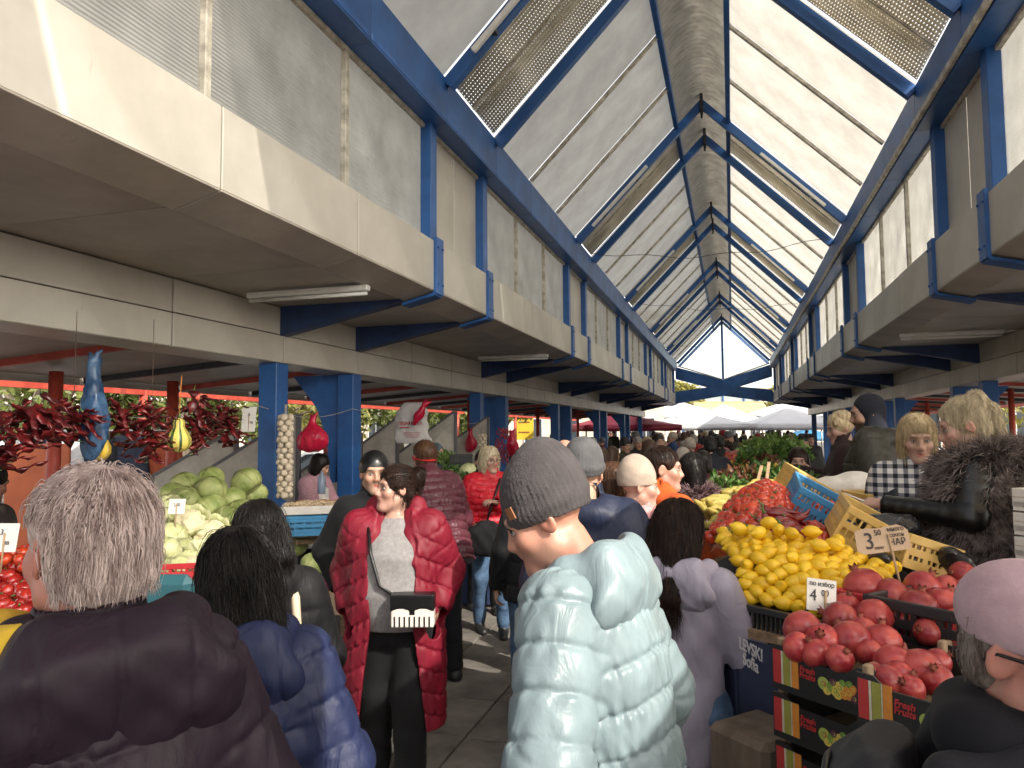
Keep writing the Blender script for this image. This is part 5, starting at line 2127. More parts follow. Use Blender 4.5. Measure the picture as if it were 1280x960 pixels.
def leafy(name, label, c, r, n, L, m, seed, grp=None, red=False):
    """bunch of curled leaves"""
    g = np.random.default_rng(seed)
    t = thing(name, label, 'greens', c, 0, grp)
    d = g.normal(size=(n, 3))
    d /= np.linalg.norm(d, axis=1)[:, None]
    d[:, 2] = np.abs(d[:, 2])
    pos = d * np.array(r) * g.uniform(.4, 1, n)[:, None] ** .6
    V, Q = [], []
    for i in range(n):
        o = d[i] + g.normal(size=3) * .5
        o /= np.linalg.norm(o)
        sd_ = np.cross(o, g.normal(size=3))
        sd_ /= np.linalg.norm(sd_)
        up = np.cross(sd_, o)
        l = L * g.uniform(.6, 1.2)
        for k in range(4):
            w = (.15, .5, .45, .08)[k] * l * .8
            b = pos[i] + o * l * (k / 3 - .3) + up * l * .15 * math.sin(k)
            V += [b - sd_ * w * .5, b + up * w * .3, b + sd_ * w * .5]
        q0 = i * 12
        for k in range(3):
            Q += [(q0 + k * 3, q0 + k * 3 + 1, q0 + k * 3 + 4, q0 + k * 3 + 3), (q0 + k * 3 + 1, q0 + k * 3 + 2, q0 + k * 3 + 5, q0 + k * 3 + 4)]
    quad_mesh('leaves', np.array(V), np.array(Q), m, t)
    return t


GRN = mat('salad_leaf', (.055, .13, .025), .5, .3, 9, .3, 40, c2=(.16, .28, .06), trans=.25)
GRL = mat('lettuce_leaf', (.16, .30, .06), .5, .25, 9, .3, 40, c2=(.32, .45, .14), trans=.25)
RDL = mat('red_leaf', (.11, .03, .02), .5, .3, 9, .3, 40, c2=(.20, .09, .03), trans=.2)
for i, (px, py, d, mm, lb) in enumerate([(905, 610, 5.2, GRN, 'dark green leafy bunch at the left end behind the corn'), (930, 598, 5.5, RDL, 'reddish leaf bunch among the greens behind the corn'), (950, 592, 5.6, GRN, 'dark green leafy bunch behind the twin wooden sticks'),
                                         (975, 598, 5.3, GRN, 'dark green leafy bunch right of the wooden sticks'), (918, 600, 5.8, RDL, 'reddish bunch at the rear left of the greens'), (990, 604, 5.1, GRN, 'green leafy bunch beside the yellow crate end')]):
    leafy('leaf_bunch', lb, at(px, py + 6, d), (.20, .20, .12), 150, .075, mm, 60 + i, 'leaf bunches behind the corn')
# second table beyond
q = at(940, 592, 8.2)
t = thing('side_table', 'white topped market table beyond the leaf bunches', 'table', (q.x + .1, q.y, 0), YAW * .6)
MB().box((0, 0, q.z - .02), (1.0, .55, .03), bev=.006).build('tabletop', PAPER, t)
MB().box((0, -.26, q.z - .14), (1.0, .02, .2)).build('apron', WHTC, t)
for x in (-.45, .45):
    for y in (-.22, .22):
        MB().box((x, y, q.z / 2 - .05), (.05, .05, q.z - .1)).build('leg', WOOD, t)
q = at(955, 590, 9.6)
t = thing('stall_table', 'far stall table carrying the big heap of greens', 'table', (q.x, q.y, 0), YAW * .6)
MB().box((0, 0, 1.15), (1.5, 1.1, .05)).build('tabletop', WOOD, t)
MB().box((-.1, -.56, .6), (1.6, .03, 1.1)).build('tablecloth', mat('maroon_cloth', (.12, .015, .02), .8, .2), t)
for i, (px, py, d, r, mm, lb) in enumerate([(945, 562, 9.5, .22, GRL, 'pale green lettuce bunch at the left of the far heap'), (965, 558, 9.6, .24, GRL, 'pale green lettuce bunch at the top middle of the far heap'), (985, 560, 9.5, .22, GRL, 'pale green lettuce bunch at the right of the far heap'),
                                            (972, 572, 9.3, .26, GRN, 'dark green bunch low in the middle of the far heap'), (940, 576, 9.2, .22, GRN, 'dark green bunch at the low left of the far heap'), (995, 572, 9.3, .2, GRN, 'dark green bunch at the low right of the far heap'), (955, 578, 9.1, .15, RDL, 'dark red bunch in the far heap')]):
    leafy('lettuce', lb, at(px, py + 3, d), (r, r, r * .7), 130, .11, mm, 80 + i, 'greens heaped on the far stall')
FC = [at(904, 582, 10.2), at(934, 582, 9.8), at(936, 568, 10.4), at(908, 568, 10.8)]
pos, _ = pile(FC, 9, 9, .03, .05, .2, 19)
YEL = mat('yellow_pepper_skin', (.6, .36, .02), .25, .15, 5)
TY = tomato_mesh(9, YEL)
for q, p in enumerate(pos):
    yl = p.z < FC[0].z + .05
    tag(inst('bell_pepper', TY if yl else TOM[q % 4], None, p, rrot(), 1.0), '%s bell pepper on the far stall left of the greens' % ('yellow' if yl else 'red'), 'pepper', ('yellow' if yl else 'red') + ' peppers on the far stall')
q = at(919, 584, 10.2)
t = thing('stall_table', 'far stall table under the red and yellow peppers', 'table', (q.x, q.y, 0), YAW * .6)
MB().box((0, 0, q.z - .12), (.9, .8, .05)).build('tabletop', WOOD, t)
MB().box((0, -.41, q.z / 2 - .1), (.9, .03, q.z - .1)).build('tablecloth', MATS['maroon_cloth'], t)

# ---- crates, sack, scale on the right stall
def oriented(px, py, d, ax, ay):
    """crate matrix: centre pixel, local x axis and local z (up) axis as world directions"""
    return at(px, py, d)


def place_crate(label, name, c, x, zup, w, d, h, m, slots, grp=None):
    z = Vector(zup).normalized()
    x = Vector(x)
    x = (x - z * x.dot(z)).normalized()
    y = z.cross(x)
    mt = Matrix((x, y, z)).transposed()
    t = crate(name, label, w, d, h, m, (0, 0, 0), (0, 0, 0), grp, slots)
    t.rotation_euler = mt.to_euler()
    t.location = c - z * h / 2
    return t


xr, fw = Vector((CR.x, CR.y, 0)).normalized(), Vector((_F.x, _F.y, 0)).normalized()
place_crate('blue slotted crate tilted beside the tomatoes', 'plastic_crate', at(1024, 634, 3.55), xr * .86 - fw * .2 - Vector((0, 0, .5)), Vector((0, 0, .8)) - fw * .25 + xr * .42, .30, .36, .15, BLUC, 16, 'tilted crates on the right stall')
place_crate('yellow slotted crate tilted behind the blue crate', 'plastic_crate', at(1016, 616, 4.1), xr * .86 - fw * .1 - Vector((0, 0, .5)), Vector((0, 0, .8)) - fw * .15 + xr * .45, .34, .36, .15, YELC, 14, 'tilted crates on the right stall')
place_crate('yellow slotted crate leaning in front of the plaid seller', 'plastic_crate', at(1078, 660, 3.0), xr * .83 - fw * .25 - Vector((0, 0, .45)), Vector((0, 0, .8)) - fw * .2 + xr * .42, .22, .34, .15, YELC, 12, 'tilted crates on the right stall')
place_crate('flat yellow crate standing behind the sack', 'plastic_crate', at(1094, 628, 3.9), xr, Vector((0, 0, 1)), .22, .30, .11, YELC, 14, 'tilted crates on the right stall')
place_crate('yellow crate lying low behind the brown price card', 'plastic_crate', at(1140, 690, 2.75), xr * .9 - Vector((0, 0, .4)), Vector((0, 0, .9)) + xr * .3, .2, .28, .12, YELC, 12, 'tilted crates on the right stall')
for q in range(46):
    p = at(1035 + rng.uniform(-18, 25), 636 + rng.uniform(-7, 12), 3.55 + rng.uniform(-.05, .12))
    tag(inst('cherry_tomato', tomL[0], None, p, (0, 0, 0), 1.3), 'small red cherry tomato inside the tilted blue crate', 'cherry tomato', 'cherry tomatoes in the blue crate')
F = Field((-.26, -.2, -.12), (.26, .2, .16), .016)
F.ell((0, 0, 0), (.18, .14, .075), .05, wr=lambda x, y, z: .012 * folds(x * 1.6, y * 1.6, z * 1.6))
F.ell((.07, 0, .03), (.10, .10, .07), .05)
F.ell((-.13, .0, -.01), (.09, .08, .05), .03)
V, Q = F.mesh(1)
o = tag(quad_mesh('sack', V, Q, mat('white_sack', (.62, .58, .52), .8, .12, 12, .5, 260)), 'white woven sack lying between the tilted crates', 'sack')
o.location = at(1056, 611, 4.2)
o.rotation_euler = (0, 0, YAW)
t = thing('market_scale', 'grey market scale behind the brown price card', 'scale', at(1150, 690, 2.8), YAW)
m = MB()
m.box((0, 0, -.04), (.20, .24, .07), bev=.012)
m.build('housing', mat('scale_grey', (.08, .09, .11), .4, .1), t)
MB().box((0, 0, .008), (.19, .22, .012), bev=.004).build('weighing_plate', mat('scale_steel', (.4, .4, .42), .3, .1, metal=.8), t)
MB().box((.0, -.123, -.035), (.09, .006, .03)).build('display', mat('scale_display', (.16, .22, .24), .2, .1), t)
F = Field((-.2, -.15, -.15), (.2, .15, .15), .014)
F.ell((0, 0, 0), (.11, .07, .05), .03, wr=lambda x, y, z: .014 * folds(x * 2, y * 2, z * 2))
F.cap((.05, 0, 0), (.10, .02, -.10), .04, .015, .04)
F.cap((-.05, 0, 0), (-.13, .0, .02), .04, .02, .04)
V, Q = F.mesh(1)
BBAG = mat('black_bag_plastic', (.015, .015, .018), .25, .2, 9, .3, 50)
o = tag(quad_mesh('plastic_bag', V, Q, BBAG), 'crumpled black plastic bag held above the yellow crate', 'bag')
o.location = at(1116, 658, 3.0)
o.rotation_euler = (0, 0, YAW)
for px, py, d, lb in ((1190, 706, 2.7, 'black plastic bag heap below the fur vest'), (1110, 712, 2.75, 'black plastic bag behind the lemons')):
    o = inst('plastic_bag', o.data, None, at(px, py, d), (.4, .3, YAW + 1), (1.3, 1.3, .9))
    tag(o, lb, 'bag')
for k in range(5):
    crate('white_crate', '%s white slotted crate of the stack at the right edge' % ('topmost', 'second', 'third', 'fourth', 'bottom')[k], .40, .30, .078, WHTC, at(1372, 640, 2.55) - Vector((0, 0, .085 * k)), (0, 0, YAW + .3), 'white crates stacked at the right edge', slots=16, rows=3)


def sign(label, c, w, h, m, lines, stick, tilt=0.0, yaw=0.0, poly=None):
    t = thing('price_sign', label, 'price sign', c, YAW + yaw, 'handwritten price signs')
    t.rotation_euler = (R(-12), tilt, YAW + yaw)
    pl = poly or [(-w / 2, -h / 2), (w / 2, -h / 2), (w / 2, h / 2), (-w / 2, h / 2)]
    b = MB().prism(pl, .003, Matrix(((1, 0, 0, 0), (0, 0, 1, 0), (0, 1, 0, 0), (0, 0, 0, 1)))).build('card', m, t)
    for txt, x, z, sz in lines:
        lettering(txt, sz, INK, b, (x, -.0022, z), (math.pi / 2, 0, 0), ext=.0006, sx=.9)
    MB().tube([(stick[0], -.004, h * .15), (stick[0] + .004, .004, -h / 2 - stick[1])], .004, 6).build('stick', STICK, t)
    return t


sign('brown card price sign reading 3.50 above the lemons', at(1103, 674, 2.42), .178, .085, KRAFT, [('3', -.045, -.004, .075), ('50', -.012, .022, .026), ('лв/кг', -.016, -.026, .015), ('много', .048, .028, .021), ('сочен', .048, .009, .019), ('НАР', .046, -.014, .03)], (.02, .13), tilt=R(-6),
     poly=[(-.089, -.03), (-.07, -.042), (.085, -.040), (.089, .02), (.075, .034), (.055, .042), (-.01, .036), (-.05, .040), (-.085, .034)])
sign('white price sign reading 4.00 at the lemon heap corner', at(1027, 744, 2.26), .09, .095, PAPER, [('по избор', 0, .032, .020), ('4', -.026, -.004, .048), ('00', .010, .006, .026), ('лв', .022, -.026, .022)], (.01, .05), tilt=R(8))
for px, py, d, lb in ((946, 596, 5.0, 'left bare wooden stick standing in the greens'), (957, 592, 5.0, 'right bare wooden stick standing in the greens'), (944, 625, 3.9, 'wooden stick standing in the tomatoes'), (952, 656, 3.4, 'wooden stick between tomatoes and peppers')):
    p = at(px, py, d)
    o = tag(MB().beam((0, 0, -.14), (.02, 0, .08), .022, .006, up=(0, 1, 0)).build('wooden_stick', STICK), lb, 'stick', 'wooden label sticks')
    o.location = p
    o.rotation_euler = (.1, rng.normal() * .12, YAW)
p = at(952, 935, 2.35)
o = tag(MB().box((0, 0, .11), (.24, .24, .24), bev=.02).build('timber_block', BARK), 'rough brown timber block at the foot of the stall', 'timber block')
o.location = (p.x, p.y, p.z - .16)
o.rotation_euler = (0, 0, CANG)
# raised duckboard for the sellers
t = thing('duckboard', 'low wooden duckboard behind the right stall', 'platform', (1.55, 4.6, 0))
for i in range(7):
    MB().box((-.55 + i * .17, 0, .235), (.15, 5.2, .03)).build('plank', WOOD, t)
for y in (-2.4, -.8, .8, 2.4):
    MB().box((0, y, .11), (1.2, .1, .22)).build('bearer', WOOD, t)

# ------------------------------------------------------------------ left stall
def cabbage_mesh(i, m, m2):
    g = np.random.default_rng(i + 300)
    mb = MB()
    pr = [(max(.002, math.sin(a) * .112), -math.cos(a) * .092) for a in np.linspace(0, math.pi, 12)]
    ph = g.uniform(0, 6, 3)
    mb.lathe(pr, 20, lobes=lambda a, t: 1 + .03 * math.sin(3 * a + ph[0]) + .015 * math.sin(9 * a + ph[1]))
    for k in range(7):
        a0 = k * 2.4 + ph[2]
        tl = g.uniform(.1, .95)

        def fn(u, v, a0=a0, tl=tl):
            a = a0 + (u - .5) * 2.1 * (1 - .3 * v)
            e = math.pi * (.18 + (.72 + tl * .15) * v)
            r = 1.015 + .085 * v * v + .03 * math.sin(u * 11 + k) * v + .008 * k
            return (math.sin(e) * .112 * r * math.cos(a), math.sin(e) * .112 * r * math.sin(a), -math.cos(e) * .092 * r)
        mb.sheet(fn, 8, 7, .002, 0)
        mb.tube([fn(.5, v) for v in np.linspace(.02, .9, 6)], [.0032, .0028, .0024, .002, .0014, .001], 5, 1)
    return mesh_of('head', mb, [m, m2])


def caul_mesh(i):
    g = np.random.default_rng(i + 340)
    mb = MB()
    F = Field((-.13, -.13, -.08), (.13, .13, .12), .009)
    F.ell((0, 0, 0), (.085, .085, .06), .02)
    for k in range(70):
        a, e = g.uniform(0, 6.28), g.uniform(.05, 1.5)
        F.ell((math.cos(a) * math.cos(e) * .082, math.sin(a) * math.cos(e) * .082, math.sin(e) * .062), (.017, .017, .015), .004)
    return sdf_mesh(F, 'curd', CAUL, 0)


CAB = [cabbage_mesh(i, CABB, CABL) for i in range(3)]
CABP = [cabbage_mesh(i + 5, CABL, CABB) for i in range(2)]
CAU = [caul_mesh(i) for i in range(2)]
lv = MB()
for k in range(8):
    a0 = k * .785

    def fn(u, v, a0=a0):
        a = a0 + (u - .5) * 1.0
        r = .06 + .055 * v
        return (math.cos(a) * r, math.sin(a) * r, -.07 + .12 * v + .012 * math.sin(u * 9))
    lv.sheet(fn, 5, 4, .003)
me_cl = mesh_of('leaf_cup', lv, CABL)
cabs = [(230, 606, 6.2, 1.0), (263, 599, 6.4, 1.0), (262, 638, 5.9, 1.15), (263, 613, 6.1, 1.12), (308, 603, 6.5, 1.15), (290, 625, 6.2, 1.0), (232, 625, 5.9, 1.0), (283, 650, 5.8, 1.0), (300, 640, 6.1, 1.0), (318, 618, 6.6, 1.0), (245, 648, 5.7, .9), (322, 650, 6.0, 1.0), (215, 618, 6.0, .9), (295, 668, 5.7, 1.0)]
clab = ['green cabbage at the left of the top row', 'green cabbage at the top middle of the heap', 'large pale green cabbage in the middle of the heap', 'large green cabbage just below the top row', 'big green cabbage against the near blue column', 'green cabbage with a brownish top in the heap', 'green cabbage at the left edge of the heap', 'green cabbage low beside the dark haired shopper', 'green cabbage below the brownish one', 'green cabbage half hidden by the near blue column', 'pale small cabbage above the cauliflowers', 'green cabbage low by the near blue column', 'small cabbage behind the white price card', 'lowest green cabbage beside the dark haired shopper']
for q, ((px, py, d, sc), lb) in enumerate(zip(cabs, clab)):
    t = thing('cabbage', lb, 'cabbage', at(px, py, d), 0, 'cabbages on the left stall')
    t.rotation_euler = (rng.normal() * .5, rng.normal() * .5, rng.uniform(0, 6))
    inst('head', CAB[q % 3], t, sc=sc)
for q, (px, py, d, sc, lb) in enumerate([(366, 679, 6.5, 1.1, 'round green cabbage right of the near blue column, lower one'), (362, 652, 6.8, 1.1, 'green cabbage right of the near blue column, upper one'), (392, 706, 6.0, .9, 'netted green cabbage over the red onions')]):
    t = thing('cabbage', lb, 'cabbage', at(px, py, d), 0, 'cabbages on the left stall')
    t.rotation_euler = (rng.normal() * .5, rng.normal() * .5, rng.uniform(0, 6))
    inst('head', CAB[q % 3], t, sc=sc)
for q, (px, py, d, k, lb) in enumerate([(237, 655, 5.2, 0, 'white cauliflower right of the price card'), (262, 668, 5.2, 0, 'white cauliflower at the front right of the heap'), (215, 672, 5.0, 1, 'pale cabbage below the price card'), (230, 690, 4.8, 1, 'pale leafy cabbage at the front of the left stall'), (206, 690, 4.6, 1, 'pale leafy cabbage by the grey haired man'), (255, 690, 4.8, 0, 'white cauliflower low at the front'), (205, 650, 5.3, 1, 'pale cabbage behind the grey haired man'), (212, 633, 5.6, 1, 'pale cabbage behind the price card'), (275, 692, 5.0, 1, 'pale cabbage behind the black haired woman'), (222, 712, 4.5, 1, 'lowest pale cabbage above the red crate'), (245, 715, 4.5, 0, 'lowest cauliflower above the red crate')]):
    p = at(px, py, d)
    if k:
        t = thing('cabbage', lb, 'cabbage', p, 0, 'pale cabbages on the left stall')
        inst('head', CABP[q % 2], t, sc=.85)
        t.rotation_euler = (rng.normal() * .6, rng.normal() * .6, rng.uniform(0, 6))
    else:
        t = thing('cauliflower', lb, 'cauliflower', p, 0, 'cauliflowers on the left stall')
        inst('curd', CAU[q % 2], t, sc=1.2)
        inst('leaf_cup', me_cl, t, sc=1.2)
        t.rotation_euler = (rng.normal() * .4, rng.normal() * .4, 0)
t = thing('stall_table', 'left hand stall table under the cabbages', 'table', (0, 0, 0))
a, b, c, d_ = at(180, 752, 4.3), at(300, 752, 4.6), at(345, 662, 6.9), at(205, 640, 6.7)
m = MB()
m.add([a, b, c, d_, a - Vector((0, 0, .04)), b - Vector((0, 0, .04)), c - Vector((0, 0, .04)), d_ - Vector((0, 0, .04))], [(0, 1, 2, 3), (7, 6, 5, 4), (0, 4, 5, 1), (1, 5, 6, 2), (2, 6, 7, 3), (3, 7, 4, 0)])
m.build('tabletop', WOOD, t)
m = MB()
m.sheet(cloth(Vector((a.x, a.y, 0)), Vector((b.x, b.y, 0)), a.z - .04, .05), 20, 4, .004)
m.sheet(cloth(Vector((b.x, b.y, 0)), Vector((c.x, c.y, 0)), b.z - .04, .05), 20, 4, .004)
m.build('tablecloth', NAVYC, t)
for i, p in enumerate((a, b, c, d_)):
    MB().box((p.x * .98, p.y, p.z / 2 - .04), (.06, .06, p.z - .08)).build('leg', WOOD, t)
q = at(212, 728, 4.2)
crate('fruit_tray', 'red slotted crate at the front of the cabbage heap', .5, .3, .14, REDC, (q.x, q.y, q.z - .06), (0, 0, YAW + .2), slots=16)
sign('white price card standing in the pale cabbages', at(221, 633, 5.0), .11, .10, PAPER, [('2,50', 0, .01, .03)], (.0, .12))
sign('white card hanging left of the near blue column', at(311, 524, 6.4), .12, .22, PAPER, [('6', 0, .04, .05), ('лв', .02, -.03, .04)], (.0, .01))
# tray of nuts over the blue crate, between the columns
q = at(388, 664, 6.35)
crate('plastic_crate', 'blue slotted crate under the white tray of nuts', .40, .30, .17, BLUC, (q.x, q.y, q.z - .02), (0, 0, YAW + .25), slots=16, rows=4)
t = thing('nut_tray', 'shallow white tray of pale nuts on the blue crate', 'tray', (q.x, q.y, q.z + .165), YAW + .25)
m = MB()
for ax in range(4):
    a_ = ax * math.pi / 2
    L, o = ((.46, .17), (.34, .23))[ax % 2]
    m.box((math.sin(a_) * o, -math.cos(a_) * o, .03), (L if ax % 2 == 0 else .012, .012 if ax % 2 == 0 else L, .07), bev=.003)
m.box((0, 0, .004), (.46, .34, .008))
m.build('tray', WHTC, t)
m = MB()
for i in range(420):
    x, y = rng.uniform(-.21, .21), rng.uniform(-.155, .155)
    m.lathe([(.004, -.009), (.009, 0), (.004, .009)], 6, (x, y, .055 + rng.uniform(0, .03) * (1 - (x / .3) ** 2)), Matrix.Rotation(rng.uniform(0, 3), 3, 'X') @ Matrix.Rotation(rng.uniform(0, 3), 3, 'Y'))
nu = m.build('nuts', mat('pale_nuts', (.60, .46, .30), .7, .2, 40), t)
nu['kind'] = 'stuff'
F = Field((-.4, -.25, -.03), (.4, .25, .12), .013)
for i in range(42):
    x, y = rng.uniform(-.32, .32), rng.uniform(-.18, .18)
    F.cap((x - .04, y, .02 + rng.uniform(0, .03)), (x + .04, y + rng.uniform(-.03, .03), .03 + rng.uniform(0, .03)), .018, .014, .006)
V, Q = F.mesh(1)
q = at(412, 634, 7.0)
o = tag(quad_mesh('dried_ginger', V, Q, mat('ginger_brown', (.40, .20, .06), .55, .35, 12, .3, 60)), 'heap of brown roots behind the white nut tray', 'roots', kind='stuff')
o.location = (q.x, q.y, q.z)
o.rotation_euler = (0, 0, YAW)
t = thing('stall_table', 'wooden stall table between the two near blue columns', 'table', (0, 0, 0))
p = at(392, 672, 6.6)
MB().beam(at(352, 672, 6.6), at(442, 668, 7.0), .75, .04).build('tabletop', WOOD, t)
for px in (358, 432):
    p = at(px, 690, 6.6)
    MB().box((p.x, p.y, .4), (.06, .06, .78)).build('leg', WOOD, t)
q = at(412, 805, 4.9)
crate('plastic_crate', 'blue slotted crate on the floor behind the black coat', .4, .3, .18, BLUC, (q.x, q.y, .12), (0, 0, YAW), slots=14, rows=3)
q = at(402, 740, 5.2)
t = thing('onion_box', 'brown box with red onions under the netted cabbage', 'box', (q.x, q.y, q.z - .12), YAW)
m = MB()
for x, y, w, d in ((0, -.15, .36, .01), (0, .15, .36, .01), (-.18, 0, .01, .3), (.18, 0, .01, .3)):
    m.box((x, y, .07), (w, d, .14))
m.box((0, 0, 0), (.36, .3, .01))
m.build('box', KRAFT, t)
ON = mesh_of('red_onion', MB().lathe([(.004, .03), (.02, .02), (.03, .002), (.022, -.02), (.003, -.027)][::-1], 12), mat('red_onion_skin', (.18, .02, .06), .3, .25, 9))
for i in range(18):
    tag(inst('red_onion', ON, None, Vector((q.x, q.y, q.z + .02)) + Vector((rng.uniform(-.14, .14), rng.uniform(-.12, .12), rng.uniform(0, .05))), rrot()), 'red onion in the brown box beside the black coat', 'onion', 'red onions in the brown box')
# near left trays of red peppers and tomatoes
t = thing('stall_table', 'near left stall table with trays of red peppers', 'table', (0, 0, 0))
a, b, c, d_ = at(-60, 835, 2.6), at(125, 800, 2.9), at(95, 690, 4.2), at(-60, 690, 4.2)
m = MB()
m.add([p + Vector((0, 0, -.08)) for p in (a, b, c, d_)] + [p + Vector((0, 0, -.12)) for p in (a, b, c, d_)], [(0, 1, 2, 3), (7, 6, 5, 4), (0, 4, 5, 1), (1, 5, 6, 2), (2, 6, 7, 3), (3, 7, 4, 0)])
m.build('tabletop', WOOD, t)
for p in (a, b, c, d_):
    MB().box((p.x, p.y, p.z / 2 - .07), (.06, .06, p.z - .14)).build('leg', WOOD, t)
BELL = [mesh_of('sweet_pepper', MB().lathe([(.004, .030), (.018, .034), (.030, .026), (.034, .006), (.030, -.018), (.018, -.034), (.004, -.036)][::-1], 14, lobes=lambda a, t, i=i: 1 + .10 * math.cos(3 * a + i)).tube([(0, 0, .030), (.004, 0, .05)], .005, 5, 1), [mat('sweet_pepper_skin', (.36, .012, .014), .14, .25, 5, c2=(.50, .03, .018), coat=.4), STEMG]) for i in range(3)]
pos, _ = pile([a, b, c, d_], 12, 15, .03, .05, .3, 33)
for q, p in enumerate(pos):
    tag(inst('sweet_pepper', BELL[q % 3], None, p + Vector((0, 0, -.04)), rrot(), rng.uniform(.8, 1.05)), 'glossy red sweet pepper in the tray at the far left edge', 'pepper', 'red peppers at the far left edge')
pos, _ = pile([a, b, c, d_], 10, 13, .03, .05, .4, 34)
for q, p in enumerate(pos):
    if p.y > 2.9:
        tag(inst('tomato', TOM[q % 4], None, p + Vector((0, 0, .015)), rrot(), rng.uniform(.75, 1.0)), 'orange red tomato at the back of the far left tray', 'tomato', 'tomatoes at the far left edge')
m = MB()
m.beam(a + Vector((0, 0, -.03)), b + Vector((0, 0, -.03)), .02, .10)
tag(m.build('tray_rim', BLKP), 'black rim along the front of the far left pepper tray', 'tray')
sign('white price card at the far left edge above the peppers', at(6, 672, 2.9), .10, .11, PAPER, [('3.', -.01, .02, .03), ('лв', .01, -.02, .025)], (0, .08))
# table of greens and red peppers in front of the third column
q = at(590, 650, 8.6)
t = thing('stall_table', 'blue skirted table of vegetables before the third blue column', 'table', (q.x - .1, q.y, 0), YAW * .4)
MB().box((0, 0, .92), (1.1, 1.9, .05)).build('tabletop', WOOD, t)
MB().box((.1, -.96, .47), (.9, .02, .85)).build('tablecloth', mat('blue_skirt', (.02, .035, .10), .7, .2), t)
MB().box((.56, 0, .47), (.02, 1.9, .85)).build('tablecloth', MATS['blue_skirt'], t)
for i, (px, py, d, mm, lb) in enumerate([(566, 598, 8.8, GRN, 'green leafy bunch left of the red poinsettia bunch'), (583, 607, 8.5, GRN, 'green leafy bunch below the white cauliflower box'), (556, 580, 9.6, GRL, 'pale green bunch before the headscarf seller'), (595, 612, 8.4, GRN, 'green bunch beside the red jacket woman')]):
    leafy('leaf_bunch', lb, at(px, py, d), (.2, .2, .14), 120, .10, mm, 120 + i, 'leaf bunches on the left table')
PEPB = [at(562, 628, 8.2), at(578, 630, 8.1), at(582, 612, 8.6), at(566, 612, 8.7)]
pos, _ = pile(PEPB, 4, 6, .03, .04, .3, 38)
for q, p in enumerate(pos):
    tag(inst('sweet_pepper', BELL[q % 3], None, p, rrot(), 1.0), 'red pepper on the blue skirted table by the maroon jacket', 'pepper', 'red peppers on the blue skirted table')
t = thing('cabbage', 'pale cabbage beside the third blue column', 'cabbage', at(586, 590, 8.7), 0)
inst('head', CABP[0], t)
q = at(577, 583, 9.4)
for k in range(3):
    crate('plastic_crate', '%s black crate of the stack before the third column' % ('lowest', 'middle', 'topmost')[k], .26, .36, .10, BLKP, (q.x, q.y, q.z - .16 + k * .105), (0, 0, YAW), 'black crates before the third column', slots=10)

# ---- things hanging along the left columns
STR = mat('string', (.35, .33, .30), .8, .1)
wire = []
for a_, b_ in (((325, 508, 7.0), (441, 511, 8.4)), ((441, 511, 8.4), (602, 528, 12.6)), ((0, 505, 5.0), (325, 508, 7.0))):
    A_, B_ = at(*a_), at(*b_)
    wire.append([A_ * (1 - t) + B_ * t - Vector((0, 0, .10 * math.sin(t * math.pi))) for t in np.linspace(0, 1, 12)])
for i, w in enumerate(wire):
    tag(MB().tube(w, .004, 5).build('wire', STR), ['thin wire between the two near blue columns', 'thin wire from the second column to the third', 'thin wire left of the near blue column carrying peppers'][i], 'wire')
DRY = [pepper_mesh(i, .20, .029, DRYP, True) for i in range(5)]


def pepper_string(label, px, py, d, n, rad, drop, seed):
    t = thing('pepper_string', label, 'pepper string', at(px, py, d), YAW, 'strings of dried red peppers')
    g = np.random.default_rng(seed)
    n = int(n * 1.1)
    for i in range(n):
        a = i * 2.4
        u = i / n
        r = rad * g.uniform(.35, 1)
        p = Vector((math.cos(a) * r, math.sin(a) * r * .6, -drop * u + g.normal() * .03))
        dd = Vector((math.cos(a), math.sin(a) * .6, g.uniform(-.9, .6))).normalized()
        o = inst('pepper', DRY[i % 5], t, p, dd.to_track_quat('X', 'Z').to_euler(), g.uniform(.7, 1.05))
    MB().tube([(0, 0, -drop), (.01, 0, .02), (0, .02, .62 if seed in (2, 5) else .07)], .002, 5).build('string', mat('twine', (.10, .07, .05), .9), t)
    return t


pepper_string('biggest dark string of dried peppers at the far left', 38, 512, 4.2, 44, .22, .16, 1)
pepper_string('dark pepper string just left of the blue bag', 90, 515, 4.5, 26, .18, .16, 2)
pepper_string('low pepper string at the left edge', 8, 548, 4.0, 22, .16, .14, 3)
pepper_string('red pepper string right of the blue bag', 152, 505, 4.8, 22, .15, .22, 4)
pepper_string('bright red pepper string above the grey hair', 188, 515, 4.9, 30, .13, .30, 5)
pepper_string('red pepper string right of the striped gourd', 245, 510, 5.3, 30, .17, .24, 6)
pepper_string('red pepper string nearest the blue column', 282, 513, 5.6, 26, .15, .24, 7)


def gourd(label, px, py, d, c1, c2, sc):
    t = thing('gourd', label, 'gourd', at(px, py, d), 0, 'gourds hanging over the left stall')
    m = MB()
    pr = [(.004, -.10), (.05, -.088), (.075, -.05), (.074, -.01), (.052, .035), (.034, .065), (.036, .09), (.030, .108), (.01, .118), (.003, .12)]
    m.lathe([(r * sc, z * sc) for r, z in pr], 24, lobes=lambda a, t: 1 + .07 * math.cos(8 * a))
    o = m.build('fruit', [mat('gourd_' + c1[0], c1[1], .45, .15, 6), mat('gourd_stripe_' + c1[0], c2, .45, .2, 6)], t)
    me = o.data
    mi = [1 if (i % 24) % 3 == 0 and len(p.vertices) == 4 else 0 for i, p in enumerate(me.polygons)]
    me.polygons.foreach_set('material_index', mi)
    MB().tube([(0, 0, .118 * sc), (.01, .0, .15 * sc)], .007 * sc, 6).build('stem', STEMG, t)
    MB().tube([(0, 0, .14 * sc), (0, .02, .42)], .003, 5).build('string', mat('orange_string', (.5, .16, .03), .8), t)


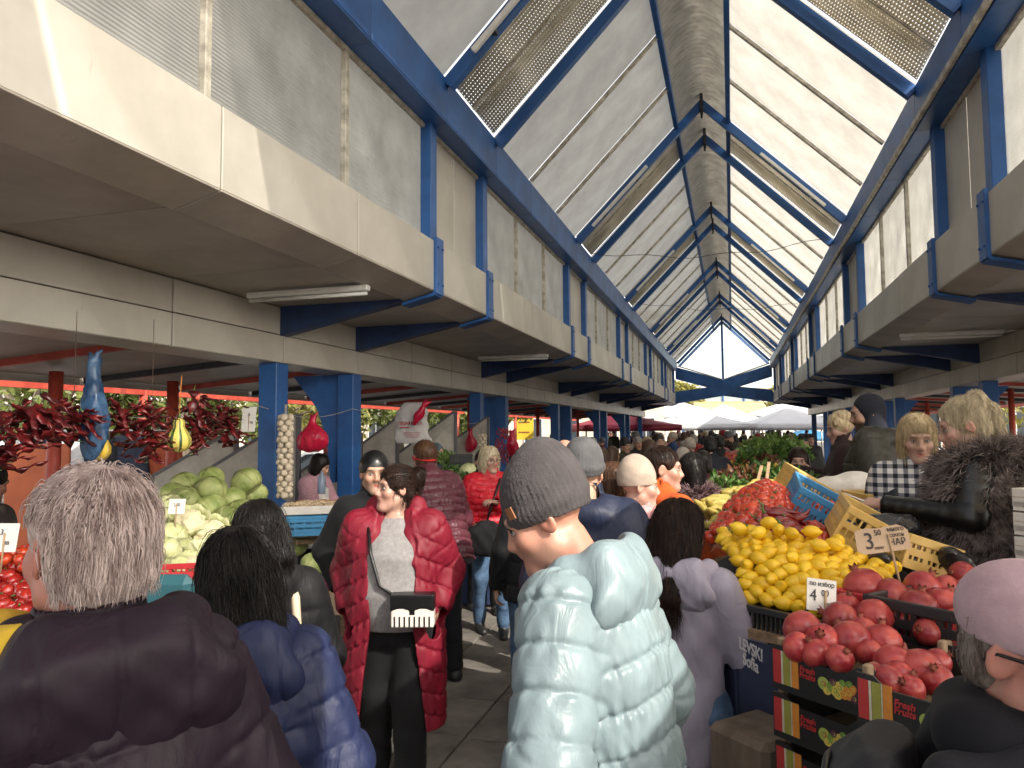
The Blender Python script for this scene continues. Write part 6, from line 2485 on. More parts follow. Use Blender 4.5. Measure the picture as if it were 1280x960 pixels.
gourd('yellow ribbed gourd hanging beside the blue bag', 121, 556, 4.7, ('yellow', (.62, .42, .05)), (.62, .50, .20), 1.05)
gourd('green and yellow striped gourd hanging before the red post', 223, 546, 5.0, ('striped', (.55, .46, .10)), (.03, .07, .02), 1.05)


def bag_mesh(name, m, seed, w, h, ears=True):
    F = Field((-.3, -.22, -h - .1), (.3, .22, .12), .015)
    g = lambda x, y, z: .018 * folds(x * 1.7 + seed, y * 1.7, z * 1.3)
    F.ell((0, 0, -h * .66), (w, w * .55, h * .36), .03, wr=g)
    F.cap((0, 0, -h * .45), (0, 0, 0), w * .65, .025, .08)
    if ears:
        F.cap((0, 0, 0), (.04, 0, .07), .02, .012, .03)
        F.cap((0, 0, 0), (-.03, .01, .06), .018, .012, .03)
    V, Q = F.mesh(1)
    V = V + .011 * folds(V[:, 0] * 2.2 + seed, V[:, 1] * 2.2, V[:, 2] * 1.2)[:, None] * np.array([1, 1, .3])
    return quad_mesh(name, V, Q, m)


BAGR = mat('bag_red_plastic', (.50, .012, .05), .3, .15, 8, .4, 30, trans=.25)
o = tag(bag_mesh('plastic_bag', BAGR, 1, .15, .30), 'bright red plastic bag hanging before the pink sweater seller', 'bag')
o.location = at(391, 525, 6.9)
o.rotation_euler = (0, 0, YAW)
o = tag(bag_mesh('plastic_bag', mat('bag_blue_plastic', (.02, .09, .25), .3, .5, 6, .4, 30, c2=(.10, .20, .34), trans=.2), 4, .085, .62), 'blue plastic bag bundle hanging between the pepper strings', 'bag')
o.location = at(118, 452, 4.6)
o.rotation_euler = (0, 0, YAW)
for px, py, d, lb in ((640, 542, 11.5, 'dark red bag hanging right of the dried chillies'), (588, 540, 12.2, 'dark red bag left of the third blue column')):
    o = tag(bag_mesh('plastic_bag', BAGR, px, .10, .34), lb, 'bag')
    o.location = at(px, py, d)
t = thing('hanging_bag', 'white printed carrier bag hanging between the second and third columns', 'bag', at(516, 505, 9.0), YAW)
F = Field((-.3, -.15, -.52), (.3, .15, .1), .012)
F.prof([(-.48, .215, .03, 0), (-.44, .215, .04, 0), (-.1, .19, .045, 0), (0, .12, .04, 0), (.02, .10, .03, 0)], .02, wr=.008)
V, Q = F.mesh(1)
bg_ = quad_mesh('bag', V, Q, mat('bag_white_plastic', (.50, .48, .47), .4, .06, 8, .2, 30, trans=.2), t)
RDT = mat('bag_red_print', (.35, .03, .04), .6)
lettering('ПЕРФЕКТА', .055, RDT, bg_, (-.02, -.064, -.24), (math.pi / 2, 0, 0), bold=.001)
m = MB()
m.box((-.09, -.064, -.285), (.11, .004, .012))
for i in range(3):
    m.box((0, -.062, -.35 - i * .025), (.20 - .03 * i, .004, .006))
m.build('print', RDT, bg_)['kind'] = 'stuff'
m = MB()
for i in range(2):
    m.tube([(-.12 + .2 * i, -.02, 0), (-.04 + .06 * i, -.03, -.16)], .003, 5)
m.build('handle', DARKM, t)
o = tag(bag_mesh('plastic_bag', BAGR, 9, .038, .30), 'red bag hanging over the white printed carrier bag', 'bag')
o.location = at(531, 506, 8.85)
o.rotation_euler = (0, .5, YAW)
# garlic braids and dried chillies
GAR = mat('garlic_skin', (.56, .48, .37), .6, .15, 14, .2, 60)
me_g = mesh_of('bulb', MB().lathe([(.003, .042), (.006, .026), (.020, .014), (.028, -.002), (.022, -.018), (.008, -.022)][::-1], 12, lobes=lambda a, t: 1 + .06 * math.cos(7 * a)), GAR)
for px, py, d, n, lb in ((357, 522, 6.75, 15, 'long garlic braid hanging beside the near blue column'), (603, 545, 11.8, 14, 'garlic braid hanging beside the third blue column')):
    t = thing('garlic_braid', lb, 'garlic braid', at(px, py, d), YAW, 'garlic braids')
    MB().tube([(0, 0, .12), (0, 0, -.05 * n)], .012, 6).build('braid', STR, t)
    for i in range(n):
        for k in range(4):
            a = k * 1.57 + i * .8
            inst('bulb', me_g, t, (math.cos(a) * .046, math.sin(a) * .046, -.05 * i), (math.pi / 2 + .3, 0, a - math.pi / 2), rng.uniform(1.05, 1.4))
CHI = mesh_of('chilli', MB().tube([(0, 0, .05), (.004, 0, .02), (.006, .002, -.02), (.0, 0, -.05)], [.004, .008, .007, .001], 6), mat('chilli_red', (.34, .02, .02), .35, .3, 20))
t = thing('chilli_bunch', 'bunch of dried red chillies hanging above the blond woman', 'chilli bunch', at(630, 555, 11.8), YAW)
for i in range(90):
    a = i * 2.4
    r = .16 * math.sqrt(rng.uniform(0, 1))
    z = rng.uniform(-.32, .22)
    r *= 1 - abs(z) * 1.2
    inst('chilli', CHI, t, (math.cos(a) * r, math.sin(a) * r, z), (rng.normal() * .5, rng.normal() * .5, 0), rng.uniform(.9, 1.4))
o = tag(MB().lathe([(.002, -.11), (.036, -.11), (.038, -.1), (.038, .05), (.012, .09), (.012, .11), (.002, .11)], 14).build('water_bottle', mat('bottle_plastic', (.30, .38, .50), .1, .1, trans=.4)), 'clear plastic water bottle beside the pink sweater seller', 'bottle')
o.location = at(402, 603, 7.2)

# ---- awnings added out of view to shade the fruit, sellers and near shoppers
def awning(name, label, poly, z, m, posts):
    t = thing(name, label, 'awning', (0, 0, 0))
    b = MB()
    n = len(poly)
    b.add([(x, y, zz) for (x, y), zz in zip(poly, z)] + [(x, y, zz + .012) for (x, y), zz in zip(poly, z)], [tuple(range(n))[::-1], tuple(range(n, 2 * n))] + [(i, (i + 1) % n, (i + 1) % n + n, i + n) for i in range(n)])
    b.build('cloth', m, t)
    for x, y, zz in posts:
        MB().tube([(x, y, 0), (x, y, zz)], .03, 8).build('post', MATS['tent_pole'], t)
    return t


awning('shade_awning', 'unseen cream awning added to shade the fruit stall at the right front', [(1.5, -1.2), (4.4, -1.2), (4.4, 4.95), (1.78, 4.95), (1.55, 3.1), (1.02, 3.0), (.72, 1.75), (1.5, 1.35)], [2.62] * 8, mat('shade_cloth_cream', (.78, .72, .62), .8, .06, 3, trans=.75), [(4.3, -1.1, 2.6), (4.3, 4.5, 2.6)])
awning('shade_awning', 'unseen red awning added to shade and redden the near left shoppers', [(-1.1, -1.4), (1.45, -1.4), (1.45, .02), (.45, .72), (-1.1, .72)], [2.62] * 5, mat('shade_cloth_red', (.50, .03, .03), .8, .1, 3, trans=.45), [(-1.05, -1.3, 2.6), (1.4, -1.3, 2.6)])

# ------------------------------------------------------------------ the shoppers and sellers
H_BLACK = hairm('black', (.005, .004, .004), (.012, .009, .008))
H_DBROWN = hairm('dark_brown', (.010, .005, .004), (.030, .014, .009))
H_BROWN = hairm('brown', (.055, .026, .014), (.11, .055, .03))
H_GREY = hairm('grey', (.42, .32, .29), (.72, .61, .57))  # reddish light put into the grey as a pink tint
H_BLOND = hairm('blond', (.46, .34, .18), (.66, .54, .34))
H_PALE = hairm('pale_blond', (.55, .45, .29), (.74, .65, .47))
DENIM = fabric('denim', (.045, .085, .16), bump=.4, c2=(.10, .17, .28))
BLKTR = fabric('black_trousers', (.004, .004, .005))
DKTR = fabric('dark_trousers', (.010, .011, .015))
TRAIN = mat('shoe_white', (.62, .60, .57), .5, .08, 20)
LEATH = mat('leather_black', (.005, .005, .0055), .35, .2, 12, .25, 60)

# 1 grey-haired man, back to us, near left
p = Fig('grey haired man in a dark plum hooded jacket seen from behind, at the left front', 118, 1.18, 1.745, -6, -26, hp=2, side=-2, wide=.92, arms=(((.25, -.03, 1.13), (.255, .06, .88)), ((.25, -.03, 1.13), (.255, .06, .88))), tone=(0.42, 0.19, 0.14), loc=at(136, 540, 1.18))
p.body(.006, eyes=False, blush=.3)
PLUM = nylon('plum', (.015, .0075, .0155), .56)
p.jacket(PLUM, q=(.135, .009, -.16), slq=(.13, .008), step=.0055, collar=.086, colz=1.50, sl=(.072, .066, .056), wr=.006, smooth=1, sh=.05)
p.hood(PLUM, (.02, -.105, 1.385), (.185, .046, .115), .46, .0, .005, roll=.043)
p.trousers(DKTR)
p.shoes()
p.hair(H_GREY, 'short', .0055, .7, 9000)
F = Field(p.hc - .25, p.hc + .2, .007)
F.cap(p.P(-.10, -.045, 1.475), p.P(-.115, .05, 1.475), .032, .04, .03)
F.cap(p.P(-.115, .05, 1.475), p.P(0, .09, 1.455), .035, .035, .03)
F.cap(p.P(-.10, -.045, 1.475), p.P(-.055, -.075, 1.50), .030, .02, .03)
V, Q = F.mesh(2)
quad_mesh('yellow_collar', V, Q, fabric('yellow', (.62, .42, .04)), p.t)

# 2 woman with long black hair in a blue puffer
p = Fig('woman with loose black hair in a blue puffer coat, next to the grey haired man', 330, 1.72, 1.575, 8, -4, hp=8, hr=-6, side=-3, fem=True, loc=at(318, 540, 1.72), wide=.90, arms=('hold', ((.235, -.03, 1.13), (.235, .06, .88))))
p.body(.009, eyes=False)


BLUEN = nylon('blue', (.013, .019, .058), .58)
p.jacket(BLUEN, hem=.62, q=(.088, .010, -.05), slq=(.10, .008), step=.006, loose=1.02, sh=.045, collar=.085, colz=1.51, sl=(.072, .066, .056), wr=.005, smooth=1)
p.hood(BLUEN, (0, -.105, 1.385), (.165, .046, .095), .42, .0, .0055, roll=.038)
p.trousers(DKTR)
p.shoes()
p.hair(H_BLACK, 'long', .007, .95, 6000, fall=.15)
p.strap([(-.10, .10, 1.42), (-.07, -.05, 1.47), (.03, -.155, 1.36), (.13, -.175, 1.18), (.20, -.16, 1.0)], LEATH, .03)

# 3 dark-haired shopper behind her
p = Fig('dark haired shopper in a black jacket with a light shoulder strap, before the cauliflowers', 322, 2.55, 1.56, -10, -20, hp=15, fem=True, loc=at(326, 540, 2.55), arms=('hold', 'hold'))
p.body(.010, eyes=False)
p.jacket(nylon('black_b', (.006, .006, .007), .55), q=(.10, .008, 0), step=.009, hem=.75, hood=.7)
p.trousers(DKTR)
p.shoes()
p.hair(H_BLACK, 'long', .008, 1.0, 3000, fall=.10)
p.strap([(.10, .12, 1.40), (.11, -.02, 1.465), (.11, -.12, 1.38), (.12, -.14, 1.15)], mat('strap_beige', (.45, .36, .26), .7), .03)
t = thing('carrier_bag', 'flat teal shopping bag carried behind the grey haired man', 'bag', at(212, 722, 2.3), YAW)
MB().box((0, 0, -.12), (.16, .06, .26), bev=.03).build('bag', mat('teal_bag', (.010, .06, .075), .5, .1, 5, .3, 20), t)

# 4 at the left edge
p = Fig('man in a dark brown jacket cut off by the left picture edge', -20, 4.6, 1.62, 60, 60, hp=18, loc=at(-16, 540, 4.6), tone=(0.21, 0.10, 0.07))
p.body(.009)
p.jacket(fabric('dark_brown_wool', (.020, .014, .012)), collar=.085)
p.trousers(DKTR)
p.hair(H_BLACK, 'short', .009)

# 5 man in a black cap, walking behind the red coat
p = Fig('man in a black leather cap and black jacket walking behind the red coat', 470, 4.5, 1.668, 176, 172, hp=2, loc=at(468, 540, 4.5), arms=(((.26, -.05, 1.12)[0:3], (.275, .07, .86)), 'pocket'), feet=((-.10, .16, .02), (.10, -.12)), tone=(0.38, 0.22, 0.15))
p.body(.0065, beard=(.20, .13, .10, .35))
p.jacket(fabric('black_jacket', (.005, .005, .006)), wr=.010, colz=1.56, collar=.08, step=.009)
p.trousers(BLKTR)
p.shoes(TRAIN, mat('sole_white', (.66, .64, .60), .7), .007)
p.beanie(LEATH, band=False, peak=0, low=.005, knit=False, name='leather_cap')
o = tag(MB().box((0, 0, 0), (.14, .01, .10), Matrix.Rotation(.6, 3, 'Y')).build('leaflet', PAPER), 'folded white leaflet in the hand of the black capped man', 'leaflet')
o.location = Vector(p.t.location) + Matrix.Rotation(p.rz, 3, 'Z') @ Vector(p.arms[0][2] + np.array([-.01, .02, -.15]))
o.rotation_euler = (0, 0, YAW)

# 6 woman in the long red coat
p = Fig('woman in an open long crimson quilted coat with a grey top', 490, 3.85, 1.625, -170, -112, hp=-2, fem=True, wide=1.18, loc=at(494, 540, 3.85), arms=(((.285, -.10, 1.14), (.24, .015, .98)), ((.285, -.10, 1.14), (.24, .015, .98))), feet=((-.10, .10), (.11, -.06)), tone=(0.42, 0.24, 0.18))
p.body(.0055, hands=True, lips=(.72, .40, .38), makeup=.25)
REDCOAT = nylon('crimson', (.15, .005, .016), .58)


def opening(x, y, z):
    w = np.interp(z, [.3, .85, 1.0, 1.25, 1.42, 1.6], [.175, .105, .11, .125, .085, .06])
    return np.maximum(np.abs(x + .012) - w, -y + .02)


def f(F):
    for sg in (-1, 1):
        F.cap(p.P(sg * .095, .06, 1.36), p.P(sg * .105, -.05, 1.50), .040, .048, .03)
        F.cap(p.P(sg * .105, -.05, 1.50), p.P(sg * .03, -.11, 1.50), .052, .05, .03)
        F.cap(p.P(sg * .095, .07, 1.36), p.P(sg * .12, .135, 1.22), .034, .024, .03)
    F.cap(p.P(-.05, -.12, 1.46), p.P(.05, -.12, 1.46), .06, .06, .03)


p.jacket(REDCOAT, name='coat', rows=[(.36, .265, .20, 0), (.60, .265, .20, 0), (.85, .26, .19, .0), (1.02, .25, .19, .01), (1.15, .235, .175, .01), (1.28, .225, .155, .01), (1.36, .205, .13, 0), (1.42, .15, .10, -.01), (1.46, .105, .09, -.02), (1.48, .10, .085, -.02)], q=(.105, .009, .55), slq=(.10, .008), step=.0065, shell=.03, opening=opening, collar=0, extra=f, sl=(.088, .078, .068), hem=.36, wr=.005, smooth=1)
F = Field((-.4, -.35, .7), (.4, .4, 1.6), .009)
F.prof([(.86, .195, .14, .01), (.95, .205, .165, .022), (1.06, .205, .180, .03), (1.16, .195, .165, .025), (1.25, .19, .165, .025), (1.32, .18, .135, .012), (1.39, .13, .09, 0), (1.43, .075, .065, -.005), (1.445, .065, .06, -.01)], .03, wr=.006, sc=p.k)
V, Q = F.mesh(2)
quad_mesh('sweater', V, Q, fabric('grey_knit', (.20, .19, .19), vs=60), p.t)
p.trousers(BLKTR, r=(.118, .09, .078))
p.shoes()
p.hair(H_DBROWN, 'bun', .0055, 1.05, 1600)
m = MB()
for i in range(6):
    a = p.Hd(-.045 + .004 * i, -.085 - .008 * i, .075 - .02 * i)
    m.tube([Vector(a), Vector(a) + Vector((.010, -.006, .006)), Vector(a) + Vector((.022, -.004, 0))], .004, 5)
m.build('hair_claw', mat('claw_tortoise', (.45, .28, .12), .3, .4, 20), p.t)
m = MB()
m.tube([Vector(p.P(.125, .10, 1.40)), Vector(p.P(.095, .185, 1.28)), Vector(p.P(.04, .225, 1.12)), Vector(p.P(-.07, .235, 1.05))], .009, 6)
m.build('bag_strap', LEATH, p.t)
hb = thing('handbag', 'black and white shoulder bag with a scalloped flap on the red coat woman', 'bag', Vector(p.t.location) + Matrix.Rotation(p.rz, 3, 'Z') @ Vector(p.P(-.135, .235, 1.0)), p.rz + math.pi)
F = Field((-.16, -.09, -.13), (.16, .09, .13), .006)
F.put(lambda X, Y, Z: np.maximum(np.maximum(np.abs(X) - .105, np.abs(Y) - .032), np.abs(Z) - .072) - .012 + 0 * X, (-.12, -.05, -.09), (.12, .05, .09), .01)
V, Q = F.mesh(3)
quad_mesh('body', V, Q, mat('bag_cream', (.60, .56, .52), .4, .08), hb)
F = Field((-.16, -.09, -.13), (.16, .09, .14), .006)
F.put(lambda X, Y, Z: np.maximum(np.maximum(np.maximum(np.abs(X) - .108, np.abs(Y) - .037), np.abs(Z - .035) - .045), -(Z - .012 - .018 * np.abs(np.sin(X * 26))) - 0 * Y) - .012, (-.12, -.06, -.06), (.12, .06, .10), .01)
V, Q = F.mesh(2)
quad_mesh('flap', V, Q, LEATH, hb)
m = MB()
for i in range(8):
    m.box((-.095 + i * .027, -.0455, -.052), (.008, .004, .055), bev=.001)
m.box((0, -.0455, .0), (.03, .005, .03), bev=.004)
m.build('trim', LEATH, hb)
hb.scale = (.88, .88, .88)

# 7 man in a maroon puffer with a red headband
p = Fig('man in a maroon puffer and red headband leaning over the left stall', 548, 5.4, 1.80, -28, -22, hp=-8, lean=24, loc=at(552, 540, 5.4), arms=('reach', 'fwd'), tone=(0.36, 0.20, 0.14))
p.body(.009, eyes=False)
p.jacket(nylon('maroon', (.085, .022, .032), .38), q=(.062, .011, 0), slq=(.06, .010), step=.009)
p.trousers(DKTR)
p.shoes()
p.hair(H_BROWN, 'crop', .008, .8, 900)
F = p.hairF(.007)
F.ell(p.Hd(0, -.015, -.005), np.array([.092, .112, .026]), .01, rot=p.hR)
V, Q = F.mesh(1)
quad_mesh('headband', V, Q, fabric('red_band', (.50, .02, .025)), p.t)

# 8 seller in a headscarf
p = Fig('seller in a grey headscarf behind the left table of greens', 546, 10.2, 1.64, 150, 120, fem=True, hp=5, arms=('fwd', 'fwd'))
p.body(.010)
p.jacket(fabric('slate', (.06, .08, .10)), step=.012)
p.trousers(DKTR)
p.hoodup(fabric('headscarf', (.10, .13, .15)))

# 9 seller in pink behind the nut tray
p = Fig('seller in a pale pink sweater and white apron behind the nut tray', 388, 7.7, 1.60, 125, 105, hp=28, fem=True, arms=(((.22, .12, 1.18), (.10, .38, 1.10)), ((.24, .14, 1.16), (.16, .46, 1.10))), lean=8)
p.body(.009)
p.jacket(fabric('pale_pink', (.42, .24, .28), vs=50), step=.010)
p.trousers(DKTR)
p.hair(H_BLACK, 'bob', .009, 1.0)
F = Field((-.3, -.3, .6), (.3, .4, 1.5), .012)
F.prof([(.70, .19, .17, .03), (.95, .19, .165, .03), (1.2, .15, .165, .02), (1.36, .09, .15, .02)], .02, sc=p.k, fr=p.fr(), cut=lambda x, y, z: y - .06)
V, Q = F.mesh(1)
quad_mesh('apron', V, Q, fabric('white_apron', (.58, .56, .54)), p.t)

# 10 blond woman in a red jacket
p = Fig('blond woman with glasses in a bright red puffer jacket and jeans', 612, 6.7, 1.665, 172, 150, hp=4, fem=True, arms=(((.24, .04, 1.14), (.03, .20, 1.22)), ((.26, -.02, 1.13), (.17, .18, 1.02))), feet=((-.10, .12), (.09, -.10)), tone=(0.44, 0.26, 0.19))
p.body(.0065, lips=(.8, .4, .4))
p.jacket(nylon('bright_red', (.48, .012, .025), .42), q=(.055, .010, 0), slq=(.055, .009), step=.008, hem=.90, colz=1.53)
p.trousers(DENIM)
p.shoes()
p.hair(H_PALE, 'bob', .0065, 1.15, 1500)
m = MB()
for sg in (-1, 1):
    c = p.Hd(sg * .033, .108, .0)
    m.tube([Vector(p.Hd(sg * .033 + .024 * math.cos(a), .106, .017 * math.sin(a))) for a in np.linspace(0, 6.28, 13)], .0018, 5)
    m.tube([Vector(p.Hd(sg * .057, .105, .004)), Vector(p.Hd(sg * .080, .02, .006))], .0018, 5)
m.tube([Vector(p.Hd(-.009, .107, .002)), Vector(p.Hd(.009, .107, .002))], .0018, 5)
m.build('glasses', DARKM, p.t)
p.strap([(-.10, -.05, 1.47), (-.08, .10, 1.42), (.0, .19, 1.22), (.07, .20, 1.02)], LEATH, .022)
F = Field((-.25, -.15, -.25), (.25, .15, .25), .012)
F.ell((0, 0, -.04), (.155, .055, .15), .03, wr=lambda x, y, z: .018 * folds(x * 1.4, y, z * 1.4))
F.cap((-.10, 0, .02), (.10, 0, .02), .03, .03, .05)
V, Q = F.mesh(1)
o = tag(quad_mesh('handbag', V, Q, fabric('black_soft_bag', (.006, .006, .007))), 'big black soft handbag carried by the blond woman in red', 'bag')
o.location = Vector(p.t.location) + Matrix.Rotation(p.rz, 3, 'Z') @ Vector((.09, .27, .93))
o.rotation_euler = (0, 0, p.rz)
p = Fig('man in black half hidden behind the blond woman in red', 606, 7.5, 1.60, 165, 165, loc=at(604, 540, 7.5), feet=((-.1, .1), (.1, -.1)))
p.body(.010)
p.jacket(fabric('black_coat', (.012, .012, .013)))
p.trousers(BLKTR)
p.shoes()
p.hair(H_BLACK, 'short', .010)

# 12 man in jeans and the bald head
p = Fig('man in blue jeans and dark jacket walking away beyond the silver puffer', 668, 4.75, 1.58, -8, 10, side=4, loc=at(667, 540, 4.75), feet=((-.10, -.15, .03), (.10, .14)))
p.body(.010, eyes=False)
p.jacket(nylon('black_c', (.007, .0075, .009), .55), hem=.80, q=(.14, .006, 0))
p.trousers(DENIM, r=(.105, .078, .068))
p.shoes(mat('shoe_dark', (.02, .02, .022), .6))
p.beanie(fabric('dark_cap', (.02, .02, .022)), band=False, peak=0)
p = Fig('bald man in a dark coat just beyond the grey beanie', 706, 5.3, 1.745, 5, 5, loc=at(706, 540, 5.3), tone=(0.44, 0.24, 0.17))
p.body(.009, eyes=False)
p.jacket(nylon('navy_d', (.02, .024, .04), .5))
p.trousers(DKTR)

# 13 grey knit hat and navy jacket
p = Fig('shopper in a ribbed grey wool hat and navy jacket behind the grey beanie', 742, 3.3, 1.735, 18, 10, loc=at(742, 540, 3.3), side=-4)
p.body(.010, eyes=False)
p.jacket(nylon('navy', (.013, .018, .042), .55), q=(.16, .006, 0), step=.009, loose=1.1, hood=.9, sl=(.095, .08, .06))
p.trousers(DKTR)
p.beanie(fabric('wool_grey', (.085, .085, .088), bump=.8, bscale=160), peak=.015, fine=.006)

# 14 woman with brown hair and red scarf
p = Fig('woman with brown bobbed hair and a red scarf beyond the silver puffer', 768, 4.1, 1.62, 40, 72, hp=12, fem=True, loc=at(766, 540, 4.1), tone=(0.40, 0.22, 0.15))
p.body(.0065, makeup=.2)
p.jacket(fabric('dark_coat_b', (.03, .022, .024)))
p.trousers(DKTR)
p.hair(H_BROWN, 'bob', .0065, 1.12, 1500)
F = Field(p.hc - .25, p.hc + .15, .01)
F.cap(p.P(-.08, 0, 1.45), p.P(.08, 0, 1.45), .05, .05, .02)
F.cap(p.P(-.08, .05, 1.43), p.P(.08, .07, 1.40), .045, .045, .02)
V, Q = F.mesh(2)
quad_mesh('scarf', V, Q, fabric('red_scarf', (.22, .03, .03)), p.t)

# 15 beige beanie, pink jacket
p = Fig('woman in a smooth beige beanie and pale pink jacket', 803, 3.85, 1.63, 50, 78, hp=6, fem=True, loc=at(796, 540, 3.85), tone=(0.48, 0.29, 0.22), arms=('fwd', 'hold'))
p.body(.005, lips=(.80, .42, .42))
p.jacket(nylon('pink', (.56, .27, .27), .5), q=(.15, .006, 0), step=.009, hood=1.0, colz=1.50)
p.trousers(DKTR)
p.beanie(fabric('beige_knit', (.36, .29, .235), bump=.4), band=False, peak=.03, knit=False, low=.006, fine=.005)

# 16 man in orange
p = Fig('older man with short dark hair in an orange sweater', 830, 4.2, 1.70, 55, 88, hp=4, loc=at(826, 540, 4.2), tone=(0.43, 0.25, 0.18), arms=('fwd', 'fwd'))
p.body(.0055, beard=(.36, .22, .17, .25))
p.jacket(fabric('orange', (.50, .085, .015), vs=40), wr=.010, hem=.85, step=.010, collar=.075)
p.trousers(DKTR)
p.hair(H_DBROWN, 'short', .006, .8, 1600)

# 17 black hair, fur collar
p = Fig('woman with black hair and a dusty pink fur collar, seen from behind', 868, 5.0, 1.645, 12, 28, fem=True, loc=at(866, 540, 5.0))
p.body(.010, eyes=False)
p.jacket(fabric('dusty_pink', (.17, .105, .11)), step=.011, loose=1.08)
p.trousers(DKTR)
p.hair(H_BLACK, 'long', .009, 1.05, 900, fall=.12)


def fur(p, centers, n, L, m, name='fur', wd=.0016, droop=.5):
    """tufts standing off the given (centre, radii) blobs"""
    P_ = []
    for c, r, k in centers:
        d = rng.normal(size=(k, 3))
        d /= np.linalg.norm(d, axis=1)[:, None]
        b = np.array(c) + d * np.array(r)
        sw = rng.normal(size=(k, 3)) * .45
        l = L * rng.uniform(.6, 1.25, k)[:, None]
        pts = [b]
        for j in range(1, 4):
            dd = d + sw * j / 3 + np.array([0, 0, -droop]) * j / 3
            dd /= np.linalg.norm(dd, axis=1)[:, None]
            pts.append(pts[-1] + dd * l / 3)
        P_.append(np.stack(pts, 1))
    P_ = np.concatenate(P_)
    V, Q = strand_mesh(P_, np.full(len(P_), wd) * rng.uniform(.6, 1.5, len(P_)), .1)
    return quad_mesh(name, V, Q, m, p.t)


FURP = mat('fur_dusty', (.13, .075, .08), .8, .5, 30, c2=(.34, .22, .23), spec=.2)
cs = [(p.P(.11 * math.cos(a), -.02 + .09 * math.sin(a), 1.43), (.055, .055, .05), 330) for a in np.linspace(0, 6.28, 10)[:-1]]
fur(p, cs, 0, .06, FURP, 'fur_collar', .003)

# 18 lavender jacket
p = Fig('woman with long dark hair in a lavender jacket picking at the tomatoes', 842, 2.72, 1.535, 18, 38, hp=14, fem=True, loc=at(845, 540, 2.72), arms=('hold', ((.265, .06, 1.12), (.19, .30, 1.06))), tone=(0.46, 0.28, 0.22), wide=.98)
p.body(.0075)


LAV = nylon('lavender', (.27, .25, .315), .55)
p.hood(LAV, (.02, -.104, 1.385), (.155, .040, .095), .42, .0, .006, roll=.033)
p.jacket(LAV, hem=.76, step=.0065, wr=.013, collar=.08, rows=[(.74, .205, .155, 0), (.90, .195, .145, 0), (1.06, .160, .125, 0), (1.24, .170, .135, .01), (1.34, .175, .115, 0), (1.41, .14, .10, -.01), (1.455, .085, .08, -.015), (1.475, .08, .075, -.01)], sl=(.080, .072, .058), sh=.045)
p.trousers(DENIM, r=(.105, .075, .06))
p.shoes()
p.hair(H_DBROWN, 'long', .007, 1.05, 6000, fall=.26)
F = Field(p.hc - .3, p.hc + .2, .009)
F.cap(p.P(-.115, -.06, 1.46), p.P(-.13, .06, 1.42), .045, .045, .02)
F.cap(p.P(-.115, -.06, 1.46), p.P(-.02, -.11, 1.46), .042, .035, .02)
V, Q = F.mesh(2)
quad_mesh('scarf', V, Q, fabric('dark_tartan', (.03, .032, .04), vs=9, c2=(.09, .09, .11)), p.t)

# 11 man in the silver puffer and grey beanie
p = Fig('man in a shiny pale blue puffer jacket and grey wool beanie, side on', 706, 1.76, 1.735, -62, -86, hp=27, lean=10, hfwd=.04, hup=.012, loc=at(770, 540, 1.76), wide=.84, arms=(((.285, .0, 1.10), (.275, .12, .86)), ((.24, -.03, 1.12), (.24, .08, .88))), tone=(0.45, 0.23, 0.16))
p.body(.0048, beard=(.40, .25, .20, .3), brow=(.16, .12, .10))


SILV = nylon('silver_blue', (.185, .245, .265), .38)
p.jacket(SILV, q=(.092, .009, .10), slq=(.092, .009), step=.0052, loose=.98, hem=.70, collar=.08, colz=1.47, sl=(.088, .080, .064), wr=.004, smooth=1, sh=.035)
p.hood(SILV, (0, -.105, 1.395), (.165, .044, .085), .45, .0, .0052, roll=.036)
p.trousers(DKTR)
p.shoes()
p.beanie(fabric('beanie_grey', (.058, .052, .054), bump=.9, bscale=240), peak=.050, fine=.005, low=.0, loose=.95, band=True, slouch=.028)
F = p.hairF(.007)
F.cap(p.P(-.06, -.05, 1.465), p.P(.06, -.05, 1.465), .045, .045, .02)
F.cap(p.P(.07, -.05, 1.465), p.P(.085, .06, 1.45), .036, .03, .02)
F.cap(p.P(-.07, -.05, 1.465), p.P(-.085, .06, 1.45), .036, .03, .02)
V, Q = F.mesh(1)
quad_mesh('inner_collar', V, Q, fabric('charcoal_knit', (.05, .05, .052)), p.t)
o = MB().box((0, 0, 0), (.022, .004, .030)).build('hat_tag', mat('tan_leather', (.22, .09, .035), .6), p.t)
q = p.Hd(.0, .094, .060)
q = p.Hd(-.076, .058, .052)
o.location = q
o.rotation_euler = (Matrix(p.hR.tolist()).to_euler().to_matrix() @ Matrix.Rotation(R(52), 3, 'Z')).to_euler()

# 20 man in the mauve cap, lower right
p = Fig('man in a mauve baseball cap and dark glasses, cut off at the right front', 1266, 1.12, 1.572, 86, 120, hp=8, loc=at(1268, 540, 1.12), tone=(0.44, 0.22, 0.17), wide=1.0)
p.body(.005, beard=(.34, .20, .16, .2), blush=.35)


def f(F):
    for sg in (-1, 1):
        F.cap(p.P(sg * .085, -.05, 1.48), p.P(sg * .085, .06, 1.46), .042, .04, .03)
    F.cap(p.P(-.06, -.085, 1.48), p.P(.06, -.085, 1.48), .05, .05, .03)


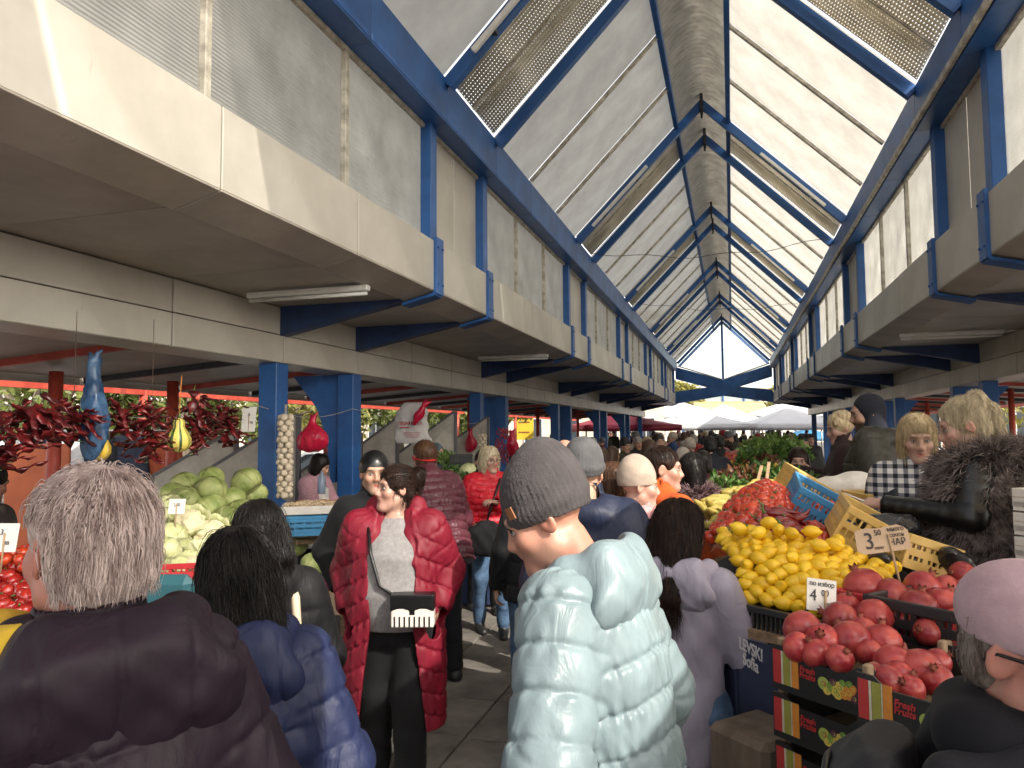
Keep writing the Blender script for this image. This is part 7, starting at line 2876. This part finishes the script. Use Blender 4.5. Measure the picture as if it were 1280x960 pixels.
p.w = .88
p.jacket(fabric('ink_jacket', (.0045, .005, .008), bump=.5, bscale=260), step=.0075, extra=f, collar=.08, colz=1.50, wr=.014, hem=.9, sh=.05)
p.trousers(DKTR)
p.hair(hairm('grizzled', (.10, .075, .065), (.24, .20, .18)), 'crop', .006, .15, 900)
F = p.hairF(.005)
F.ell(p.Hd(0, -.018, .052), np.array([.089, .110, .088]) * p.hs, .01, rot=p.hR, wr=lambda x, y, z: -.0018 * np.exp(-(np.sin(np.arctan2(x, y) * 3) / .06) ** 2))
F.put(lambda X, Y, Z: (X - p.Hd(0, 0, .012)[0]) * p.hR[0][2] + (Y - p.Hd(0, 0, .012)[1]) * p.hR[1][2] + (Z - p.Hd(0, 0, .012)[2]) * p.hR[2][2], p.hc - .2, p.hc + .2, .004, 'd')
V, Q = F.mesh(1)
CAPM = fabric('mauve_cap', (.42, .30, .335), bump=.5)
quad_mesh('cap', V, Q, CAPM, p.t)
m = MB()
m.sheet(lambda u, v: tuple(p.Hd((u - .5) * .165 * (1 - .25 * v * v), .075 + .085 * v - .05 * (2 * u - 1) ** 2, .030 - .030 * v - .03 * (2 * u - 1) ** 2)), 12, 6, .004)
m.build('cap_brim', CAPM, p.t)
m = MB()
for sg in (-1, 1):
    m.tube([Vector(p.Hd(sg * .070, .095, .010)), Vector(p.Hd(sg * .083, .03, .010)), Vector(p.Hd(sg * .082, -.015, .006)), Vector(p.Hd(sg * .078, -.035, -.012))], .0028, 6)
    m.lathe([(.002, -.002), (.026, -.002), (.027, 0), (.026, .002), (.002, .002)], 16, Vector(p.Hd(sg * .036, .110, .0)), Matrix(p.hR.tolist()) @ Matrix.Rotation(math.pi / 2, 3, 'X'))
m.build('glasses', mat('dark_lens', (.01, .01, .012), .1), p.t)
bp_ = thing('backpack', 'dark grey backpack worn by the man in the mauve cap', 'backpack', p.t.location, p.rz)
BPM = fabric('backpack_grey', (.012, .013, .017), .6, bump=.5, bscale=260)
F = Field((-.3, -.45, .75), (.3, .05, 1.5), .009)
F.prof([(.86, .15, .085, -.235), (.95, .16, .095, -.24), (1.15, .155, .09, -.235), (1.26, .13, .065, -.215), (1.31, .09, .04, -.195)], .03, wr=.018)
F.prof([(.90, .10, .05, -.32), (1.0, .115, .055, -.325), (1.08, .10, .05, -.315)], .008, wr=.010)
V, Q = F.mesh(2)
quad_mesh('bag', V, Q, BPM, bp_)
m = MB()
m.tube([(.165 * math.cos(a), -.245 - .035 * math.sin(a), 1.02 + .24 * math.sin(a)) for a in np.linspace(.1, 3.04, 18)], .006, 6)
m.tube([(-.11, -.375, 1.07), (0, -.385, 1.085), (.11, -.375, 1.07)], .004, 6)
m.build('zip', mat('zip_black', (.006, .006, .007), .4), bp_)
m = MB()
for sg in (-1, 1):
    m.beam((sg * .15, -.20, .95), (sg * .18, .02, .98), .004, .025, up=(0, 0, 1))
m.build('webbing', BPM, bp_)
for sg in (-1, 1):
    F = Field((-.35, -.35, .85), (.35, .3, 1.55), .009)
    pts = [(sg * .11, -.185, 1.30), (sg * .125, -.11, 1.43), (sg * .125, .0, 1.465), (sg * .13, .10, 1.40), (sg * .145, .155, 1.25), (sg * .17, .14, 1.08)]
    for a, b in zip(pts[:-1], pts[1:]):
        F.cap(p.P(*a), p.P(*b), .034, .034, .02)
    V, Q = F.mesh(2)
    quad_mesh('shoulder_strap', V, Q, BPM, bp_)

# 21 blond seller with the fur vest
p = Fig('blond ponytailed seller in a grey fur vest with black leather sleeves', 1222, 3.15, 1.69, -88, -98, hp=18, z=.25, fem=True, lean=4, loc=at(1230, 540, 3.15), arms=(((.26, .03, 1.22), (.15, .36, 1.27)), ((.24, .05, 1.16), (.10, .32, 1.16))), tone=(0.50, 0.30, 0.23), wide=1.08, curl=.75)
p.body(.0048, makeup=.55, lips=(.85, .42, .42), brow=(.16, .09, .05))
p.jacket(LEATH, name='leather_sleeves', rows=[(1.0, .17, .12, 0), (1.2, .17, .12, 0), (1.36, .17, .10, 0), (1.42, .12, .08, -.01), (1.45, .08, .07, -.01)], hem=1.0, step=.008, collar=0, sl=(.072, .055, .041), wr=.006, slq=(.05, .003))
F = Field((-.4, -.4, .6), (.4, .4, 1.65), .012)
rows = [(.78, .235, .185, 0), (.95, .24, .19, .0), (1.10, .225, .18, 0), (1.25, .235, .19, .01), (1.36, .215, .16, 0), (1.43, .16, .13, -.01), (1.48, .11, .10, -.02)]
F.prof(rows, .04, q=(.20, .02, 0), fr=p.fr(), sc=p.k, wr=.01)
V, Q = F.mesh(2)
FURG = mat('fur_grey', (.06, .045, .044), .8, .5, 22, c2=(.30, .245, .23), spec=.2)
quad_mesh('vest', V, Q, FURG, p.t)
# tufts from the vest surface
n_ = len(V)
e1_ = V[Q[:, 1]] - V[Q[:, 0]]
e2_ = V[Q[:, 3]] - V[Q[:, 0]]
nr = np.cross(e1_, e2_)
nr /= np.linalg.norm(nr, axis=1)[:, None] + 1e-9
ctr = V[Q].mean(1)
pick = rng.integers(0, len(ctr), 15000)
b, d = ctr[pick] + rng.normal(size=(15000, 3)) * .004, nr[pick]
if (d * (b - np.array([0, 0, 1.1]))).sum() < 0:
    d = -d
pts = [b]
sw = rng.normal(size=(15000, 3)) * .45 + .5 * np.stack([np.sin(b[:, 2] * 30 + b[:, 0] * 20), np.cos(b[:, 2] * 24), np.sin(b[:, 0] * 30)], 1)
l = .048 * rng.uniform(.5, 1.3, 15000)[:, None]
for j in range(1, 4):
    dd = d * .8 + sw * j / 3 + np.array([0, 0, -.8]) * j / 3
    dd /= np.linalg.norm(dd, axis=1)[:, None]
    pts.append(pts[-1] + dd * l / 3)
Vv, Qq = strand_mesh(np.stack(pts, 1), np.full(15000, .0016) * rng.uniform(.6, 1.6, 15000), .1)
quad_mesh('vest_fur', Vv, Qq, FURG, p.t)
cs = [(p.P(.15 * math.cos(a), -.02 + .12 * math.sin(a), 1.44 - .05 * max(0, math.sin(a))), (.075, .075, .065), 650) for a in np.linspace(0, 6.28, 12)[:-1]]
fur(p, cs, 0, .060, FURG, 'fur_collar', .0018)
p.hair(H_PALE, 'pony', .0055, .7, 3000, fall=.20)
m = MB()
PT = []
for i in range(500):
    o_ = rng.normal(size=2) * .014
    q0 = np.array([.065 + o_[0] * .6, .055 + o_[1], .06])
    PT.append([p.Hd(q0[0], q0[1] - .01, .02), p.Hd(q0[0] + .012, q0[1], -.05), p.Hd(q0[0] + .005, q0[1] + .01, -.12), p.Hd(q0[0] - .01 + o_[0], q0[1] + .015, -.20 - rng.uniform(0, .05))])
V, Q = strand_mesh(np.array(PT), np.full(500, .0013), .3)
quad_mesh('loose_lock', V, Q, H_PALE, p.t)
o = MB()
hp_ = p.arms[0][2]
dv = (p.arms[0][2] - p.arms[0][1])
dv /= np.linalg.norm(dv)
pen = tag(MB().tube([(0, 0, -.06), (0, 0, .06)], .004, 8).build('pen', PAPER), 'slim white pen in the hand of the fur vest seller', 'pen')
pen.location = Vector(p.t.location) + Matrix.Rotation(p.rz, 3, 'Z') @ Vector(hp_ + dv * .12 + np.array([0, 0, .01]))
pen.rotation_euler = (0, R(70), p.rz + 1.4)

# 22 seller in the plaid shirt
p = Fig('blond seller in a black and white plaid shirt and black gilet', 1152, 3.75, 1.62, 178, 170, hp=14, z=.25, fem=True, loc=at(1146, 540, 3.75), arms=(((.23, .02, 1.13), (.14, .26, 1.00)), ((.23, .02, 1.13), (.14, .26, 1.00))), tone=(0.46, 0.29, 0.22))
p.body(.0055, lips=(.75, .42, .42), brow=(.20, .12, .08))


def plaid():
    m = fabric('plaid', (.5, .5, .5))
    t = m.node_tree
    N, L = t.nodes, t.links
    tc = N.new('ShaderNodeTexCoord')
    sp = N.new('ShaderNodeSeparateXYZ')
    L.new(tc.outputs['Object'], sp.inputs[0])

    def band(o, f_):
        a = N.new('ShaderNodeMath')
        a.operation = 'MULTIPLY'
        a.inputs[1].default_value = f_
        L.new(o, a.inputs[0])
        b_ = N.new('ShaderNodeMath')
        b_.operation = 'SINE'
        L.new(a.outputs[0], b_.inputs[0])
        c = N.new('ShaderNodeMath')
        c.operation = 'GREATER_THAN'
        c.inputs[1].default_value = .15
        L.new(b_.outputs[0], c.inputs[0])
        return c.outputs[0]
    ad = N.new('ShaderNodeMath')
    ad.operation = 'ADD'
    L.new(band(sp.outputs['X'], 135), ad.inputs[0])
    L.new(band(sp.outputs['Z'], 135), ad.inputs[1])
    dv_ = N.new('ShaderNodeMath')
    dv_.operation = 'MULTIPLY'
    dv_.inputs[1].default_value = .5
    L.new(ad.outputs[0], dv_.inputs[0])
    rp = N.new('ShaderNodeValToRGB')
    rp.color_ramp.interpolation = 'CONSTANT'
    rp.color_ramp.elements[0].color = (.60, .58, .55, 1)
    rp.color_ramp.elements[1].position = .75
    rp.color_ramp.elements[1].color = (.014, .014, .02, 1)
    e = rp.color_ramp.elements.new(.25)
    e.color = (.17, .17, .19, 1)
    L.new(dv_.outputs[0], rp.inputs[0])
    L.new(rp.outputs[0], N['Principled BSDF'].inputs['Base Color'])
    return m


p.jacket(plaid(), name='shirt', step=.009, colz=1.50, hem=.86, sl=(.078, .064, .05))
p.jacket(nylon('black_gilet', (.013, .013, .016), .5), name='gilet', step=.010, arms=False, loose=1.17, shell=.03, collar=0, hem=.82, opening=lambda x, y, z: np.maximum(np.abs(x) - .095, -y + .02))
p.trousers(DKTR)
p.hair(H_BLOND, 'bob', .006, .98, 1500, bare=lambda F: None)

# 23 man with the black hood
p = Fig('bearded man in a black hood and dark olive puffer behind the stall', 1080, 5.1, 1.79, -84, -100, hp=14, z=.25, loc=at(1089, 540, 5.1), wide=1.0, tone=(0.34, 0.20, 0.14), arms=('pocket', ((.25, -.02, 1.12), (.20, .10, .90))))
p.body(.0065, beard=(.02, .014, .012, .95), brow=(.02, .015, .012))
p.jacket(nylon('olive', (.040, .038, .030), .55), q=(.12, .010, 0), slq=(.12, .009), step=.009, loose=1.12, hood=.95, colz=1.50, sl=(.09, .08, .064), hem=.72, sh=.05)
p.trousers(DKTR)
p.hoodup(fabric('black_hood', (.012, .014, .022)), tight=.012)
MB().box(tuple(p.P(-.262, .03, 1.30)), (.008, .05, .035), bev=.003).build('sleeve_badge', PAPER, p.t)

# 24 curly blond seller with the yellow bag
p = Fig('curly blond seller in a dark brown fleece opening a yellow bag', 1046, 5.7, 1.68, -95, -108, hp=14, z=.25, fem=True, loc=at(1054, 540, 5.7), arms=(((.24, .06, 1.16), (.10, .33, 1.20)), ((.24, .08, 1.18), (.14, .38, 1.26))), tone=(0.43, 0.26, 0.20))
p.body(.0065, makeup=.25)
p.jacket(fabric('brown_fleece', (.035, .020, .019)), step=.010, hood=.8, loose=1.05)
p.trousers(DKTR)
p.hair(H_BLOND, 'curly', .007)
bw = Vector(p.t.location) + Matrix.Rotation(p.rz, 3, 'Z') @ Vector((.0, .50, 1.27))
o = tag(bag_mesh('plastic_bag', mat('bag_yellow_plastic', (.60, .40, .06), .35, .15, 8, .4, 30, trans=.3), 6, .085, .42, False), 'yellow plastic bag held open by the curly blond seller', 'bag')
o.location = bw
o.rotation_euler = (R(15), R(-20), YAW)

# 25 woman on the phone
p = Fig('woman in a beige coat with a phone at her ear behind the stall', 993, 6.7, 1.635, 165, 178, hp=8, fem=True, loc=at(996, 540, 6.7), arms=('phone', 'hold'), tone=(0.40, 0.24, 0.18))
p.body(.0075)
p.jacket(fabric('beige_coat', (.34, .29, .22)), step=.011)
p.trousers(DKTR)
p.hair(H_DBROWN, 'bob', .008, .95)
F = Field(p.hc - .3, p.hc + .2, .011)
F.cap(p.P(-.05, .06, 1.44), p.P(.05, .06, 1.44), .05, .05, .02)
F.cap(p.P(-.03, .13, 1.40), p.P(-.02, .17, 1.10), .045, .04, .03)
V, Q = F.mesh(1)
quad_mesh('scarf', V, Q, fabric('cream_scarf', (.55, .52, .46)), p.t)
o = tag(MB().box((0, 0, 0), (.012, .07, .14), bev=.004).build('phone', DARKM), 'dark phone held to the ear of the beige coat woman', 'phone')
o.location = Vector(p.t.location) + Matrix.Rotation(p.rz, 3, 'Z') @ Vector(p.Hd(-.092, .01, -.02))
o.rotation_euler = (.3, 0, p.rz)

# ------------------------------------------------------------------ the crowd further down the hall
def crowd_proto(i):
    """one figure at the origin; its meshes are shared by the crowd"""
    fem = i % 2 == 1
    st = ((-.1, .12), (.1, -.1)) if i % 3 else ((-.1, 0), (.1, 0))
    p = Fig('shopper', 640, 5, 1.70, math.degrees(YAW), math.degrees(YAW), hp=6, fem=fem, loc=(0, 0, 0), lod=1, arms=[('down', 'hold'), ('hold', 'pocket'), ('down', 'down'), ('hold', 'hold')][i], feet=st)
    p.body(.011, eyes=False)
    p.jacket(mat('crowd_coat', (.9, .9, .9), .7, .2, 10, .3, 80, objcol=True), step=.014, hood=(0, .8, 0, .7)[i], hem=(.78, .66, .80, .55)[i], q=(None, (.1, .008, 0), None, (.09, .008, 0))[i])
    p.trousers(mat('crowd_trousers', (.9, .9, .9), .8, .2, 10, objcol=True), step=.016)
    hm = mat('crowd_hair', (.9, .9, .9), .5, .3, 30, objcol=True)
    if i == 0:
        p.hair(hm, 'short', .011)
    elif i == 1:
        p.hair(hm, 'long', .011, 1, fall=.1)
    elif i == 2:
        p.beanie(hm, peak=.01, fine=.010, band=False)
        p.t.children
    else:
        p.hair(hm, 'bob', .011, 1.0)
    ms = {}
    for c in kids(p.t):
        ms[c.name.split('.')[0]] = c.data
        bpy.data.objects.remove(c)
    bpy.data.objects.remove(p.t)
    return ms


PROT = [crowd_proto(i) for i in range(4)]
COATS = [('black', (.006, .006, .007)), ('dark navy', (.008, .011, .026)), ('dark grey', (.028, .028, .031)), ('brown', (.04, .023, .014)), ('maroon', (.10, .015, .025)), ('olive', (.05, .05, .025)), ('tan', (.26, .16, .08)), ('grey', (.14, .14, .15)), ('red', (.35, .02, .025)), ('cream', (.50, .44, .36)), ('blue', (.04, .09, .24)), ('rust orange', (.38, .12, .03)), ('pink', (.42, .18, .2))]
HAIRS = [('black', (.005, .0045, .0045)), ('dark brown', (.018, .010, .007)), ('brown', (.08, .04, .022)), ('grey', (.34, .32, .30)), ('blond', (.46, .34, .18))]
HATS = [('black', (.012, .012, .013)), ('grey', (.12, .12, .13)), ('cream', (.52, .45, .38)), ('red', (.3, .02, .03)), ('navy', (.02, .03, .06))]
SHAPE = ('short %s hair', 'long %s hair', 'a %s knitted hat', 'bobbed %s hair')
used = {}
placed = []


def crowd_person(px, d, H, face, k, coat, hair, where, z=0.0):
    me = PROT[k]
    hc = (HATS if k == 2 else HAIRS)[hair % 5]
    cc = COATS[coat % 13]
    lab = '%s coat, %s, %s' % (cc[0], SHAPE[k] % hc[0], where)
    p = at(px, 540, d)
    t = thing('person', lab, 'person', (p.x, p.y, z), YAW - R(face), 'crowd further down the market')
    t.scale = (H / 1.7,) * 3
    for n, m in me.items():
        c = cc[1] if n == 'jacket' else hc[1] if n in ('hair', 'hat') else (.02, .022, .03) if n == 'trousers' else None
        o = inst(n, m, t)
        if c:
            o.color = (*c, 1)
    placed.append((p.x, p.y))


# the nearer ones, one by one
for a in [(781, 12.5, 1.66, 150, 2, 5, 0, 'by the last paired columns, facing us'), (811, 8.6, 1.70, -10, 1, 6, 2, 'seen from behind beyond the orange sweater'), (816, 9.6, 1.60, 0, 2, 7, 1, 'just right of the tan coat'), (822, 12, 1.74, 160, 0, 3, 1, 'facing us behind the tan coat'),
          (752, 9.0, 1.60, 30, 3, 3, 2, 'left of the beige beanie'), (765, 9.8, 1.60, 60, 1, 11, 2, 'between the grey hat and the beige beanie'), (853, 8.2, 1.58, 10, 2, 4, 2, 'behind the orange sweater'), (887, 9.2, 1.72, 5, 0, 1, 0, 'seen from behind in the aisle centre'),
          (878, 7.4, 1.60, 0, 3, 4, 1, 'right behind the fur collar'), (862, 11.0, 1.66, 5, 2, 0, 2, 'in the aisle left of the navy coat'), (899, 12.5, 1.70, 15, 0, 0, 0, 'right of the navy coat in the aisle'), (797, 14, 1.68, 170, 0, 2, 3, 'beside the last blue columns'),
          (740, 13.5, 1.68, 40, 0, 9, 3, 'by the left stalls before the paired columns'), (676, 9.5, 1.66, -60, 0, 0, 0, 'in black at the left stall beyond the third column'), (664, 11, 1.62, -80, 2, 0, 0, 'leaning at the left stall beyond the chillies'),
          (962, 15, 1.78, 175, 0, 0, 0, 'standing tall above the lettuce heap'), (985, 13, 1.62, 160, 3, 9, 1, 'right of the lettuce heap'), (1003, 11.5, 1.70, 180, 2, 0, 0, 'behind the phone woman'), (1012, 16, 1.7, 180, 0, 2, 1, 'before the right hand columns'), (726, 16, 1.66, 60, 1, 7, 4, 'beyond the bald man')]:
    crowd_person(*a)
g = np.random.default_rng(77)
n = 0
tries = 0
while n < 95 and tries < 4000:
    tries += 1
    d = 12 + 36 * g.uniform() ** .9
    px = g.uniform(735, 1010) if d > 20 else g.uniform(790, 930)
    p = at(px, 540, d)
    if p.y < 36.5 and not (-3.6 < p.x < 2.4):
        continue
    if p.y < 20 and p.x > 1.0:
        continue
    if any((p.x - a) ** 2 + (p.y - b) ** 2 < .30 for a, b in placed):
        continue
    side = 'left' if px < 830 else 'right' if px > 920 else 'middle'
    dep = 'nearer' if d < 22 else 'mid distance' if d < 34 else 'under the far tents'
    k = int(g.integers(4))
    c, h = int(g.choice([0, 0, 0, 1, 1, 2, 2, 3, 3, 4, 5, 6, 7, 8, 9, 10, 11, 12])), int(g.integers(5))
    crowd_person(px, d, g.uniform(1.56, 1.80), g.choice([0, 10, -20, 180, 170, 150, 90, -90]) + g.normal() * 12, k, c, h, '%s of the crowd, %s' % (side, dep))
    n += 1
# outside on the left
for a in [(205, 11, 1.7, 120, 0, 0, 0, 'outside beyond the pepper strings'), (150, 12, 1.62, 60, 3, 9, 4, 'outside by the clothes rail'), (470, 15, 1.7, -90, 0, 4, 1, 'outside beyond the white carrier bag'), (690, 30, 1.7, 90, 1, 12, 2, 'outside before the cream house'), (705, 27, 1.7, 90, 0, 8, 0, 'outside beside the paired columns'), (1150, 14, 1.7, 90, 0, 2, 3, 'outside right, beyond the plaid shirt'), (1262, 11, 1.7, -90, 1, 10, 2, 'outside right, beyond the fur vest')]:
    crowd_person(*a)
